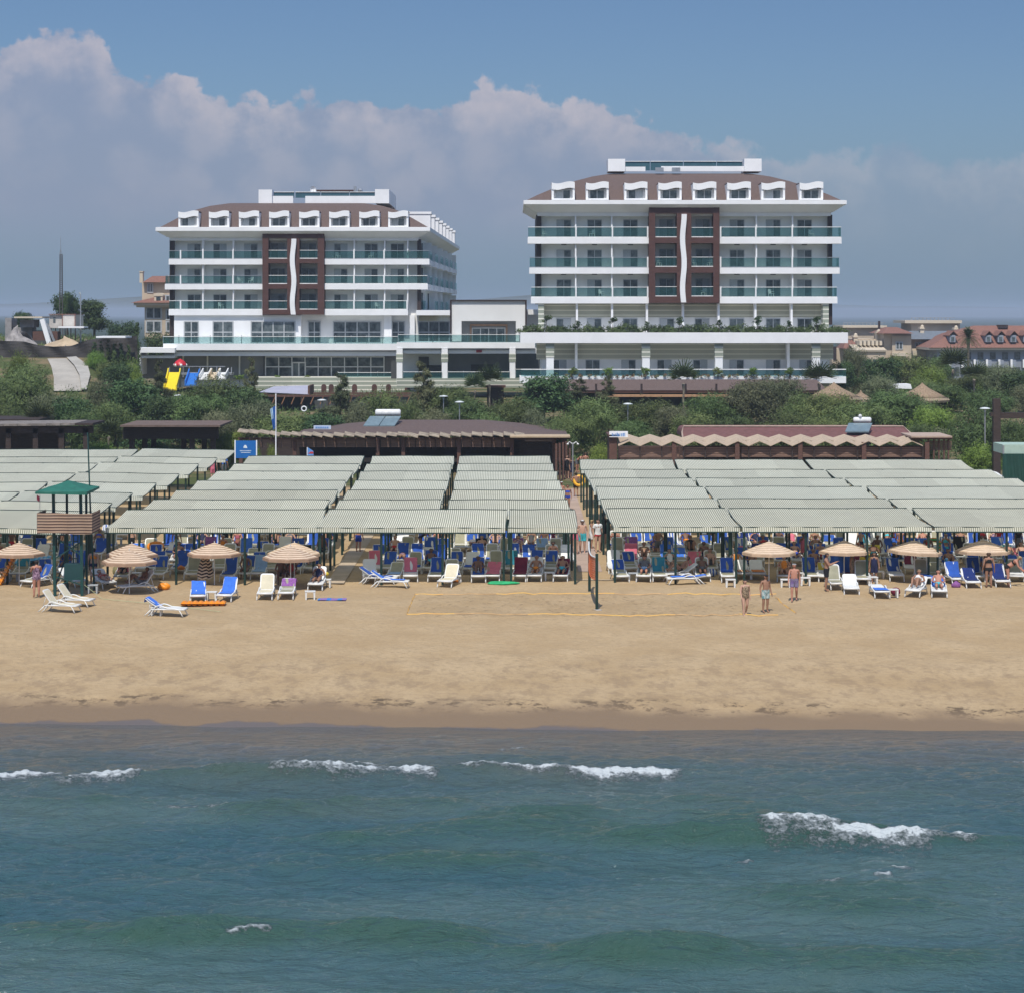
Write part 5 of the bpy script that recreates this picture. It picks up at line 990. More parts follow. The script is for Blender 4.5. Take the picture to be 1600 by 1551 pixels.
TREES = '''tamarisk 30 568 90 222 below the mesh fence; fresh 30 547 42 230 poking up under the rubble heap; tamarisk 20 588 110 203 above the board-roofed arbour; grey 78 612 80 197 at the foot of the road
dark 112 618 60 193 over the board-roofed arbour end; grey 160 592 50 212 at the right kerb of the road; dark 205 590 95 206 with sunlit top right of the road; tamarisk 180 628 80 196 in front of the big dark tree; dark 245 612 60 200 left of the yellow slide; wispy 250 560 34 224 in front of the white side wing
tamarisk 335 585 108 212 below the play slides; tamarisk 305 614 110 201 above the free-standing arbour; dark 385 603 75 206 right of the play slides; wispy 393 556 30 226 beside the glazed lobby; grey 400 625 90 197 left of the white flagpole; tamarisk 450 645 100 191 behind the white flagpole
wispy 532 580 52 203 in front of the arched niches; dark 500 643 70 190 above the end of the bar roof; grey 560 632 60 196 left of the twin panel heater; tamarisk 600 607 88 206 behind the twin panel heater; tamarisk 643 622 62 200 right of the twin panel heater; wispy 662 562 58 208 with bare trunk before the hall; tamarisk 700 603 84 208 under the hall columns
tamarisk 732 622 74 203 beside the lower lamp; tamarisk 790 620 90 195 over the right slope of the bar roof; fanpalm 765 578 40 224 before the hall terrace; fanpalm 742 590 34 222 left of the hall kiosk; dark 848 586 104 213 largest, between hall and tall hotel; grey 836 640 56 190 at the foot of the largest dark tree; wispy 905 590 50 216 at the pavilion's end
tamarisk 928 622 95 197 beside the kiosk name board; tamarisk 893 648 80 189 over the shower path; tamarisk 1003 624 100 200 behind the garden lamp and kiosk; wispy 948 586 40 217 before the tiled pavilion; grey 1052 636 82 195 above the maroon roof's left end; fanpalm 1068 574 44 222 in front of the tiled pavilion; tamarisk 1112 612 84 209 under the orange beam
tamarisk 1095 645 90 191 above the middle of the maroon roof; grey 1172 596 112 210 tall and tangled before the pavilion; grey 1215 588 84 213 right of the pavilion beams; tamarisk 1225 640 100 195 above the maroon roof, in the shade of a taller bush; fanpalm 1280 573 48 224 at the terrace corner; tamarisk 1298 612 84 201 in front of the large thatched parasol
grey 1372 585 70 228 behind the small thatched parasol; tamarisk 1345 628 110 196 behind the single panel heater; tamarisk 1402 610 115 205 between the thatched parasols; fresh 1462 632 80 195 below the lone thatched parasol; tamarisk 1520 630 92 184 big and dark left of the black gate; palm 1513 512 46 305 rising before the red-roofed resort
tamarisk 440 604 80 236 under the banded terrace wall; dark 570 612 60 240 before the arched niches' right end; grey 480 612 60 238 before the arched niches' left end; tamarisk 620 610 60 236 below the terrace wall by the hall columns; tamarisk 860 606 70 230 under the planted terrace's left end; fanpalm 1489 552 44 246 below the tall feather palm; fanpalm 1522 572 44 238 right of the lower fan palm; tamarisk 1420 555 90 268 below the turreted resort; dark 1378 553 62 262 under the grooved resort wing; fresh 1450 570 60 252 bright, before the resort tower; grey 1562 568 64 244 before the blue-grey resort balconies; dark 1590 578 60 238 at the picture's edge below the resort
tamarisk 1545 608 90 222 behind the black gate post; tamarisk 1580 655 70 182 beneath the black crossbar; fresh 1530 690 70 176 at the foot of the black gate; grey 1334 540 42 266 against the tall hotel's corner; dark 1318 560 40 262 at the end of the hotel terrace; tamarisk 1475 600 90 226 behind the lone thatched parasol; tamarisk 1250 612 70 207 by the pavilion's last post
dark 105 454 46 305 taller of two trees behind the white container; dark 147 468 56 305 rounder of two trees behind the container; dark 192 500 50 325 beside the far beige house; dark 33 484 42 330 behind the pale shed roof; dark 190 525 70 290 behind the row of conifers
fresh 352 672 70 186 right of the free-standing arbour; fanpalm 170 662 44 186 between the two arbours; fresh 158 690 60 180 left of the free-standing arbour; tamarisk 130 640 70 188 behind the board-roofed arbour; fanpalm 60 635 40 188 above the board-roofed arbour; fresh 265 690 90 186 seen under the free-standing arbour; grey 340 640 70 192 behind the free-standing arbour
tamarisk 985 655 80 186 behind the white name board; tamarisk 1150 648 80 190 above the maroon roof near its middle; tamarisk 1290 648 80 189 above the maroon roof beside the heater; grey 1450 665 70 183 right end of the maroon roof; tamarisk 1435 660 60 182 behind the bar's side roof; fresh 940 690 46 176 beside the kiosk wall; tamarisk 870 655 60 186 above the shower
fresh 590 650 70 190 low behind the bar roof ridge; grey 680 640 70 192 low behind the bar roof ridge and lamps; tamarisk 755 640 70 191 low behind the hipped end of the bar roof; dark 230 660 80 190 behind the free-standing arbour roof; tamarisk 5 620 70 192 at the picture's left edge; dark 290 650 60 193 shaded, under the lamp below the slides
cypress 147 533 12 246 first in the row along the fence; cypress 158 535 12 246 second in the row along the fence; cypress 169 533 12 246 third in the row along the fence; cypress 179 534 12 246 fourth in the row along the fence; cypress 189 533 12 246 fifth in the row along the fence; cypress 200 535 12 246 sixth in the row along the fence; cypress 214 498 13 270 tallest, beside the beige house
fresh 150 548 36 244 at the hedge end by the road; tamarisk 168 565 44 236 before the row of conifers; dark 185 565 50 234 before the white side wing; fresh 208 560 34 240 right beside the white side wing; tamarisk 1465 556 50 275 bare and bushy, below the red roof; fresh 1545 590 60 255 bright, right of the fan palms; tamarisk 1505 585 60 242 at the foot of the fan palms; grey 1600 600 60 226 grey at the picture's edge above the crossbar; tamarisk 1440 590 60 245 green, behind the lone thatched parasol; fresh 398 690 26 173 by the blue sign; fresh 424 693 22 173 by the white flagpole; tamarisk 108 607 66 206 covering the foot of the road; dark 250 516 46 305 before the beige house; tamarisk 1562 574 60 300 before the blue-grey resort, left of its flag; dark 1604 578 50 310 before the blue-grey resort at the edge; grey 1530 574 50 290 beside the tall feather palm; shrub 374 586 14 274 yellowish, first by the glazed lobby; shrub 431 587 10 273 yellowish, second by the glazed lobby; shrub 478 587 10 273 yellowish, third by the glazed lobby'''
for ln in TREES.replace('\n', ';').split(';'):
    w_ = ln.split(); k, px, yt, wp, d = w_[0], float(w_[1]), float(w_[2]), float(w_[3]), float(w_[4]); g = on_ground(PX(px, d), d)
    if k == 'shrub': g.z = PZ(591, d) - .3; g.y = 274.2
    h = PZ(yt, d) - g.z; s = h / KH[k]; sx = (wp / FX * d) / KW[k] / s
    tree(k, WORDS[k][1], g, s, WORDS[k][0] + ' ' + ' '.join(w_[5:]), WORDS[k][2], {'tree': 'garden trees behind the beach', 'bush': 'garden bushes', 'palm': 'palms in the hotel garden', 'shrub': 'low shrubs'}[WORDS[k][2]], sx if k not in ('wispy',) else max(sx, .8))
# topiary and low hedge in the tall hotel's roof planter, shrubs on its lower terrace
KH['topiary'] = 1.6
D2 = 242.6
ch = MB(); panel_ = lambda *a: ch.box(*a); ch.box(-.24, .24, -.22, .22, .40, .45); ch.box(-.24, .24, .18, .24, .45, .88)
cl_ = MB(); [cl_.box(a - .03, a + .03, b - .03, b + .03, 0, .40) for a in (-.2, .2) for b in (-.18, .18)]; am_ = MB(); [am_.box(a - .03, a + .03, -.2, .2, .60, .64) for a in (-.25, .25)]
CHM = [('seat', ch.data('seat', [RAIL])), ('leg_frame', cl_.data('leg_frame', [RAIL])), ('armrest', am_.data('armrest', [RAIL]))]
for px, py, d_, rz_, lb in ((852, 371.5, 245, 1.2, 'left end of the top balcony row of the tall hotel'), (925, 371.5, 245, -.9, 'second bay of the top balcony row of the tall hotel'), (1268, 371.5, 245, .4, 'right end of the top balcony row of the tall hotel'), (1030, 417, 245, 1.0, 'left opening of the tall hotel frame, middle floor'), (1084, 417, 245, .9, 'right middle opening of the tall hotel frame, left side'), (1109, 417, 245, -.9, 'right middle opening of the tall hotel frame, right side'), (940, 465, 245, .9, 'third balcony row of the tall hotel, left half'), (1100, 463.3, 245, -.6, 'right opening of the brown frame of the tall hotel, lower floor'), (1205, 465, 245, .8, 'third balcony row of the tall hotel, right half'),
        (375, 444, 277, .8, 'middle balcony row of the lower hotel left of its frame'), (392, 444, 277, -.8, 'middle balcony row of the lower hotel against its frame'), (528, 405, 277, .7, 'top balcony row of the lower hotel right of its frame'), (580, 405, 277, -.5, 'top balcony row of the lower hotel, fifth bay'), (590, 484, 277, .9, 'lowest balcony row of the lower hotel, right half'), (345, 484, 277, .9, 'lowest balcony row of the lower hotel, left half')):
    o = E('balcony_chair', Vector((PX(px, d_ + .9), d_ + .9, PZ(py, d_) + .01)), 'white plastic chair, ' + lb, 'chair', 'chairs on the hotel balconies', rz_)
    for nm, me in CHM: c = bpy.data.objects.new(nm, me); col.objects.link(c); c.parent = o
for i, (px, sz_, wd_) in enumerate(((854, 1.15, 'with a bare stem at the left end of'), (903, .8, 'low and round behind the left end of'), (957, 1.0, 'loose and tall, left of the brown frame above'), (1011, .75, 'squat, under the left edge of the brown frame on'), (1062, 1.05, 'under the white wavy fin on'), (1124, .85, 'dense, under the right edge of the brown frame on'), (1184, 1.1, 'open, right of the brown frame above'), (1234, .75, 'small and dark on the right half of'), (1276, 1.05, 'near the right corner of'))):
    tree('topiary', 'potted_tree', Vector((PX(px, D2), D2, PZ(520, D2))), sz_, 'little roof-planter tree ' + wd_ + ' the white parapet', 'tree', 'little trees in the roof planter')
m_ = leaf_cloud('hedge', [((PX(a, D2), D2 + .35, PZ(517, D2)), (1.0, .38, .55 + .16 * math.sin(a))) for a in range(822, 1322, 14)], 15000, .24, .08, LM['dark'], 5, 0, .2, .5, off=(0, D2, PZ(520, D2)))
o = bpy.data.objects.new('hedge', m_); col.objects.link(o); o.location = (0, D2, PZ(520, D2)); tag(o, 'low ragged dark hedge filling the planter along the tall hotel parapet', 'hedge')
for i, (px, wd_) in enumerate(((895, 'nearest the left column of'), (951, 'second from the left column of'), (1009, 'at the foot of the second column on'), (1122, 'at the foot of the third column on'), (1178, 'between third and fourth columns on'), (1234, 'just left of the fourth column on'), (1276, 'at the right end of'))):
    d = 241.3; tree('shrub', 'shrub', Vector((PX(px, d), d, PZ(588.5, d))), .95, 'yellow-green ball shrub ' + wd_ + ' the flowered terrace', 'shrub', 'ball shrubs on the lower hotel terrace')
m_ = leaf_cloud('flowers', [((PX(a, 241.2), 241.3, PZ(587.6, 241)), (.8, .2, .16)) for a in range(888, 1290, 12)], 1800, .12, .08, M('orange_blossom', (.42, .15, .06), .8, .5, 2, c2=(.10, .14, .04)), 6, 0, .1, .4, off=(0, 241.3, PZ(588.5, 241.3)))
o = bpy.data.objects.new('flower_bed', m_); col.objects.link(o); o.location = (0, 241.3, PZ(588.5, 241.3)); tag(o, 'strip of small orange flowers along the lower hotel terrace', 'flowers', kind='stuff')
# ground cover under the trees
r = np.random.RandomState(2); n = 46000; Y = 181 + 125 * r.uniform(0, 1, n) ** 1.6; X = r.uniform(-1, 1, n) * Y * .25; keep0 = (Y < 231) | ((X < PX(690, 260)) & (Y < 272)) | (X > PX(1300, 240)) | (X < PX(205, 240)); X, Y = X[keep0], Y[keep0]; n = len(X); keep = ~((X < PX(150, 240)) & (Y > 212) & (Y < 256) & (X > PX(78, 240) - 3)); X, Y = X[keep], Y[keep]
C = np.stack([X, Y, ground_z(X, Y) + r.uniform(.02, .75, len(X)) * (.6 + .6 * np.sin(X * .9) * np.sin(Y * .7))], 1); A = unit(r.normal(size=C.shape)) * .05; B = unit(r.normal(size=C.shape) + np.array([0, 0, 1.2])) * .22
o = bpy.data.objects.new('undergrowth', quads('undergrowth', C, A, B, LM['tamarisk'])); col.objects.link(o); tag(o, 'low green ground cover between the garden trees', 'undergrowth', kind='stuff')
# ---------------------------------------------------------------- shade awnings
GREENP = M('dark_green_paint', (.014, .040, .032), .5, .15, 4)
CANV = stripes('striped_canvas', (.92, .92, .77), (.37, .37, .27), 0, .104, .56, .9, blotch=.18, trans=.36); CANV2 = stripes('striped_canvas_worn', (.84, .85, .73), (.44, .47, .38), 0, .104, .56, .9, blotch=.18, trans=.36)
AW = []
def awning(x0, x1, yr, zr, depth, front, label, tilt=0.0, posts=(0, 1), canv=CANV):
    yf = yr - depth; zf = zr - .30
    g = float(ground_z(x0, yr)); o = E('shade_awning', ((x0 + x1) / 2, yf, g), label, 'awning', 'striped shade awnings over the loungers')
    ph = rnd.uniform(0, 6); nx = max(int((x1 - x0) / .5), 4); m = MB(); nb = (x1 - x0) / 2.9
    def f(u_, v_):
        sag = .055 * math.sin(math.pi * v_) + .025 * abs(math.sin(math.pi * u_ * nb)) * math.sin(math.pi * v_) + .012 * math.sin(u_ * 9 + ph)
        return (x0 + (x1 - x0) * u_ + .05 * math.sin(v_ * 3 + ph) , yf + depth * v_, zf + (zr - zf) * v_ - sag + tilt * (u_ - .5))
    m.grid(nx, 8, f); c = m.build('canopy', [canv], o)
    m = MB(); m.grid(nx, 2, lambda u_, v_: (f(u_, 0)[0], yf - .09 * (1 - v_) - .03 - .02 * math.sin(u_ * 40 + ph), f(u_, 0)[2] - .24 * (1 - v_) * (1 + .05 * math.sin(u_ * 23)))); m.build('valance', [canv], o)
    m = MB()
    for yy, v_ in ((yr + .03, 1), (yf - .02, 0)): m.tube([f(q / 6, v_)[:1] + (yy, f(q / 6, v_)[2] + (.015 if v_ else -.02)) for q in range(7)], .022, 6)
    if front: m.tube([(x0, yf - .13, f(0, 0)[2] - .25), (x1, yf - .13, f(1, 0)[2] - .25)], .03, 6)
    for u_ in (0.0, 1.0): m.tube([f(u_, q / 4)[:2] + (f(u_, q / 4)[2] - .05,) for q in range(5)], .03, 5)
    m.build('frame', [GREENP], o)
    k = max(int(round((x1 - x0) / 3.1)), 1)
    for i in range(k + 1):
        x = x0 + .12 + (x1 - x0 - .24) * i / k
        for p in posts:
            y = (yf + .05, yr - .05)[p]; z = f((x - x0) / (x1 - x0), p)[2]; gz = float(ground_z(x, y)); m = MB(); m.tube([(x, y, gz - .1), (x, y, z)], .062, 7); m.build('post', [GREENP], o)
    AW.append((x0, x1, yf, yr)); return o
ORD = ['front', 'second', 'third', 'fourth', 'fifth', 'sixth', 'seventh', 'eighth']
for k in range(7):
    yr = 117 + 7.32 * k; sh = -.012 * (yr - 117)
    segs = [(-19.55, -9.42), (-9.34, -.28), (-.16, 3.15)] if k == 0 else [(-19.55 + k * .2, -9.75 + sh), (-9.2 + sh, -3.72 + sh * .6), (-3.3 + sh * .6, 3.1 - k * .07)]
    for i, (a, b) in enumerate(segs): awning(a, b, yr, PZ((796.3, 781, 766, 751, 736.6, 725, 712.8)[k], yr), 6.35 if k == 0 else 5.5, k == 0, ('wide canvas awning nearest the lifeguard tower side', 'middle canvas awning', 'narrow canvas awning beside the walkway')[i] + ', ' + ORD[k] + ' row of the central block', canv=CANV if k < 3 else CANV2)
RR = [(118.0, 794.4), (124.4, 779.4), (132.2, 760.5), (139.8, 747.5), (147.5, 734), (157.9, 718.5)]
for k, (yr, py) in enumerate(RR):
    dp = 6.7 if k == 0 else min(5.6, yr - RR[k - 1][0] + .4)
    for i, (a, b) in enumerate([(4.85 - .006 * (yr - 118), 10.95), (11.1, 20.25 - .01 * (yr - 118)), (20.45 - .01 * (yr - 118), 30.7)]): awning(a, b, yr, PZ(py, yr), dp, k == 0, ('canvas awning right beside the walkway', 'middle long canvas awning', 'far end canvas awning under the green booth side')[i] + ', ' + ORD[k] + ' row of the right block', canv=CANV if k < 2 else CANV2)
LL = [(117.2, 797.5), (122.6, 784.3), (128.6, 769), (136.4, 754), (144.6, 739.5), (152.5, 724), (160.5, 714.5), (169.5, 702.5)]
for k, (yr, py) in enumerate(LL):
    dp = 6.3 if k == 0 else min(5.6, yr - LL[k - 1][0] + .3)
    for i, (a, b) in enumerate([(-38, -27.45 - .02 * (k % 3)), (-27.2, -21.4 + .02 * (yr - 117))]): awning(a, b, yr, PZ(py, yr) , dp, k == 0, ('outer canvas awning', 'end canvas awning by the sandy gap')[i] + ', ' + ORD[k] + ' row behind the lifeguard tower', -.12 if i else 0, canv=CANV if k < 2 else CANV2)
# paved walkways under and between the awnings
PAV = M('path_slab', (.46, .37, .27), .9, .12, .8, .3, 10)
def ground_strip(name, x0, x1, y0, y1, mat, lift=.03, slope=0.0):
    m = MB(); k = max(int((y1 - y0) / 2), 1)
    m.loft([[(x + slope * (y0 + (y1 - y0) * i / k - y0), y0 + (y1 - y0) * i / k, float(ground_z(0, y0 + (y1 - y0) * i / k)) + lift) for x in (x0, (x0 + x1) / 2, x1)] for i in range(k + 1)], 0, False, False); o = m.build(name, [mat]); o['kind'] = 'structure'
ground_strip('path', -8.95, -8.1, 111, 170, PAV, .035); ground_strip('path', 3.35, 4.55, 116, 168, M('pink_path', (.40, .30, .245), .9, .1, .8), .035); ground_strip('path', 3.3, 5.2, 112.2, 112.5, PAV, .05)

# ---------------------------------------------------------------- loungers, towels, tables
PLAST = M('white_plastic', (.76, .76, .73), .35, .04, 2); KHAKI = M('khaki_sling', (.34, .325, .225), .85, .12, 3, obj=.12); CREAMS = M('cream_sling', (.66, .60, .44), .8, .08, 3); GREYP = M('grey_plastic', (.42, .45, .47), .5, .08, 3)
HINGE = (.18, .335)
def arc_out(w_, y0, y1, r):
    "rounded panel outline in (x, y)"
    return [(-w_, y0), (w_, y0)] + [(w_ - r + r * math.cos(a), y1 - r + r * math.sin(a)) for a in (0, .52, 1.05, 1.571)] + [(-w_ + r - r * math.cos(a), y1 - r + r * math.sin(a)) for a in (1.571, 1.05, .52, 0)]
def panel(m, out, z0, z1, tf, mi=0):
    n = len(out); m.add([tf(a, b, z0) for a, b in out] + [tf(a, b, z1) for a, b in out], [tuple(range(n - 1, -1, -1)), tuple(range(n, 2 * n))] + [(j, (j + 1) % n, n + (j + 1) % n, n + j) for j in range(n)], mi)
def back_tf(a):
    c, s = math.cos(a), math.sin(a)
    return lambda x, l, z: (x, HINGE[0] + l * c - z * s, HINGE[1] + l * s + z * c)
ANG = {0: R(6), 1: R(34), 2: R(53), 3: R(66)}
LM_ = {}
def lounger_meshes(ang, sling):
    if (ang, sling) in LM_: return LM_[(ang, sling)]
    fr = MB()
    for sx in (-1, 1):
        x = sx * .335
        fr.tube([(x * 1.04, -.92, 0), (x * 1.02, -.84, .15), (x, -.74, .30), (x, -.55, .345), (x, -.2, .36), (x, .0, .44), (x, .16, .47), (x, .30, .44), (x, .42, .30), (x * 1.02, .52, .12), (x * 1.05, .66, .0)], [.032, .03, .03, .03, .03, .032, .034, .032, .03, .03, .03], 6, sq=.8)
        fr.tube([(x, -.93, .30), (x, -.5, .31), (x, .2, .30), (x, .55, .29)], .03, 5)
        fr.tube([(x * .8, .55, .29), (x * .9, .72, .12), (x * .9, .86, 0)], .024, 5)
    fr.box(-.335, .335, -.95, -.89, .26, .34); fr.box(-.335, .335, .5, .55, .26, .31)
    a = ANG[ang]; tf = back_tf(a); c, s = math.cos(a), math.sin(a)
    if ang: fr.tube([(-.25, HINGE[0] + .5 * c, HINGE[1] + .5 * s), (-.25, .66, .2), (.25, .66, .2), (.25, HINGE[0] + .5 * c, HINGE[1] + .5 * s)], .015, 4)
    mats = {'white': [PLAST, PLAST], 'khaki': [PLAST, KHAKI], 'cream': [PLAST, CREAMS]}[sling]
    st = MB(); panel(st, [(-.315, -.93), (.315, -.93), (.315, .2), (-.315, .2)], .315, .345, lambda x, y, z: (x, y, z), 0); panel(st, [(-.275, -.78), (.275, -.78), (.275, .17), (-.275, .17)], .346, .356, lambda x, y, z: (x, y, z), 1)
    bk = MB(); panel(bk, arc_out(.325, 0, .80, .12), -.018, .014, tf, 0); panel(bk, arc_out(.275, .05, .74, .09), .0145, .024, tf, 1)
    LM_[(ang, sling)] = [('frame', fr.data('frame', [PLAST], True)), ('seat', st.data('seat', mats)), ('backrest', bk.data('backrest', mats))]
    return LM_[(ang, sling)]
TOW = {'blue': M('blue_towel', (.028, .095, .40), .95, .12, 4, .4, 40, obj=.12), 'bright': M('bright_blue_towel', (.05, .17, .62), .95, .1, 4), 'navy': M('navy_towel', (.012, .028, .14), .95, .15, 4), 'pale': M('pale_blue_towel', (.26, .40, .60), .95, .1, 4),
       'white': M('white_towel', (.72, .72, .70), .95, .06, 4), 'teal': M('teal_towel', (.03, .22, .30), .95, .15, 4), 'maroon': M('maroon_towel', (.17, .015, .04), .95, .15, 4), 'pink': M('pink_towel', (.62, .16, .22), .95, .1, 4), 'purple': M('purple_towel', (.26, .10, .30), .95, .25, 9), 'yellow': M('yellow_towel', (.62, .48, .05), .95, .1, 4), 'green': M('green_towel', (.03, .36, .14), .95, .2, 4),
       'striped': stripes('striped_towel', (.70, .72, .72), (.03, .10, .42), 0, .16, .5), 'mint': stripes('mint_towel', (.62, .74, .70), (.10, .45, .42), 0, .2, .55), 'rainbow': stripes('warm_striped_towel', (.60, .42, .25), (.30, .06, .05), 0, .13, .5), 'black': M('black_cloth', (.012, .012, .014), .9), 'khakit': M('khaki_cloth', (.22, .20, .10), .9, .2, 5), 'orange': M('orange_towel', (.60, .20, .03), .95, .1, 4)}
TM = {}
def towel_mesh(ang, mode, colr, v):
    k = (ang, mode, colr, v)
    if k in TM: return TM[k]
    r_ = random.Random(str(k)); tf = back_tf(ang if isinstance(ang, float) else ANG[ang]); m = MB(); w_ = .31 + r_.uniform(-.03, .02); sk = r_.uniform(-.05, .05); ph = r_.uniform(0, 6)
    def f(u_, v_):
        x = (u_ - .5) * 2 * w_ + sk * v_ + .012 * math.sin(9 * v_ + ph); n_ = .034 + .010 * math.sin(11 * u_ + ph) + .008 * math.sin(7 * v_ + 5 * u_)
        if mode == 'back':                                  # over the top of the backrest
            l = (.20 if v % 2 else .04) + v_ * (1.15 - (.2 if v % 2 else .04))
            return tf(x, l, n_) if l < .80 else tf(x, .82 - .04 * math.cos((l - .8) * 8) - (l - .84) * .5 * (l > .84), -.035 - (l - .8) * .35)
        if mode == 'full':                                  # along seat and backrest
            q = -.75 + v_ * 1.7
            return (x, q, .36 + n_ * .6) if q < .15 else tf(x, min(q - .15, .79), n_)
        q = -.88 + v_ * .95                                 # on the seat only, hanging a little over one side
        return (x * 1.05, q, .365 + n_ * .5)
    m.grid(8, 12, f); TM[k] = m.data('towel', [TOW[colr]], True); return TM[k]
LOUNGE = []
def inst(name, me, loc, rz, label, cat, group=None, parent=None):
    o = bpy.data.objects.new(name, me); col.objects.link(o); o.location = loc; o.rotation_euler = (0, 0, rz)
    return tag(o, label, cat, group)
def lounger(x, y, rz, ang, sling, label):
    g = on_ground(x, y); o = E('sun_lounger', g, label, 'sun lounger', 'sun loungers on the beach', rz)
    for nm, me in lounger_meshes(ang, sling): c = bpy.data.objects.new(nm, me); col.objects.link(c); c.parent = o
    return o
CN = {'blue': 'royal blue', 'bright': 'bright blue', 'navy': 'navy', 'pale': 'pale blue', 'white': 'white', 'teal': 'teal', 'maroon': 'maroon', 'pink': 'pink', 'purple': 'purple', 'yellow': 'yellow', 'green': 'green', 'striped': 'blue-white striped', 'mint': 'mint striped', 'rainbow': 'warm striped', 'black': 'black', 'khakit': 'khaki', 'orange': 'orange'}
def cut(s):
    while len(s.split()) > 16 and ',' in s: s = s.rsplit(',', 1)[0]
    return ' '.join(s.split()[:16])
def towel(x, y, rz, ang, mode, colr, where):
    return inst('beach_towel', towel_mesh(ang, mode, colr, rnd.randrange(3)), on_ground(x, y), rz, cut(CN[colr] + ' towel ' + {'back': 'over the back of ', 'full': 'spread along ', 'seat': 'on the seat of '}[mode] + where), 'towel', 'towels on the sun loungers')
TBL = {}
def table_meshes(mt):
    if mt.name not in TBL:
        t_ = MB(); panel(t_, [(-.24, -.2), (.24, -.2), (.24, .2), (-.24, .2)], .36, .40, lambda x, y, z: (x, y, z)); lg = MB(); lg.loft([[(-.03, -.025, 0), (.03, -.025, 0), (.03, .025, 0), (-.03, .025, 0)], [(-.045, -.03, .37), (.045, -.03, .37), (.045, .03, .37), (-.045, .03, .37)]])
        TBL[mt.name] = (t_.data('tabletop', [mt]), lg.data('leg', [mt]))
    return TBL[mt.name]
def table(x, y, rz, mt, label):
    o = E('side_table', on_ground(x, y), label, 'side table', 'small plastic side tables', rz); tt, lg = table_meshes(mt)
    for nm, me, lo in [('tabletop', tt, (0, 0, 0))] + [('leg', lg, (a * .19, b * .15, 0)) for a in (-1, 1) for b in (-1, 1)]: c = bpy.data.objects.new(nm, me); col.objects.link(c); c.parent = o; c.location = lo
    return o
NUM = 'first second third fourth fifth sixth seventh eighth ninth tenth eleventh twelfth thirteenth fourteenth fifteenth sixteenth seventeenth eighteenth nineteenth twentieth'.split()
NUM += ['twenty-' + q for q in NUM[:9]] + ['thirtieth'] + ['thirty-' + q for q in NUM[:9]] + ['fortieth'] + ['forty-' + q for q in NUM[:9]]
FREE = []                                                    # loungers a person may lie on: x, y, angle, place
def blocked(x, y, taken):
    return (-9.9 < x < -7.15) or (3.0 < x < 4.95) or (-21.7 < x < -19.5 and y > 112) or any(abs(x - a) < .62 and abs(y - b) < 1.25 for a, b in taken)
rows = [(112.6, 'front', 1.0), (116.0, 'second', .85), (119.5, 'third', 1.0), (123.0, 'fourth', .85), (126.5, 'fifth', 1.0), (130.1, 'sixth', .50), (133.6, 'seventh', .50)]
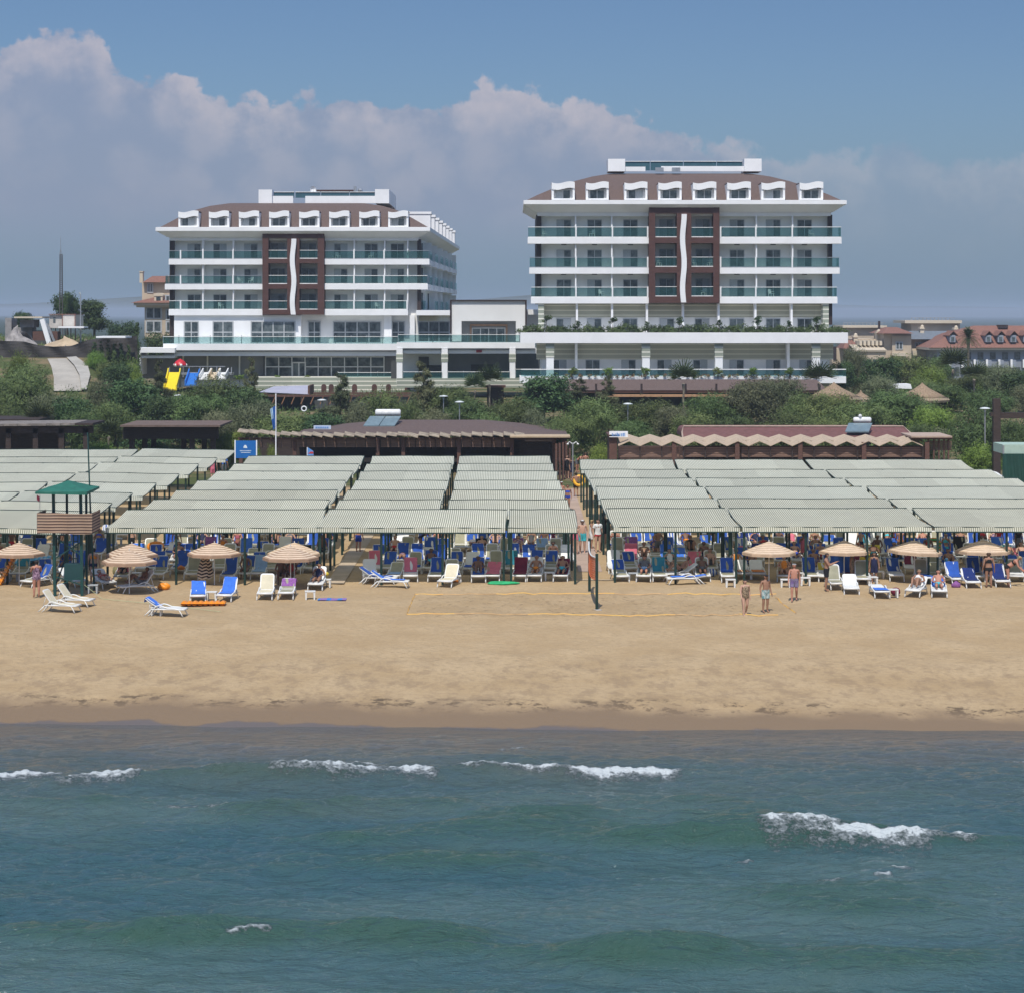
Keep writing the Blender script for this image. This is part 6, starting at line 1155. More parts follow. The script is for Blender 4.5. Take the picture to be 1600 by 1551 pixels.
# hand-placed loungers on the open sand: photo column and row of the foot end, turn, back angle, sling, towel (mode colour), where
HAND = [(92, 955, 76, 2, 'cream', None, 'with its back to the lifeguard tower, nearer of the empty pair'), (114, 946, 74, 2, 'cream', None, 'by the lifeguard tower, further of the empty pair'), (258, 961, 80, 1, 'white', 'back bright', 'alone on the sand with a blue towel over its head end'),
        (608, 917, 84, 1, 'white', 'full bright', 'turned sideways before the awning, nearer of two'), (590, 911, 80, 1, 'white', 'full blue', 'turned sideways before the awning, further of two'), (694, 918, -14, 2, 'cream', None, 'cream and slightly turned, with a pink towel at its head'), (1072, 912, -82, 0, 'cream', 'full bright', 'turned sideways right of the net, nearer of two'), (1062, 905, -80, 1, 'white', None, 'turned sideways right of the net, further of two'),
        (309, 942, 6, 1, 'white', 'full bright', 'left one under the closed parasol, covered in blue'), (349, 941, -6, 2, 'white', 'full bright', 'right one beside the closed parasol, covered in blue'), (413, 938, 0, 3, 'cream', None, 'cream, upright, with a small blue cloth on its seat'), (446, 937, 0, 1, 'khaki', 'back purple', 'under the parasol with a purple towel on its back'), (492, 923, -4, 2, 'white', None, 'right of the parasol with a seated bather'),
        (40, 918, -30, 2, 'khaki', 'back blue', 'beside the orange air mattress at the left edge'), (172, 920, 30, 1, 'white', None, 'in the parasol shade, with a sunbather'), (217, 924, -60, 2, 'white', None, 'in the parasol shade, nearer the tower'), (244, 906, -4, 3, 'khaki', 'back blue', 'blue-backed, right of the parasol pair'), (298, 906, 0, 3, 'khaki', None, 'bare khaki, left of the closed parasol'), (380, 905, -6, 3, 'khaki', 'back blue', 'blue-backed behind the seated dark-tanned woman'), (402, 905, 0, 3, 'khaki', 'full pale', 'pale blue covered, behind the seated woman'),
        (1331, 930, -4, 1, 'white', None, 'flat-backed with small blue cloths, right of the standing couple'), (1310, 922, 4, 3, 'khaki', None, 'holding an upright blue towel by the standing man'), (1379, 935, 2, 0, 'white', 'seat bright', 'with a folded blue towel, left of the sunbathers in front'), (1425, 933, -24, 1, 'white', None, 'with a woman in a white bikini'), (1468, 934, -8, 1, 'white', 'back bright', 'with a man sunbathing in pale trunks'), (1522, 920, 0, 1, 'white', 'full navy', 'navy covered, under the last parasol'), (1568, 918, 0, 2, 'white', 'full navy', 'navy covered, right of the standing woman'),
        (1500, 914, 6, 2, 'white', 'full blue', 'blue covered behind the pale-blue float'), (1446, 912, 0, 3, 'khaki', 'seat bright', 'khaki, between the two sunbathers in front'), (1402, 908, 0, 2, 'white', 'back blue', 'behind the sunbathing woman'), (1350, 914, -3, 3, 'khaki', None, 'plain khaki beside the woman in the patterned dress'), (128, 917, 40, 1, 'white', None, 'behind the lifeguard tower legs'), (28, 905, 0, 3, 'khaki', 'back teal', 'teal-backed by the leftmost parasol pole'),
        (1162, 905, 0, 1, 'white', 'seat rainbow', 'with warm stripes, left of the standing trio'), (1186, 905, 0, 1, 'white', 'seat orange', 'with an orange seat towel, behind the standing trio')]
taken = []
for px, py, rz, ang, sl, tw, wh in HAND:
    g = G(px, py); rz = R(rz); c = Vector((g.x, g.y, 0)) + Vector((-math.sin(rz), math.cos(rz), 0)) * (.93 if abs(rz) < .7 else 0.0)
    desc = {'cream': 'cream-white', 'white': 'white', 'khaki': 'khaki'}[sl] + ' sun lounger '; taken.append((c.x, c.y)); lounger(c.x, c.y, rz, ang, sl, desc + wh)
    if tw: md, cl = tw.split(); towel(c.x, c.y, rz, ang, md, cl, 'lounger ' + wh)
    FREE.append((c.x, c.y, rz, ang, wh, (px, py), False))
BLK = lambda x: 'left block' if x < -20.5 else 'tower block' if x < -8.5 else 'walkway block' if x < 4 else 'right block'
count = {}
for y0, rname, dens in rows:
    x = -y0 * .2222 - .6; j = 0
    while x < y0 * .2222 - .3:
        x += (.80, 1.34, .80, 1.30)[j % 4] * (.93 if y0 > 118 else .95) + rnd.uniform(-.06, .06); j += 1
        yy = y0 + rnd.uniform(-.16, .16)
        if blocked(x, yy, taken) or rnd.random() > dens or (y0 < 113 and (x < -14.5 or PX(1270, 112) < x < PX(1345, 112)) and rnd.random() < .12): continue
        ang = rnd.choice((3, 3, 3, 2, 2, 1)); sl = rnd.choice(('khaki', 'khaki', 'khaki', 'khaki', 'white')); rz = R(rnd.uniform(-7, 7)); bl = BLK(x); ky = (rname, bl); count[ky] = count.get(ky, 0) + 1
        tw = None
        if rnd.random() < .74: tw = (rnd.choice(('back', 'back', 'back', 'full', 'full', 'seat')), rnd.choice(('blue',) * 22 + ('navy', 'pale', 'bright', 'bright', 'white', 'teal', 'maroon', 'pink', 'purple', 'yellow', 'striped', 'striped', 'mint', 'rainbow', 'black')))
        wh = NUM[count[ky] - 1] + ' from left, ' + rname + ' row, ' + bl; taken.append((x, yy))
        lounger(x, yy, rz, ang, sl, ('khaki-backed white' if sl == 'khaki' else 'all-white') + (' lounger with ' + CN[tw[1]] + ' towel, ' if tw else ' lounger, bare, ') + wh)
        if tw: towel(x, yy, rz, ang, tw[0], tw[1], 'lounger ' + wh)
        FREE.append((x, yy, rz, ang, wh, (800 + x / yy * FX, 490 + (HC - 1.5) / yy * FX), bool(tw and tw[0] == 'back')))
        if j % 2 == 1 and rnd.random() < .55 and not blocked(x + .68, yy, []) : table(x + .66, yy + rnd.uniform(-.5, .3), 0, rnd.choice((GREYP, PLAST)), 'small plastic table beside the lounger ' + wh)
for px, py, wh in ((244, 962, 'before the lone lounger with the blue towel'), (330, 938, 'between the two blue-covered loungers'), (484, 937, 'right of the purple-towelled lounger, over a blue mat'), (509, 918, 'under a yellow bag, right of the seated bather'), (1142, 918, 'alone on the sand left of the standing trio'), (1259, 915, 'behind the man in plaid trunks'), (1364, 914, 'behind the woman in navy'), (1396, 934, 'between the folded blue towel and the sunbathing woman'), (144, 927, 'grey, at the foot of the mast'), (1228, 918, 'left of the man in plaid trunks')):
    g = G(px, py); table(g.x, g.y + .2, R(rnd.uniform(-8, 8)), GREYP if 'grey' in wh else PLAST, 'small white plastic table ' + wh if 'grey' not in wh else 'small plastic table, ' + wh)

# ---------------------------------------------------------------- parasols, tower, volleyball
ST = [M('parasol_brown', (.36, .235, .155), .9, .1, 5), M('parasol_cream', (.66, .52, .38), .9, .08, 5)]; ST2 = [M('parasol_faded', (.50, .36, .24), .9, .1, 5), M('parasol_cream', (.66, .52, .38))]
for px, ya, wd, faded, lb in ((30, 848, 2.5, 0, 'striped parasol at the left edge of the beach beside the tower'), (206, 850, 2.5, 0, 'striped parasol partly hidden behind another, right of the tower'), (202, 862, 2.6, 0, 'striped parasol with bathers in its shade, right of the tower'), (335, 848, 2.6, 0, 'striped parasol open above the closed one'), (460, 848, 2.6, 1, 'faded striped parasol partly hidden behind another by the dark-tanned couple'), (454, 855, 2.65, 0, 'striped parasol over the dark-tanned couple'), (1201.5, 846, 2.6, 1, 'pale parasol behind the standing trio'), (1319, 844, 2.5, 1, 'pale parasol above the man with the blue towel'), (1429, 844, 2.7, 1, 'pale tilted parasol above the sunbathing woman'), (1536, 843, 2.75, 1, 'pale parasol above the woman standing with her back turned')):
    py = ya + 64.5; g = G(px, py); o = E('beach_parasol', g, lb, 'parasol', 'striped beach parasols'); R_ = wd / 2; n_ = 8; m = MB()
    zt = 2.02; k = 15
    pr = [(max(R_ * i / k, .01), g.z + zt - .52 * (i / k) ** 1.03 + .02 * math.sin(math.pi * i / k)) for i in range(k + 1)]
    c0_ = (g.x, g.y, 0); m.lathe(pr, n_, 0, c0_, False, [i % 2 for i in range(k)]); m.lathe([(R_, pr[-1][1]), (R_ * 1.005, pr[-1][1] - .13)], n_, 0, c0_, False)
    if 'tilted' in lb: m.v = [(a, b, c + (a - g.x) * -.06) for a, b, c in m.v]
    m.build('canopy', ST2 if faded else ST, o); m = MB(); m.tube([(g.x, g.y, g.z - .2), (g.x, g.y, g.z + zt + .08)], .025, 6); m.build('pole', [PLAST], o)
    m = MB(); [m.bar((g.x, g.y, g.z + zt - .35), (g.x + R_ * .97 * math.cos(2 * math.pi * i / 8), g.y + R_ * .97 * math.sin(2 * math.pi * i / 8), pr[-1][1] - .015), .018) for i in range(8)]; m.build('rib', [METAL], o)
g = G(320, 912); o = E('closed_parasol', g, 'closed parasol with wavy dark brown and cream stripes between the blue loungers', 'parasol'); m = MB(); k = 18
pr = []
for i in range(k + 1):
    q = i / k; pr.append((.05 + .36 * q ** .8 * (1 - .25 * (q > .92)), 1.62 - 1.35 * q))
vs_ = []; n_ = 16
m.loft([[(g.x + r_ * (1 + .16 * math.cos(5 * t_)) * math.cos(t_), g.y + r_ * (1 + .16 * math.cos(5 * t_)) * math.sin(t_), g.z + h_ + .045 * math.cos(5 * t_)) for t_ in (2 * math.pi * j / n_ for j in range(n_))] for r_, h_ in pr], 0, False)
m.m = [(i // n_) % 2 for i in range(len(m.f))]; m.build('canopy', [M('parasol_dark', (.035, .022, .02), .9), ST[1]], o); m = MB(); m.tube([g, g + Vector((0, 0, 1.72))], .025, 6); m.build('pole', [PLAST], o)
# lifeguard tower
d = 107.0; gz = float(ground_z(-21, d)); TG = M('tower_green', (.012, .06, .055), .5, .1, 3); T = E('lifeguard_tower', (PX(107, d), d, gz), 'green steel lifeguard tower with a brown striped screen around its platform', 'lifeguard tower')
XA, XB = PX(86, d), PX(128.5, d); YB = d + 1.7; ZP = PZ(828, d)
for x, y, c in ((XA, d, 0), (XB, d, 0), (XA + .25, YB, 1), (XB - .1, YB, 1)): m = MB(); m.bar((x, y, gz - .1), (x - .08 * (1 if c == 0 else .4), y, PZ(764, d)), .13 if c == 0 else .10); m.build('leg', [TG], T)
m = MB(); m.bar((XA, d, PZ(900, d)), (XB, d, PZ(925, d) + .35), .05); m.bar((XA, d, PZ(925, d) + .3), (XB, d, PZ(900, d)), .05); m.bar((XA, d, PZ(838, d)), (XB, d, PZ(868, d)), .05); m.bar((XA, d, PZ(872, d)), (XB, d, PZ(845, d)), .05); m.bar((XA, d, PZ(925, d) + .25), (XA + .25, YB, PZ(870, d)), .05); m.bar((XB, d, PZ(925, d) + .25), (XB - .1, YB, PZ(870, d)), .05); m.build('brace', [TG], T)
m = MB(); m.box(PX(66, d), PX(146, d), d - .3, YB + .2, ZP - .02, ZP + .08); m.build('platform', [TG], T)
SCR = stripes('brown_striped_screen', (.085, .050, .040), (.40, .28, .20), 2, .135, .52, .95, blotch=.1); m = MB(); x0, x1 = PX(60.5, d), PX(146.5, d); z0, z1 = PZ(832, d), PZ(800, d)
m.grid(24, 6, lambda u_, v_: (x0 + (x1 - x0) * u_, d - .42 + .03 * math.sin(u_ * 17 + v_ * 2), z0 + (z1 - z0) * v_ + .03 * math.sin(u_ * 6) - .06 * u_ * (1 - u_) * v_)); m.grid(10, 6, lambda u_, v_: (x0, d - .42 + 2.1 * u_, z0 + (z1 - z0) * v_)); m.grid(10, 6, lambda u_, v_: (x1, d - .42 + 2.1 * u_, z0 + (z1 - z0) * v_)); m.build('screen', [SCR], T)
m = MB(); x0, x1 = PX(61, d), PX(141, d); zr = PZ(766, d); q = [(x0, d - .9, zr), (x1, d - .9, zr), (x1, YB + .7, zr), (x0, YB + .7, zr)]; c = ((x0 + x1) / 2, d + .9, PZ(752.5, d)); m.loft([[(c[0] + (a - c[0]) * s_, c[1] + (b - c[1]) * s_, zr + (c[2] - zr) * (1 - s_) ** 1.15) for a, b, _ in q] for s_ in (1, .66, .33, .03)]); m.loft([[(a, b, zr - .10 - .05 * (i % 2)) for i, (a, b, _) in enumerate(q)], [(a, b, zr - .002) for a, b, _ in q]], 0, False); m.build('roof', [M('roof_green_cloth', (.02, .14, .10), .85, .15, 2)], T)
m = MB(); m.box(PX(99, d), PX(126, d), d + .15, d + .8, PZ(906, d), PZ(881, d)); m.build('box', [M('tower_box', (.016, .06, .062), .5, .1, 2)], T)
m = MB(); [m.bar((PX(q, d), d + .6, PZ(905, d)), (PX(q, d), d + .6, PZ(832, d)), .05) for q in (111, 118)]; [m.bar((PX(111, d), d + .6, PZ(q, d)), (PX(118, d), d + .6, PZ(q, d)), .04) for q in range(838, 880, 9)]; m.build('ladder', [TG], T)
d = 108.6; g = on_ground(PX(147.5, d), d); o = E('mast_pole', g, 'tall thin dark pole leaning beside the lifeguard tower', 'pole'); m = MB(); m.tube([g, P(141, 790, d), P(137, 676, d)], [.05, .04, .03], 6); m.build('pole', [TG], o)
d = 107.5; m = MB(); m.grid(5, 4, lambda u_, v_: tuple(P(57.5 + 5 * u_, 781 - 8 * v_ + 3 * u_, d) + Vector((0, .05 * math.sin(u_ * 7), 0)))); m.build('small_flag', [TOW['maroon']], None, True, base=P(60, 777, d), label='little dark red flag left of the lifeguard tower', cat='flag')
m = MB(); m.tube([P(62.2, 802, d), P(62.3, 771, d)], .016, 5); m.build('flag_stick', [METAL], None, base=P(62, 800, d), label='thin stick holding the little dark red flag', cat='stick')
m = MB(); g1, g2 = G(160, 936), G(245, 944); m.tube([on_ground(XB + .1, 107) + Vector((0, 0, .5)), g1 + Vector((0, 0, .03)), g2 + Vector((0, 0, .03)), G(345, 956) + Vector((0, 0, .03))], .012, 4); m.build('rope', [M('pale_rope', (.38, .42, .24), .9)], None, base=g1, label='thin pale rope trailing over the sand from the tower', cat='rope')
# volleyball court
TAPE = M('court_tape', (.66, .42, .11), .8, .1, 1.3, c2=(.60, .34, .11)); TAPE2 = M('court_tape_dull', (.44, .28, .13), .8, .2, 2)
corners = [(637, 959), (650, 927.5), (1212, 928.5), (1243, 959)]
def tape(a, b, sw, lb, dip=0.0):
    m = MB(); k = 40; pa, pb = G(*a), G(*b); n_ = (pb - pa).normalized().cross(Vector((0, 0, 1))) * .024; n_ = -n_ if n_.y < 0 else n_
    for i in range(k):
        q = [pa.lerp(pb, (i + e) / k) for e in (0, 1)]; q = [v_ + Vector((.03 * math.sin(v_.x * 1.7), .03 * math.sin(v_.x * .9 + v_.y), 0)) for v_ in q]; vs = []
        for v_ in q:
            z = float(sand_h(np.array([v_.x]), np.array([v_.y]))[0]) + .035
            vs += [Vector((v_.x, v_.y, z - .03)) - n_ * .6, Vector((v_.x, v_.y, z + .012)) + n_ * 1.2]
        m.quad(vs[0], vs[1], vs[3], vs[2], 0 if (math.sin(i * sw + a[0]) > -.55) else 1)
    m.build('court_line', [TAPE, TAPE2], None, base=pa, label=lb, cat='court line', group='boundary tapes of the volleyball court')
tape(corners[1], corners[2], .33, 'orange boundary tape along the landward side of the volleyball court'); tape(corners[0], (1215, 962), .27, 'orange boundary tape along the seaward side of the volleyball court'); tape(corners[0], corners[1], .9, 'yellow boundary tape closing the left end of the volleyball court'); tape((1210, 934), corners[3], .5, 'yellow boundary tape closing the right end of the court, by the standing couple')
pn, pf = G(932.5, 953), G(921, 923.5)
for p, h, lb in ((pn, 2.52, 'dark green volleyball post nearer the sea'), (pf, 2.5, 'dark green volleyball post nearer the awnings')):
    o = E('net_post', p, lb, 'post', 'volleyball posts'); m = MB(); m.tube([p + Vector((0, 0, -.2)), p + Vector((0, 0, h))], .065, 8); m.build('pole', [GREENP], o)
    if p is pn: m = MB(); m.lathe([(.24, -.05), (.23, .03), (.1, .05)], 10, 0, p); m.build('foot', [M('concrete_grey', (.42, .40, .37), .9)], o)
o = E('volleyball_net', pn.lerp(pf, .5), 'orange volleyball net seen almost edge-on between two green posts', 'net'); m = MB(); a, b = pn + Vector((-.05, .1, 0)), pf + Vector((-.03, -.1, 0))
for i in range(24):
    for j in range(10):
        sag = lambda t_: .18 * math.sin(math.pi * t_)
        def pt(t_, v_): return a.lerp(b, t_) + Vector((-.10 * math.sin(math.pi * t_), 0, 2.35 - v_ - sag(t_)))
        m.bar(pt(i / 24, j / 10), pt((i + 1) / 24, j / 10), .02); m.bar(pt(i / 24, j / 10), pt(i / 24, (j + 1) / 10), .02)
m.build('netting', [M('orange_net', (.60, .16, .06), .8)], o)
m = MB(); m.tube([pt(i / 12, 0) for i in range(13)], .035, 5); m.build('top_tape', [PLAST], o); m = MB(); m.tube([pt(i / 12, 1) for i in range(13)], .022, 5); m.build('bottom_tape', [M('orange_net', (.6, .16, .06))], o)

# ---------------------------------------------------------------- floats, bags and other belongings
def blob(name, px, py, sx, sy, sz, mat, lb, cat, rz=0, seed=1, smooth=True, z=0):
    g = G(px, py); g.z += z; r_ = random.Random(seed); m = MB(); a = [r_.uniform(0, 6) for _ in range(4)]
    def f(u_, v_):
        t_, p_ = 6.2832 * u_, math.pi * v_; q = 1 + .12 * math.sin(3 * t_ + a[0]) * math.sin(p_) + .10 * math.sin(5 * t_ + a[1] + 3 * v_) * math.sin(p_); s_ = abs(math.sin(p_)) ** .7
        x, y = sx * s_ * math.cos(t_) * q, sy * s_ * math.sin(t_) * q
        return (g.x + x * math.cos(rz) - y * math.sin(rz), g.y + x * math.sin(rz) + y * math.cos(rz), g.z + sz * (.5 - .5 * math.cos(p_)) * (1 + .15 * math.sin(2 * t_ + a[2])))
    m.grid(16, 8, f); return m.build(name, [mat] if not isinstance(mat, list) else mat, None, smooth, base=g, label=lb, cat=cat)
def mattress(px, py, L, W, mat, lb, rz=0, tilt=0, z=0, cells=8):
    g = G(px, py); g.z += z; m = MB(); M4 = Matrix.Rotation(rz, 3, 'Z') @ Matrix.Rotation(tilt, 3, 'Y')
    for s_ in (1, -1): m.grid(cells * 5, 8, lambda u_, v_: tuple(g + M4 @ Vector(((u_ - .5) * L, (v_ - .5) * W, .10 + s_ * (.10 * abs(math.sin(math.pi * u_ * cells)) ** .5 * math.sin(math.pi * v_) ** .4 + .015)))), mif=(lambda i, j: 0))
    return m.build('air_mattress', [mat], None, True, base=g, label=lb, cat='air mattress')
OR = M('orange_vinyl', (.80, .26, .01), .35, .1, 3); TQ = M('turquoise_vinyl', (.03, .33, .66), .3, .12, 3)
mattress(12, 912, 1.5, .8, OR, 'orange air mattress propped up at the left edge of the beach', R(20), R(-62), .55); mattress(318, 945, 2.0, .75, OR, 'orange air mattress lying flat before the blue-covered loungers', R(2), 0, 0.0)
mattress(1487, 905, 1.3, .75, TQ, 'pale blue air mattress leaning on the sunbathing man\'s lounger', R(-12), R(52), .45); mattress(52, 893, 1.8, .8, TQ, 'turquoise air mattress behind the leftmost parasol', R(8), R(-8), .5)
blob('beach_bag', 256, 921, .30, .2, .30, OR, 'orange bag on the sand right of the parasol shade', 'bag', seed=2); blob('beach_bag', 504, 913, .30, .2, .22, TOW['yellow'], 'yellow-green bag on the white table right of the seated bather', 'bag', seed=3, z=.4); blob('beach_towel', 784, 913, .75, .35, .16, TOW['green'], 'bright green towel heaped on the sand at the awning edge', 'towel', seed=4)
blob('beach_bag', 1494, 918, .22, .18, .3, TOW['purple'], 'purple bag beside the blue-covered lounger', 'bag', seed=5); blob('beach_bag', 1400, 930, .22, .16, .32, TOW['maroon'], 'dark red bag under the small table by the sunbathing woman', 'bag', seed=6, z=.02); blob('beach_bag', 711, 909, .2, .16, .16, TOW['orange'], 'small orange bundle between loungers at the awning edge', 'bag', seed=7)
blob('beach_bag', 1036, 900, .22, .16, .3, TOW['teal'], 'teal bag on the ground right of the net', 'bag', seed=8, z=.3); blob('beach_bag', 1113, 900, .2, .2, .34, TOW['striped'], 'blue and white striped bag by the sideways loungers', 'bag', seed=9); blob('backpack', 187, 900, .32, .25, .62, TOW['khakit'], 'khaki backpack in the shade of the striped parasols', 'backpack', seed=10); blob('beach_bag', 283, 899, .2, .16, .2, TOW['orange'], 'small orange bag on the grey table left of the closed parasol', 'bag', seed=12, z=.3)
m = MB(); g = G(500, 937); m.grid(8, 6, lambda u_, v_: (g.x - .1 + 1.3 * u_, g.y - .3 + .8 * v_, g.z + .035 + .01 * math.sin(9 * u_ + 5 * v_))); m.build('beach_mat', [stripes('blue_patterned_mat', (.05, .20, .55), (.25, .16, .40), 0, .5, .6)], None, True, base=g, label='blue and violet patterned mat beside the white table', cat='mat')
def ring_float(px, py, r_, mt, lb, z=.0, tilt=.6):
    g = G(px, py); g.z += z + r_ * .8; m = MB(); k = 20; m.tube([tuple(g + Vector((r_ * math.cos(6.2832 * i / k), r_ * math.sin(6.2832 * i / k) * math.cos(tilt), r_ * math.sin(6.2832 * i / k) * math.sin(tilt)))) for i in range(k + 1)], r_ * .32, 8, cap=False); m.build('swim_ring', [mt], None, True, base=g, label=lb, cat='swim ring')
ring_float(243, 873, .36, OR, 'orange swim ring lying on a lounger between the left and central blocks', .4, .35); ring_float(1459, 870, .36, stripes('rainbow_vinyl', (.05, .35, .10), (.60, .25, .05), 2, .2, .5), 'multicoloured swim ring leaning under the right block awning', .3, 1.3)
blob('lounger_heap', 1548, 757, 1.0, .9, .9, PLAST, 'heap of spare white plastic loungers between awning end and green booth', 'plastic heap', seed=14)
o = E('shower_post', on_ground(PX(895, 173), 173), 'double-headed beach shower at the landward end of the walkway', 'shower'); g = on_ground(PX(895, 173), 173); m = MB(); m.tube([g, g + Vector((0, 0, 2.9))], .06, 6); m.build('pole', [METAL], o)
for s_ in (-1, 1): m = MB(); m.tube([g + Vector((0, 0, 2.8)), g + Vector((s_ * .25, 0, 2.98)), g + Vector((s_ * .38, 0, 2.85))], .035, 5); m.lathe([(.03, .02), (.10, -.06)], 8, 0, g + Vector((s_ * .38, 0, 2.85))); m.build('shower_head', [PLAST], o)
# ---------------------------------------------------------------- people
SKIN = [M('skin_light', (.50, .30, .215), .6, .06, 6), M('skin_tan', (.33, .175, .11), .6, .06, 6), M('skin_brown', (.17, .085, .055), .55, .08, 6), M('skin_red', (.46, .22, .15), .6, .08, 6)]
HAIR = {'dark': M('dark_hair', (.018, .013, .010), .7), 'brown': M('brown_hair', (.08, .045, .025), .7), 'blond': M('blond_hair', (.38, .27, .13), .7), 'grey': M('grey_hair', (.32, .31, .30), .7)}
EYE = M('eye_dark', (.02, .015, .012), .3)
def pose(kind, fat=1.0):
    "joints facing -y: name -> (position, radius); bones are (parent, child)"
    J = {}; Bn = []
    def a(n, p, r, par=None):
        J[n] = (Vector(p), r)
        if par: Bn.append((par, n))
    rec = kind in ('recline', 'knees_up'); sit = kind == 'sit'; lie = kind == 'lie'; bend = kind == 'bend'
    if rec: ax = Vector((0, math.cos(R(50)), math.sin(R(50)))); pel = Vector((0, .06, .50)); fw = Vector((0, -ax.z, ax.y))
    elif sit: ax = Vector((0, -.10, 1)).normalized(); pel = Vector((0, -.35, .49)); fw = Vector((0, -1, -.1))
    elif lie: ax = Vector((0, 1, .12)).normalized(); pel = Vector((0, -.05, .47)); fw = Vector((0, -.12, 1))
    elif bend: ax = Vector((0, -.80, .60)).normalized(); pel = Vector((0, .12, .93)); fw = Vector((0, -.6, -.8))
    else: ax = Vector((0, 0, 1)); pel = Vector((0, 0, .93)); fw = Vector((0, -1, 0))
    X = Vector((1, 0, 0))
    a('pelvis', pel, .135 * fat); a('waist', pel + ax * .17 + fw * (.03 * (fat > 1.05)), .118 * fat * (1.08 if fat > 1.05 else 1), 'pelvis'); a('chest', pel + ax * .37, .142 * (.6 + .4 * fat), 'waist'); a('neck', pel + ax * .535, .050, 'chest')
    hu = (ax + (Vector((0, -.25, .5)) if rec or lie else Vector((0, -.02, .3)))).normalized(); hf = (Vector((0, -1, 0)) - hu * Vector((0, -1, 0)).dot(hu)).normalized() if not lie else fw
    a('jaw', J['neck'][0] + hu * .075 + hf * .028, .060, 'neck'); a('head', J['neck'][0] + hu * .155 + hf * .012, .100, 'jaw'); a('crown', J['neck'][0] + hu * .212, .086, 'head'); a('nose', J['head'][0] + hf * .108 - hu * .02, .016, 'head')
    for s in (-1, 1):
        S = 'l' if s < 0 else 'r'
        a('ear' + S, J['head'][0] + X * s * .098 - hu * .01, .016, 'head')
        sh = pel + ax * .475 + X * s * .18; a('sh' + S, sh, .060, 'chest')
        if rec: el, wr = sh + Vector((s * .12, -.10, -.22)), sh + Vector((s * .02, -.36, -.24))
        elif sit: el, wr = sh + Vector((s * .08, -.06, -.28)), Vector((s * .12, -.72, .56))
        elif lie: el, wr = sh + Vector((s * .22, .02, -.02)), sh + Vector((s * .18, .26, .02))
        elif bend: el, wr = sh + Vector((s * .05, -.10, -.26)), sh + Vector((s * .0, -.26, -.42))
        elif kind == 'reach' : el, wr = sh + Vector((s * .05, -.14, -.24)), sh + Vector((s * -.02, -.40, -.12))
        elif kind == 'hips': el, wr = sh + Vector((s * .15, .06, -.26)), sh + Vector((s * .0, -.10, -.42))
        elif kind == 'walk': el, wr = sh + Vector((s * .06, .10 * s, -.29)), sh + Vector((s * .07, -.12 + .16 * s, -.52))
        else: el, wr = sh + Vector((s * .07, .03, -.29)), sh + Vector((s * .10, -.05, -.53))
        a('el' + S, el, .044, 'sh' + S); a('wr' + S, wr, .031, 'el' + S)
        d = (wr - el).normalized(); a('palm' + S, wr + d * .065, .034, 'wr' + S); side = d.cross(Vector((0, 1, 0)) if abs(d.y) < .8 else Vector((1, 0, 0))).normalized(); th = d.cross(side).normalized()
        if th.y > 0: th = -th
        for f in range(4):
            q = th * (.030 - .020 * f); L_ = (.062, .075, .070, .052)[f]
            a('f%d%s' % (f, S), wr + d * .105 + q, .0105, 'palm' + S); a('g%d%s' % (f, S), wr + d * (.105 + L_) + q * 1.15 - side * .014 * s, .0085, 'f%d%s' % (f, S))
        a('tb' + S, wr + d * .06 + th * .048, .011, 'palm' + S); a('tt' + S, wr + d * .105 + th * .062, .009, 'tb' + S)
        hp = pel - ax * .04 + X * s * .095
        if rec: kn, an = (Vector((s * .12, -.38, .52)), Vector((s * .12, -.80, .42))) if kind == 'recline' else (Vector((s * .13, -.28, .84)), Vector((s * .12, -.58, .44)))
        elif sit: kn, an = Vector((s * .14, -.80, .50)), Vector((s * .12, -.84, .09))
        elif lie: kn, an = Vector((s * .10, -.48, .44)), Vector((s * .10, -.90, .42))
        elif kind == 'walk': kn, an = Vector((s * .10, -.10 if s < 0 else -.02, .51)), Vector((s * .10, -.14 if s < 0 else .20, .09 if s < 0 else .13))
        elif bend: kn, an = Vector((s * .11, .10, .50)), Vector((s * .12, .12, .09))
        else: kn, an = Vector((s * .105, -.02, .50)), Vector((s * .11, .02, .09))
        a('hip' + S, hp, .100 * (.5 + .5 * fat), 'pelvis'); a('kn' + S, kn, .062 * (.6 + .4 * fat), 'hip' + S); a('cf' + S, kn.lerp(an, .35) + Vector((0, .015, 0)), .056 * (.6 + .4 * fat), 'kn' + S); a('an' + S, an, .037, 'cf' + S)
        fd = Vector((0, -.55, .83)) if (rec or lie) else Vector((0, -1, -.25)); a('toe' + S, an + fd.normalized() * .15 + (Vector((0, 0, -.03)) if not (rec or lie) else Vector((0, 0, 0))), .032, 'an' + S)
    return J, Bn, hu, hf
BODY = {}
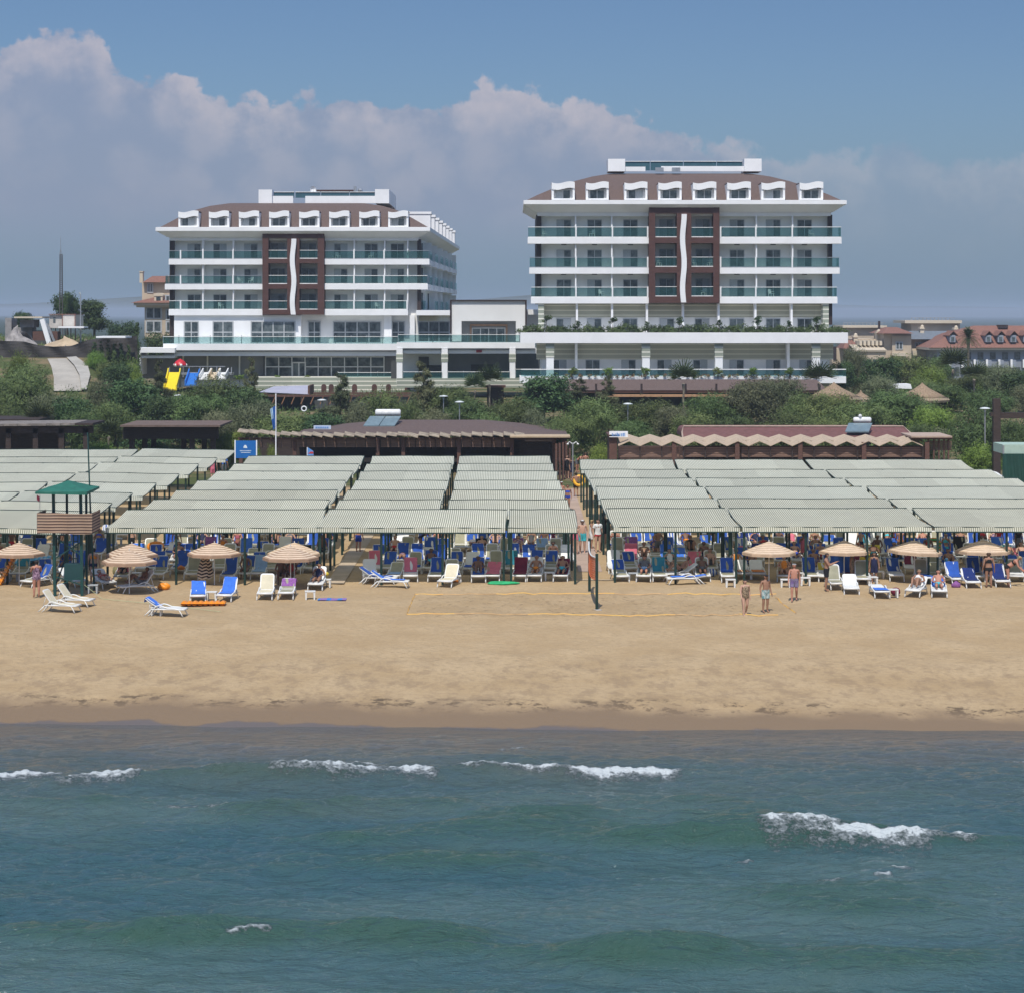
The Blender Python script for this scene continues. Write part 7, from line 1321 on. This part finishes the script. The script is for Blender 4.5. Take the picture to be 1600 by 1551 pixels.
def body(kind, fat):
    "one continuous skinned surface, cut afterwards into regions for clothes and hair"
    key = (kind, fat)
    if key in BODY: return BODY[key]
    J, Bn, hu, hf = pose(kind, fat); names = list(J); ix = {n: i for i, n in enumerate(names)}
    me = bpy.data.meshes.new('body'); me.from_pydata([J[n][0] for n in names], [(ix[p], ix[c]) for p, c in Bn], []); ob = bpy.data.objects.new('body_source', me); col.objects.link(ob)
    sk = ob.modifiers.new('skin', 'SKIN'); sk.use_smooth_shade = True
    for i, n in enumerate(names): r_ = J[n][1]; me.skin_vertices[0].data[i].radius = (r_, r_ * (.80 if n in ('pelvis', 'waist', 'chest') else 1)); me.skin_vertices[0].data[i].use_root = n == 'pelvis'
    ss = ob.modifiers.new('sub', 'SUBSURF'); ss.levels = 2; ss.render_levels = 2
    dg = bpy.context.evaluated_depsgraph_get(); ev = ob.evaluated_get(dg); m2 = bpy.data.meshes.new_from_object(ev); bpy.data.objects.remove(ob)
    m2.name = 'body'; m2.materials.clear(); m2.materials.append(SKIN[0])
    co = np.empty(len(m2.vertices) * 3); m2.vertices.foreach_get('co', co); co = co.reshape(-1, 3); no = np.empty_like(co); m2.vertices.foreach_get('normal', no.ravel()) if 0 else None
    no = np.array([v.normal[:] for v in m2.vertices]); fs = [tuple(p.vertices) for p in m2.polygons]; cen = np.array([co[list(f)].mean(0) for f in fs])
    bA = np.array([J[p][0] for p, c in Bn]); bB = np.array([J[c][0] for p, c in Bn]); rr = np.array([[J[p][1], J[c][1]] for p, c in Bn])
    d = bB - bA; t_ = np.clip(((cen[:, None] - bA) * d).sum(-1) / (d * d).sum(-1), 0, 1); dist = np.linalg.norm(cen[:, None] - (bA + d * t_[..., None]), axis=-1) / (rr[:, 0] * (1 - t_) + rr[:, 1] * t_); k = dist.argmin(1)
    reg = [(Bn[q][0].rstrip('lr') if Bn[q][0] not in ('pelvis',) else 'pelvis', Bn[q][1], t_[i, q]) for i, q in enumerate(k)]
    BODY[key] = (m2, co, no, fs, cen, reg, J, hu, hf); return BODY[key]
def wear(kind, fat, what):
    m2, co, no, fs, cen, reg, J, hu, hf = body(kind, fat); off = .012; ax = (J['chest'][0] - J['pelvis'][0]).normalized(); hc = J['head'][0]; sel = []
    for i, (p, c, t_) in enumerate(reg):
        h = float((Vector(cen[i]) - J['pelvis'][0]).dot(ax)); torso = c in ('waist', 'chest', 'neck', 'hipl', 'hipr') or (c in ('shl', 'shr') and t_ < .45); thigh = c in ('knl', 'knr')
        if what == 'trunks': ok = (torso and h < .10) or (thigh and t_ < .62)
        elif what == 'briefs': ok = (torso and h < .06) or (thigh and t_ < .13)
        elif what == 'bra': ok = torso and .28 < h < .43
        elif what == 'one_piece': ok = (torso and h < .44) or (thigh and t_ < .12)
        elif what == 'shirt': ok = (torso and -.02 < h) and c != 'neck' or c in ('shl', 'shr') or (c in ('ell', 'elr') and t_ < .55)
        elif what == 'dress': ok = (torso and h < .47) or (thigh and t_ < .80)
        else:
            v = Vector(cen[i]) - hc; ok = c in ('jaw', 'head', 'crown', 'earl', 'earr') and (v.dot(hu) > (.045 if what == 'cap' else .03) or (what != 'cap' and v.dot(hf) < .005 and v.dot(hu) > -.12))
        if ok: sel.append(i)
    off = {'trunks': .022, 'dress': .03, 'shirt': .02, 'cap': .02}.get(what, .013 if what != 'hair' else .016)
    used = sorted({q for i in sel for q in fs[i]}); mp = {q: j for j, q in enumerate(used)}; m = MB(); m.v = [tuple(co[q] + no[q] * off) for q in used]; m.f = [tuple(mp[q] for q in fs[i]) for i in sel]; m.m = [0] * len(m.f)
    if what == 'cap': b0 = hc + hu * .05; sx = Vector((1, 0, 0)); m.add([b0 + sx * .08 + hf * .07, b0 - sx * .08 + hf * .07, b0 - sx * .06 + hf * .20 - hu * .01, b0 + sx * .06 + hf * .20 - hu * .01, b0 + sx * .08 + hf * .07 + hu * .012, b0 - sx * .08 + hf * .07 + hu * .012, b0 - sx * .06 + hf * .20, b0 + sx * .06 + hf * .20], [(0, 1, 2, 3), (7, 6, 5, 4), (0, 4, 5, 1), (1, 5, 6, 2), (2, 6, 7, 3), (3, 7, 4, 0)])
    return m
WM = {}
CLOTH = {'leopard': M('leopard_print', (.10, .06, .035), .8, .6, 16, c2=(.42, .31, .20)), 'plaid': M('plaid_cloth', (.55, .52, .62), .85, .5, 11, c2=(.16, .10, .28)), 'tealw': M('teal_pattern', (.02, .30, .34), .8, .3, 7, c2=(.60, .66, .64)), 'floral': M('floral_print', (.10, .03, .10), .85, .6, 14, c2=(.46, .30, .40)), 'black': TOW['black'], 'navy': M('navy_cloth', (.014, .018, .06), .8), 'royal': M('royal_cloth', (.02, .06, .42), .7), 'orange': OR, 'turq': M('turquoise_cloth', (.06, .48, .56), .8, .2, 8), 'red': M('red_cloth', (.48, .02, .025), .8), 'white': TOW['white'], 'pink': TOW['pink'], 'grey': M('grey_cloth', (.14, .14, .15), .9), 'brownred': stripes('red_striped_cloth', (.36, .06, .04), (.50, .38, .28), 2, .08, .5), 'pale': TOW['pale'], 'blue': M('blue_shirt', (.05, .16, .55), .85)}
def person(loc, rz, kind, skin, clothes, hair, label, fat=1.0, s=1.0, cap=None, group=None):
    key = ('b', kind, fat, skin)
    b_ = body(kind, fat)[0]
    if key not in WM: WM[key] = b_.copy(); WM[key].materials[0] = SKIN[skin]
    o = bpy.data.objects.new('person', WM[key]); col.objects.link(o); o.location = loc; o.rotation_euler = (0, 0, rz); o.scale = (s, s, s); tag(o, label, 'person', 'bathers on the beach')
    for what, mt in clothes + [('hair', hair)] + ([('cap', cap)] if cap else []):
        m_ = HAIR[mt] if what == 'hair' else CLOTH[mt]; k2 = (what, kind, fat, m_.name)
        if k2 not in WM: WM[k2] = wear(kind, fat, what).data(what, [m_], True)
        c = bpy.data.objects.new({'bra': 'bikini_top', 'briefs': 'bikini_bottom', 'one_piece': 'swimsuit'}.get(what, what), WM[k2]); col.objects.link(c); c.parent = o
    k3 = ('eyes', kind)
    if k3 not in WM:
        J, Bn, hu, hf = pose(kind, fat); m = MB()
        for s_ in (-1, 1): m.ball(J['head'][0] + hf * .092 + Vector((s_ * .034, 0, 0)) + hu * .008, .010, 6)
        m.ball(J['jaw'][0] + hf * .060, .012, 6, 0, 2.0, .6, .5); WM[k3] = m.data('face', [EYE], True)
    c = bpy.data.objects.new('face', WM[k3]); col.objects.link(c); c.parent = o
    return o
def stand(px, py, hpx, rz, kind, skin, clothes, hair, label, fat=1.0, cap=None):
    g = G(px, py); s = hpx / FX * g.y / 1.71; return person(g, R(rz), kind, skin, clothes, hair, label, fat, s, cap)
stand(1164, 962, 58, 12, 'walk', 0, [('one_piece', 'leopard')], 'dark', 'woman in a leopard-print swimsuit walking by the court corner', 1.22)
stand(1196, 956.5, 60, 25, 'stand', 1, [('trunks', 'tealw')], 'dark', 'tanned man in teal and white trunks beside the court corner', 1.1, 'black')
stand(1241, 939, 60, -8, 'walk', 3, [('trunks', 'plaid')], 'grey', 'grey-haired man in purple plaid trunks walking towards the sea', 1.2)
stand(1291, 923, 60, 78, 'reach', 1, [('trunks', 'black')], 'dark', 'man in black trunks reaching for the upright blue towel', 1.1)
stand(1331, 909, 47, 70, 'stand', 1, [('dress', 'leopard')], 'dark', 'woman in a brown patterned dress seen from the side under the pale parasol', 1.05)
stand(1366, 910, 48, -15, 'stand', 1, [('dress', 'navy')], 'brown', 'woman in a navy top standing right of the patterned dress', 1.1)
stand(1545, 918, 56, 180, 'stand', 1, [('bra', 'black'), ('briefs', 'black')], 'brown', 'woman in a dark bikini with her back turned under the last parasol', 1.15)
stand(1579, 916, 58, 75, 'bend', 3, [('bra', 'black'), ('briefs', 'black')], 'blond', 'person in dark swimwear bending over a lounger at the right edge', 1.1)
stand(57, 933, 59, 200, 'reach', 3, [('one_piece', 'floral')], 'dark', 'woman in a floral purple swimsuit left of the lifeguard tower', 1.2)
stand(146, 912, 57, 178, 'stand', 0, [('bra', 'orange'), ('briefs', 'navy')], 'dark', 'woman in an orange top and navy bottom standing behind the tower mast', 1.15)
stand(910, 864, 53, 0, 'stand', 0, [('trunks', 'turq')], 'dark', 'stout man in turquoise trunks and white cap on the walkway', 1.28, 'white')
stand(899, 866, 48, 170, 'stand', 0, [('one_piece', 'pink')], 'dark', 'woman in pink half hidden behind the stout man in the white cap', 1.05)
stand(924, 857, 46, 100, 'stand', 1, [('dress', 'white')], 'blond', 'woman in a white dress beside the walkway posts', 1.0)
stand(934, 862, 52, 20, 'stand', 0, [('shirt', 'white'), ('briefs', 'red')], 'dark', 'person in a white shirt with red bottoms by the walkway posts')
stand(943, 850, 50, 190, 'stand', 1, [('dress', 'black')], 'dark', 'woman in black seen from behind at the walkway posts')
stand(887, 797, 40, 0, 'walk', 1, [('bra', 'royal'), ('briefs', 'royal')], 'brown', 'woman in a blue bikini coming down the walkway', 1.12)
stand(877, 792, 40, 10, 'stand', 3, [('trunks', 'red')], 'grey', 'reddish man in a white cap behind the woman in the blue bikini', 1.1, 'white')
stand(900, 776, 38, 185, 'hips', 1, [('trunks', 'black')], 'dark', 'man in black trunks going up the walkway with a yellow ring')
stand(886, 748, 37, 5, 'stand', 0, [('dress', 'black')], 'brown', 'woman in a long black dress at the top of the walkway')
stand(894, 750, 36, 40, 'stand', 1, [('dress', 'navy')], 'dark', 'woman in navy with a pink bag at the top of the walkway')
stand(904, 738, 34, 60, 'bend', 3, [('trunks', 'grey')], 'dark', 'man bending by the shower')
stand(915, 742, 35, 180, 'stand', 3, [('trunks', 'navy')], 'brown', 'man seen above the awning edge right of the shower', 1.1)
stand(350, 748, 38, 170, 'stand', 1, [('shirt', 'blue'), ('trunks', 'grey')], 'grey', 'man in a blue shirt left of the blue sign')
stand(333, 752, 38, 190, 'stand', 0, [('dress', 'pink')], 'blond', 'woman in pink left of the man in the blue shirt')
stand(1561, 864, 43, 10, 'stand', 1, [('shirt', 'red'), ('trunks', 'navy')], 'dark', 'person in a red shirt under the right block awning')
stand(1591, 866, 44, 30, 'stand', 2, [('shirt', 'black'), ('trunks', 'grey')], 'dark', 'person in black at the right edge under the awning')
stand(352, 858, 46, 30, 'stand', 2, [('trunks', 'black')], 'dark', 'dark-tanned man in black trunks standing behind the open parasol')
stand(206, 863, 40, 180, 'stand', 0, [('trunks', 'black')], 'grey', 'man in black trunks in the sandy gap between the awnings', 1.1)
stand(1112, 850, 44, -20, 'bend', 1, [('trunks', 'navy')], 'dark', 'man bending among the loungers of the right block')
stand(1395, 862, 42, 200, 'stand', 1, [('bra', 'red'), ('briefs', 'red')], 'brown', 'woman in a red bikini under the right block awning')
def lounge(px, py, rz, kind, skin, clothes, hair, label, fat=1.0, cap=None):
    "on the nearest lounger to that photo position"
    best = min(FREE, key=lambda q: abs(q[5][0] - px) + 2.2 * abs(q[5][1] - py)); x, y, rz0, ang, wh, _, _b = best; FREE.remove(best)
    return person(on_ground(x, y), rz0, kind, skin, clothes, hair, label, fat, 1.0, cap)
lounge(1425, 933, 0, 'knees_up', 1, [('bra', 'white'), ('briefs', 'white')], 'blond', 'blond woman in a white bikini lying on a lounger with knees raised'); lounge(1468, 934, 0, 'recline', 3, [('briefs', 'turq')], 'dark', 'sunbathing man in pale turquoise trunks, facing the sea', 1.1)
lounge(492, 923, 0, 'recline', 1, [('one_piece', 'navy')], 'dark', 'dark-haired bather in navy lying right of the parasol', 1.05); lounge(380, 905, 0, 'sit', 2, [('briefs', 'black')], 'blond', 'dark-tanned woman sitting on a lounger edge left of the cream lounger', 1.05)
g = G(437, 912); person(g + Vector((0, .6, 0)), R(5), 'sit', 2, [('briefs', 'black')], 'dark', 'dark-tanned man sitting under the parasol, left of a couple', 1.2); person(g + Vector((.62, .75, 0)), R(-10), 'sit', 2, [('one_piece', 'red')], 'dark', 'dark-tanned woman in red sitting under the parasol, right of a couple', 1.1)
lounge(172, 920, 0, 'lie', 0, [('briefs', 'red'), ('bra', 'red')], 'brown', 'sunbather in red lying beside the tower, head in the parasol shade'); lounge(217, 924, 0, 'knees_up', 2, [('trunks', 'grey')], 'dark', 'dark figure lying sideways in the parasol shade')
for i, (px, py, kd, skn, cl, hr_, lb, ft) in enumerate((
    (748, 905, 'knees_up', 2, [('briefs', 'white')], 'dark', 'dark-tanned bather curled on a front row lounger, drinking', 1.0), (838, 905, 'recline', 1, [('trunks', 'orange')], 'grey', 'bather with an orange towel over the knees in the front row', 1.0), (881, 905, 'recline', 1, [('trunks', 'green' if 0 else 'turq')], 'dark', 'man in green-blue trunks on the last front row lounger before the walkway', 1.1),
    (866, 880, 'sit', 2, [('briefs', 'navy')], 'dark', 'dark man sitting upright, third row by the walkway', 1.25), (829, 868, 'sit', 1, [('one_piece', 'grey')], 'dark', 'woman in a grey wrap sitting beside a tanned man', 1.05), (838, 858, 'sit', 2, [('trunks', 'black')], 'dark', 'tanned man sitting beside the woman in the grey wrap', 1.1),
    (990, 905, 'recline', 3, [('shirt', 'grey'), ('trunks', 'pale')], 'brown', 'man in a grey top reclining in the front row right of the net', 1.1), (1050, 905, 'knees_up', 1, [('briefs', 'black')], 'dark', 'man with knees raised on a blue lounger right of the net', 1.1), (1093, 905, 'recline', 2, [('trunks', 'grey')], 'dark', 'man lying on a blue lounger behind the sideways loungers', 1.1),
    (974, 858, 'sit', 1, [('shirt', 'brownred'), ('trunks', 'red')], 'dark', 'man in a red striped shirt sitting behind the net', 1.15), (1070, 868, 'knees_up', 1, [('one_piece', 'black')], 'dark', 'woman in black with knees raised in the third row of the right block', 1.1), (1045, 850, 'recline', 3, [('trunks', 'navy')], 'dark', 'man reclining deep under the right awning', 1.0),
    (1123, 890, 'knees_up', 0, [('trunks', 'khakit' if 0 else 'grey')], 'brown', 'bather with knees raised near the striped bag', 1.0), (1186, 892, 'knees_up', 1, [('briefs', 'navy')], 'dark', 'woman with knees raised on a pale towel behind the couple', 1.0), (1155, 890, 'recline', 0, [('one_piece', 'orange')], 'brown', 'woman in orange reclining behind the couple', 1.0), (1219, 862, 'sit', 2, [('trunks', 'black')], 'dark', 'dark man sitting with his chest to the sea under the right awning', 1.25),
    (1450, 868, 'sit', 2, [('one_piece', 'maroon' if 0 else 'red')], 'dark', 'dark woman in red sitting near the multicoloured ring', 1.0), (1500, 860, 'recline', 1, [('trunks', 'white')], 'grey', 'grey-haired man reclining under the right block awning', 1.1), (1540, 858, 'recline', 0, [('one_piece', 'floral')], 'blond', 'blond woman in floral swimwear under the right block awning', 1.0),
    (100, 890, 'recline', 2, [('briefs', 'navy')], 'dark', 'bather lying behind the lifeguard tower legs', 1.0), (505, 870, 'sit', 2, [('trunks', 'navy')], 'dark', 'dark man sitting beside the slab path', 1.15), (530, 868, 'recline', 1, [('trunks', 'turq')], 'dark', 'man stretched out beside the slab path', 1.05), (382, 860, 'sit', 3, [('bra', 'pink'), ('briefs', 'pink')], 'blond', 'blond woman in pink sitting in the central block', 1.05), (430, 855, 'knees_up', 1, [('briefs', 'black')], 'dark', 'bather with pale soles showing in the central block', 1.0), (300, 862, 'recline', 0, [('one_piece', 'navy')], 'brown', 'woman in navy reclining near the sandy gap', 1.0),
    (690, 860, 'recline', 3, [('trunks', 'royal')], 'dark', 'man in blue trunks reclining in the middle of the central block', 1.1), (630, 880, 'lie', 1, [('briefs', 'floral'), ('bra', 'floral')], 'dark', 'woman in a floral bikini lying flat beside the slab path', 1.0), (780, 858, 'knees_up', 0, [('one_piece', 'black')], 'brown', 'woman in black with knees raised, walkway end', 1.05), (1290, 868, 'recline', 1, [('trunks', 'red')], 'dark', 'man in red trunks reclining in the right block', 1.1), (1340, 880, 'recline', 3, [('one_piece', 'turq')], 'blond', 'blond woman in turquoise reclining behind the pale parasol', 1.05),
    (1400, 885, 'knees_up', 1, [('trunks', 'navy')], 'dark', 'man in navy trunks with knees raised behind the tilted parasol', 1.1), (1010, 868, 'recline', 0, [('bra', 'royal'), ('briefs', 'royal')], 'brown', 'woman in a blue bikini reclining behind the net', 1.0), (270, 880, 'recline', 1, [('trunks', 'grey')], 'dark', 'man in grey trunks reclining behind the blue-backed lounger', 1.1), (20, 878, 'sit', 1, [('one_piece', 'red')], 'dark', 'woman in red sitting behind the leftmost parasol', 1.1), (1575, 885, 'recline', 3, [('trunks', 'plaid')], 'grey', 'man in plaid trunks reclining at the right edge', 1.1))): lounge(px, py, 0, kd, skn, cl, hr_, lb, ft)
pr = random.Random(12)
for q in pr.sample([f for f in FREE if f[4].split()[0] in NUM and 112 < f[1] < 135], 42):
    x, y, rz0, ang, wh, _, _b = q; FREE.remove(q); k = pr.choice(('recline', 'recline', 'knees_up', 'lie', 'sit')); sk = pr.choice((0, 1, 1, 2, 3)); fem = pr.random() < .45; c1 = pr.choice(('black', 'navy', 'royal', 'red', 'pink', 'orange', 'turq', 'floral', 'grey', 'white', 'plaid'))
    if c1 == 'plaid' and fem: c1 = 'leopard'
    person(on_ground(x, y), rz0, k, sk, ([('one_piece', c1)] if pr.random() < .5 else [('bra', c1), ('briefs', c1)]) if fem else [('trunks', c1)], pr.choice(('dark', 'dark', 'brown', 'grey', 'blond')), ('pale', 'tanned', 'brown-skinned', 'sunburnt')[sk] + (' woman' if fem else ' man') + ' in ' + {'turq': 'turquoise', 'royal': 'blue'}.get(c1, c1) + {'recline': ' reclining', 'knees_up': ' with knees up', 'lie': ' lying flat', 'sit': ' sitting'}[k] + ', ' + wh, pr.choice((1.0, 1.1, 1.2)))
for px, py, h, rz, k, sk, cl, hr_, lb in ((276, 868, 45, 20, 'stand', 1, [('bra', 'white'), ('briefs', 'white')], 'brown', 'woman in a white bikini standing left of the open parasol'), (560, 862, 45, 160, 'stand', 3, [('trunks', 'royal')], 'dark', 'man in blue trunks walking up the slab path'), (1028, 872, 46, 200, 'hips', 1, [('trunks', 'grey')], 'dark', 'man with hands on hips behind the net posts'), (1255, 878, 46, 30, 'stand', 2, [('dress', 'pink')], 'dark', 'woman in a pink dress between the pale parasols'),
        (1478, 880, 47, -30, 'stand', 1, [('bra', 'turq'), ('briefs', 'turq')], 'blond', 'woman in a turquoise bikini standing between the two right-hand parasols'), (18, 872, 45, 10, 'stand', 2, [('trunks', 'red')], 'dark', 'man in red trunks behind the leftmost parasol'), (660, 862, 44, 70, 'bend', 1, [('one_piece', 'navy')], 'brown', 'woman in navy bending over a lounger in the central block'), (1345, 872, 45, 190, 'stand', 0, [('trunks', 'navy')], 'grey', 'man in navy trunks with his back turned under the right block')): stand(px, py, h, rz, k, sk, cl, hr_, lb)
g = G(1316, 905); m = MB(); m.grid(12, 14, lambda u_, v_: (g.x - .42 + .84 * u_ + .10 * math.sin(v_ * 3) * (1 - v_), g.y - .1 + .08 * math.sin(u_ * 9 + v_ * 3), g.z + .35 + .98 * v_ - .10 * (abs(u_ - .5) * 2) ** 2 * v_)); m.build('beach_towel', [TOW['bright']], None, True, base=g, label='bright blue towel held up and spread by the man in black trunks', cat='towel')
g = G(900, 776); ring_float(905, 776, .34, M('yellow_vinyl', (.80, .42, .02), .35), 'yellow swim ring carried by the man on the walkway', .85, 1.2)

# ---------------------------------------------------------------- air
hz_ = MB().box(-14000, 14000, -400, 12500, -31, 34); o = hz_.build('haze', [])
mm = bpy.data.materials.new('haze_air'); mm.use_nodes = True; t = NT(mm.node_tree); t.n.clear(); vo = t.new('ShaderNodeVolumePrincipled'); vo.inputs['Color'].default_value = (.70, .82, .98, 1); vo.inputs['Density'].default_value = 2.2e-4; vo.inputs['Anisotropy'].default_value = 0.0
t.l.new(vo.outputs[0], t.new('ShaderNodeOutputMaterial').inputs['Volume']); o.data.materials.append(mm); o['kind'] = 'stuff'
sc.cycles.volume_bounces = 0; mm.cycles.homogeneous_volume = True
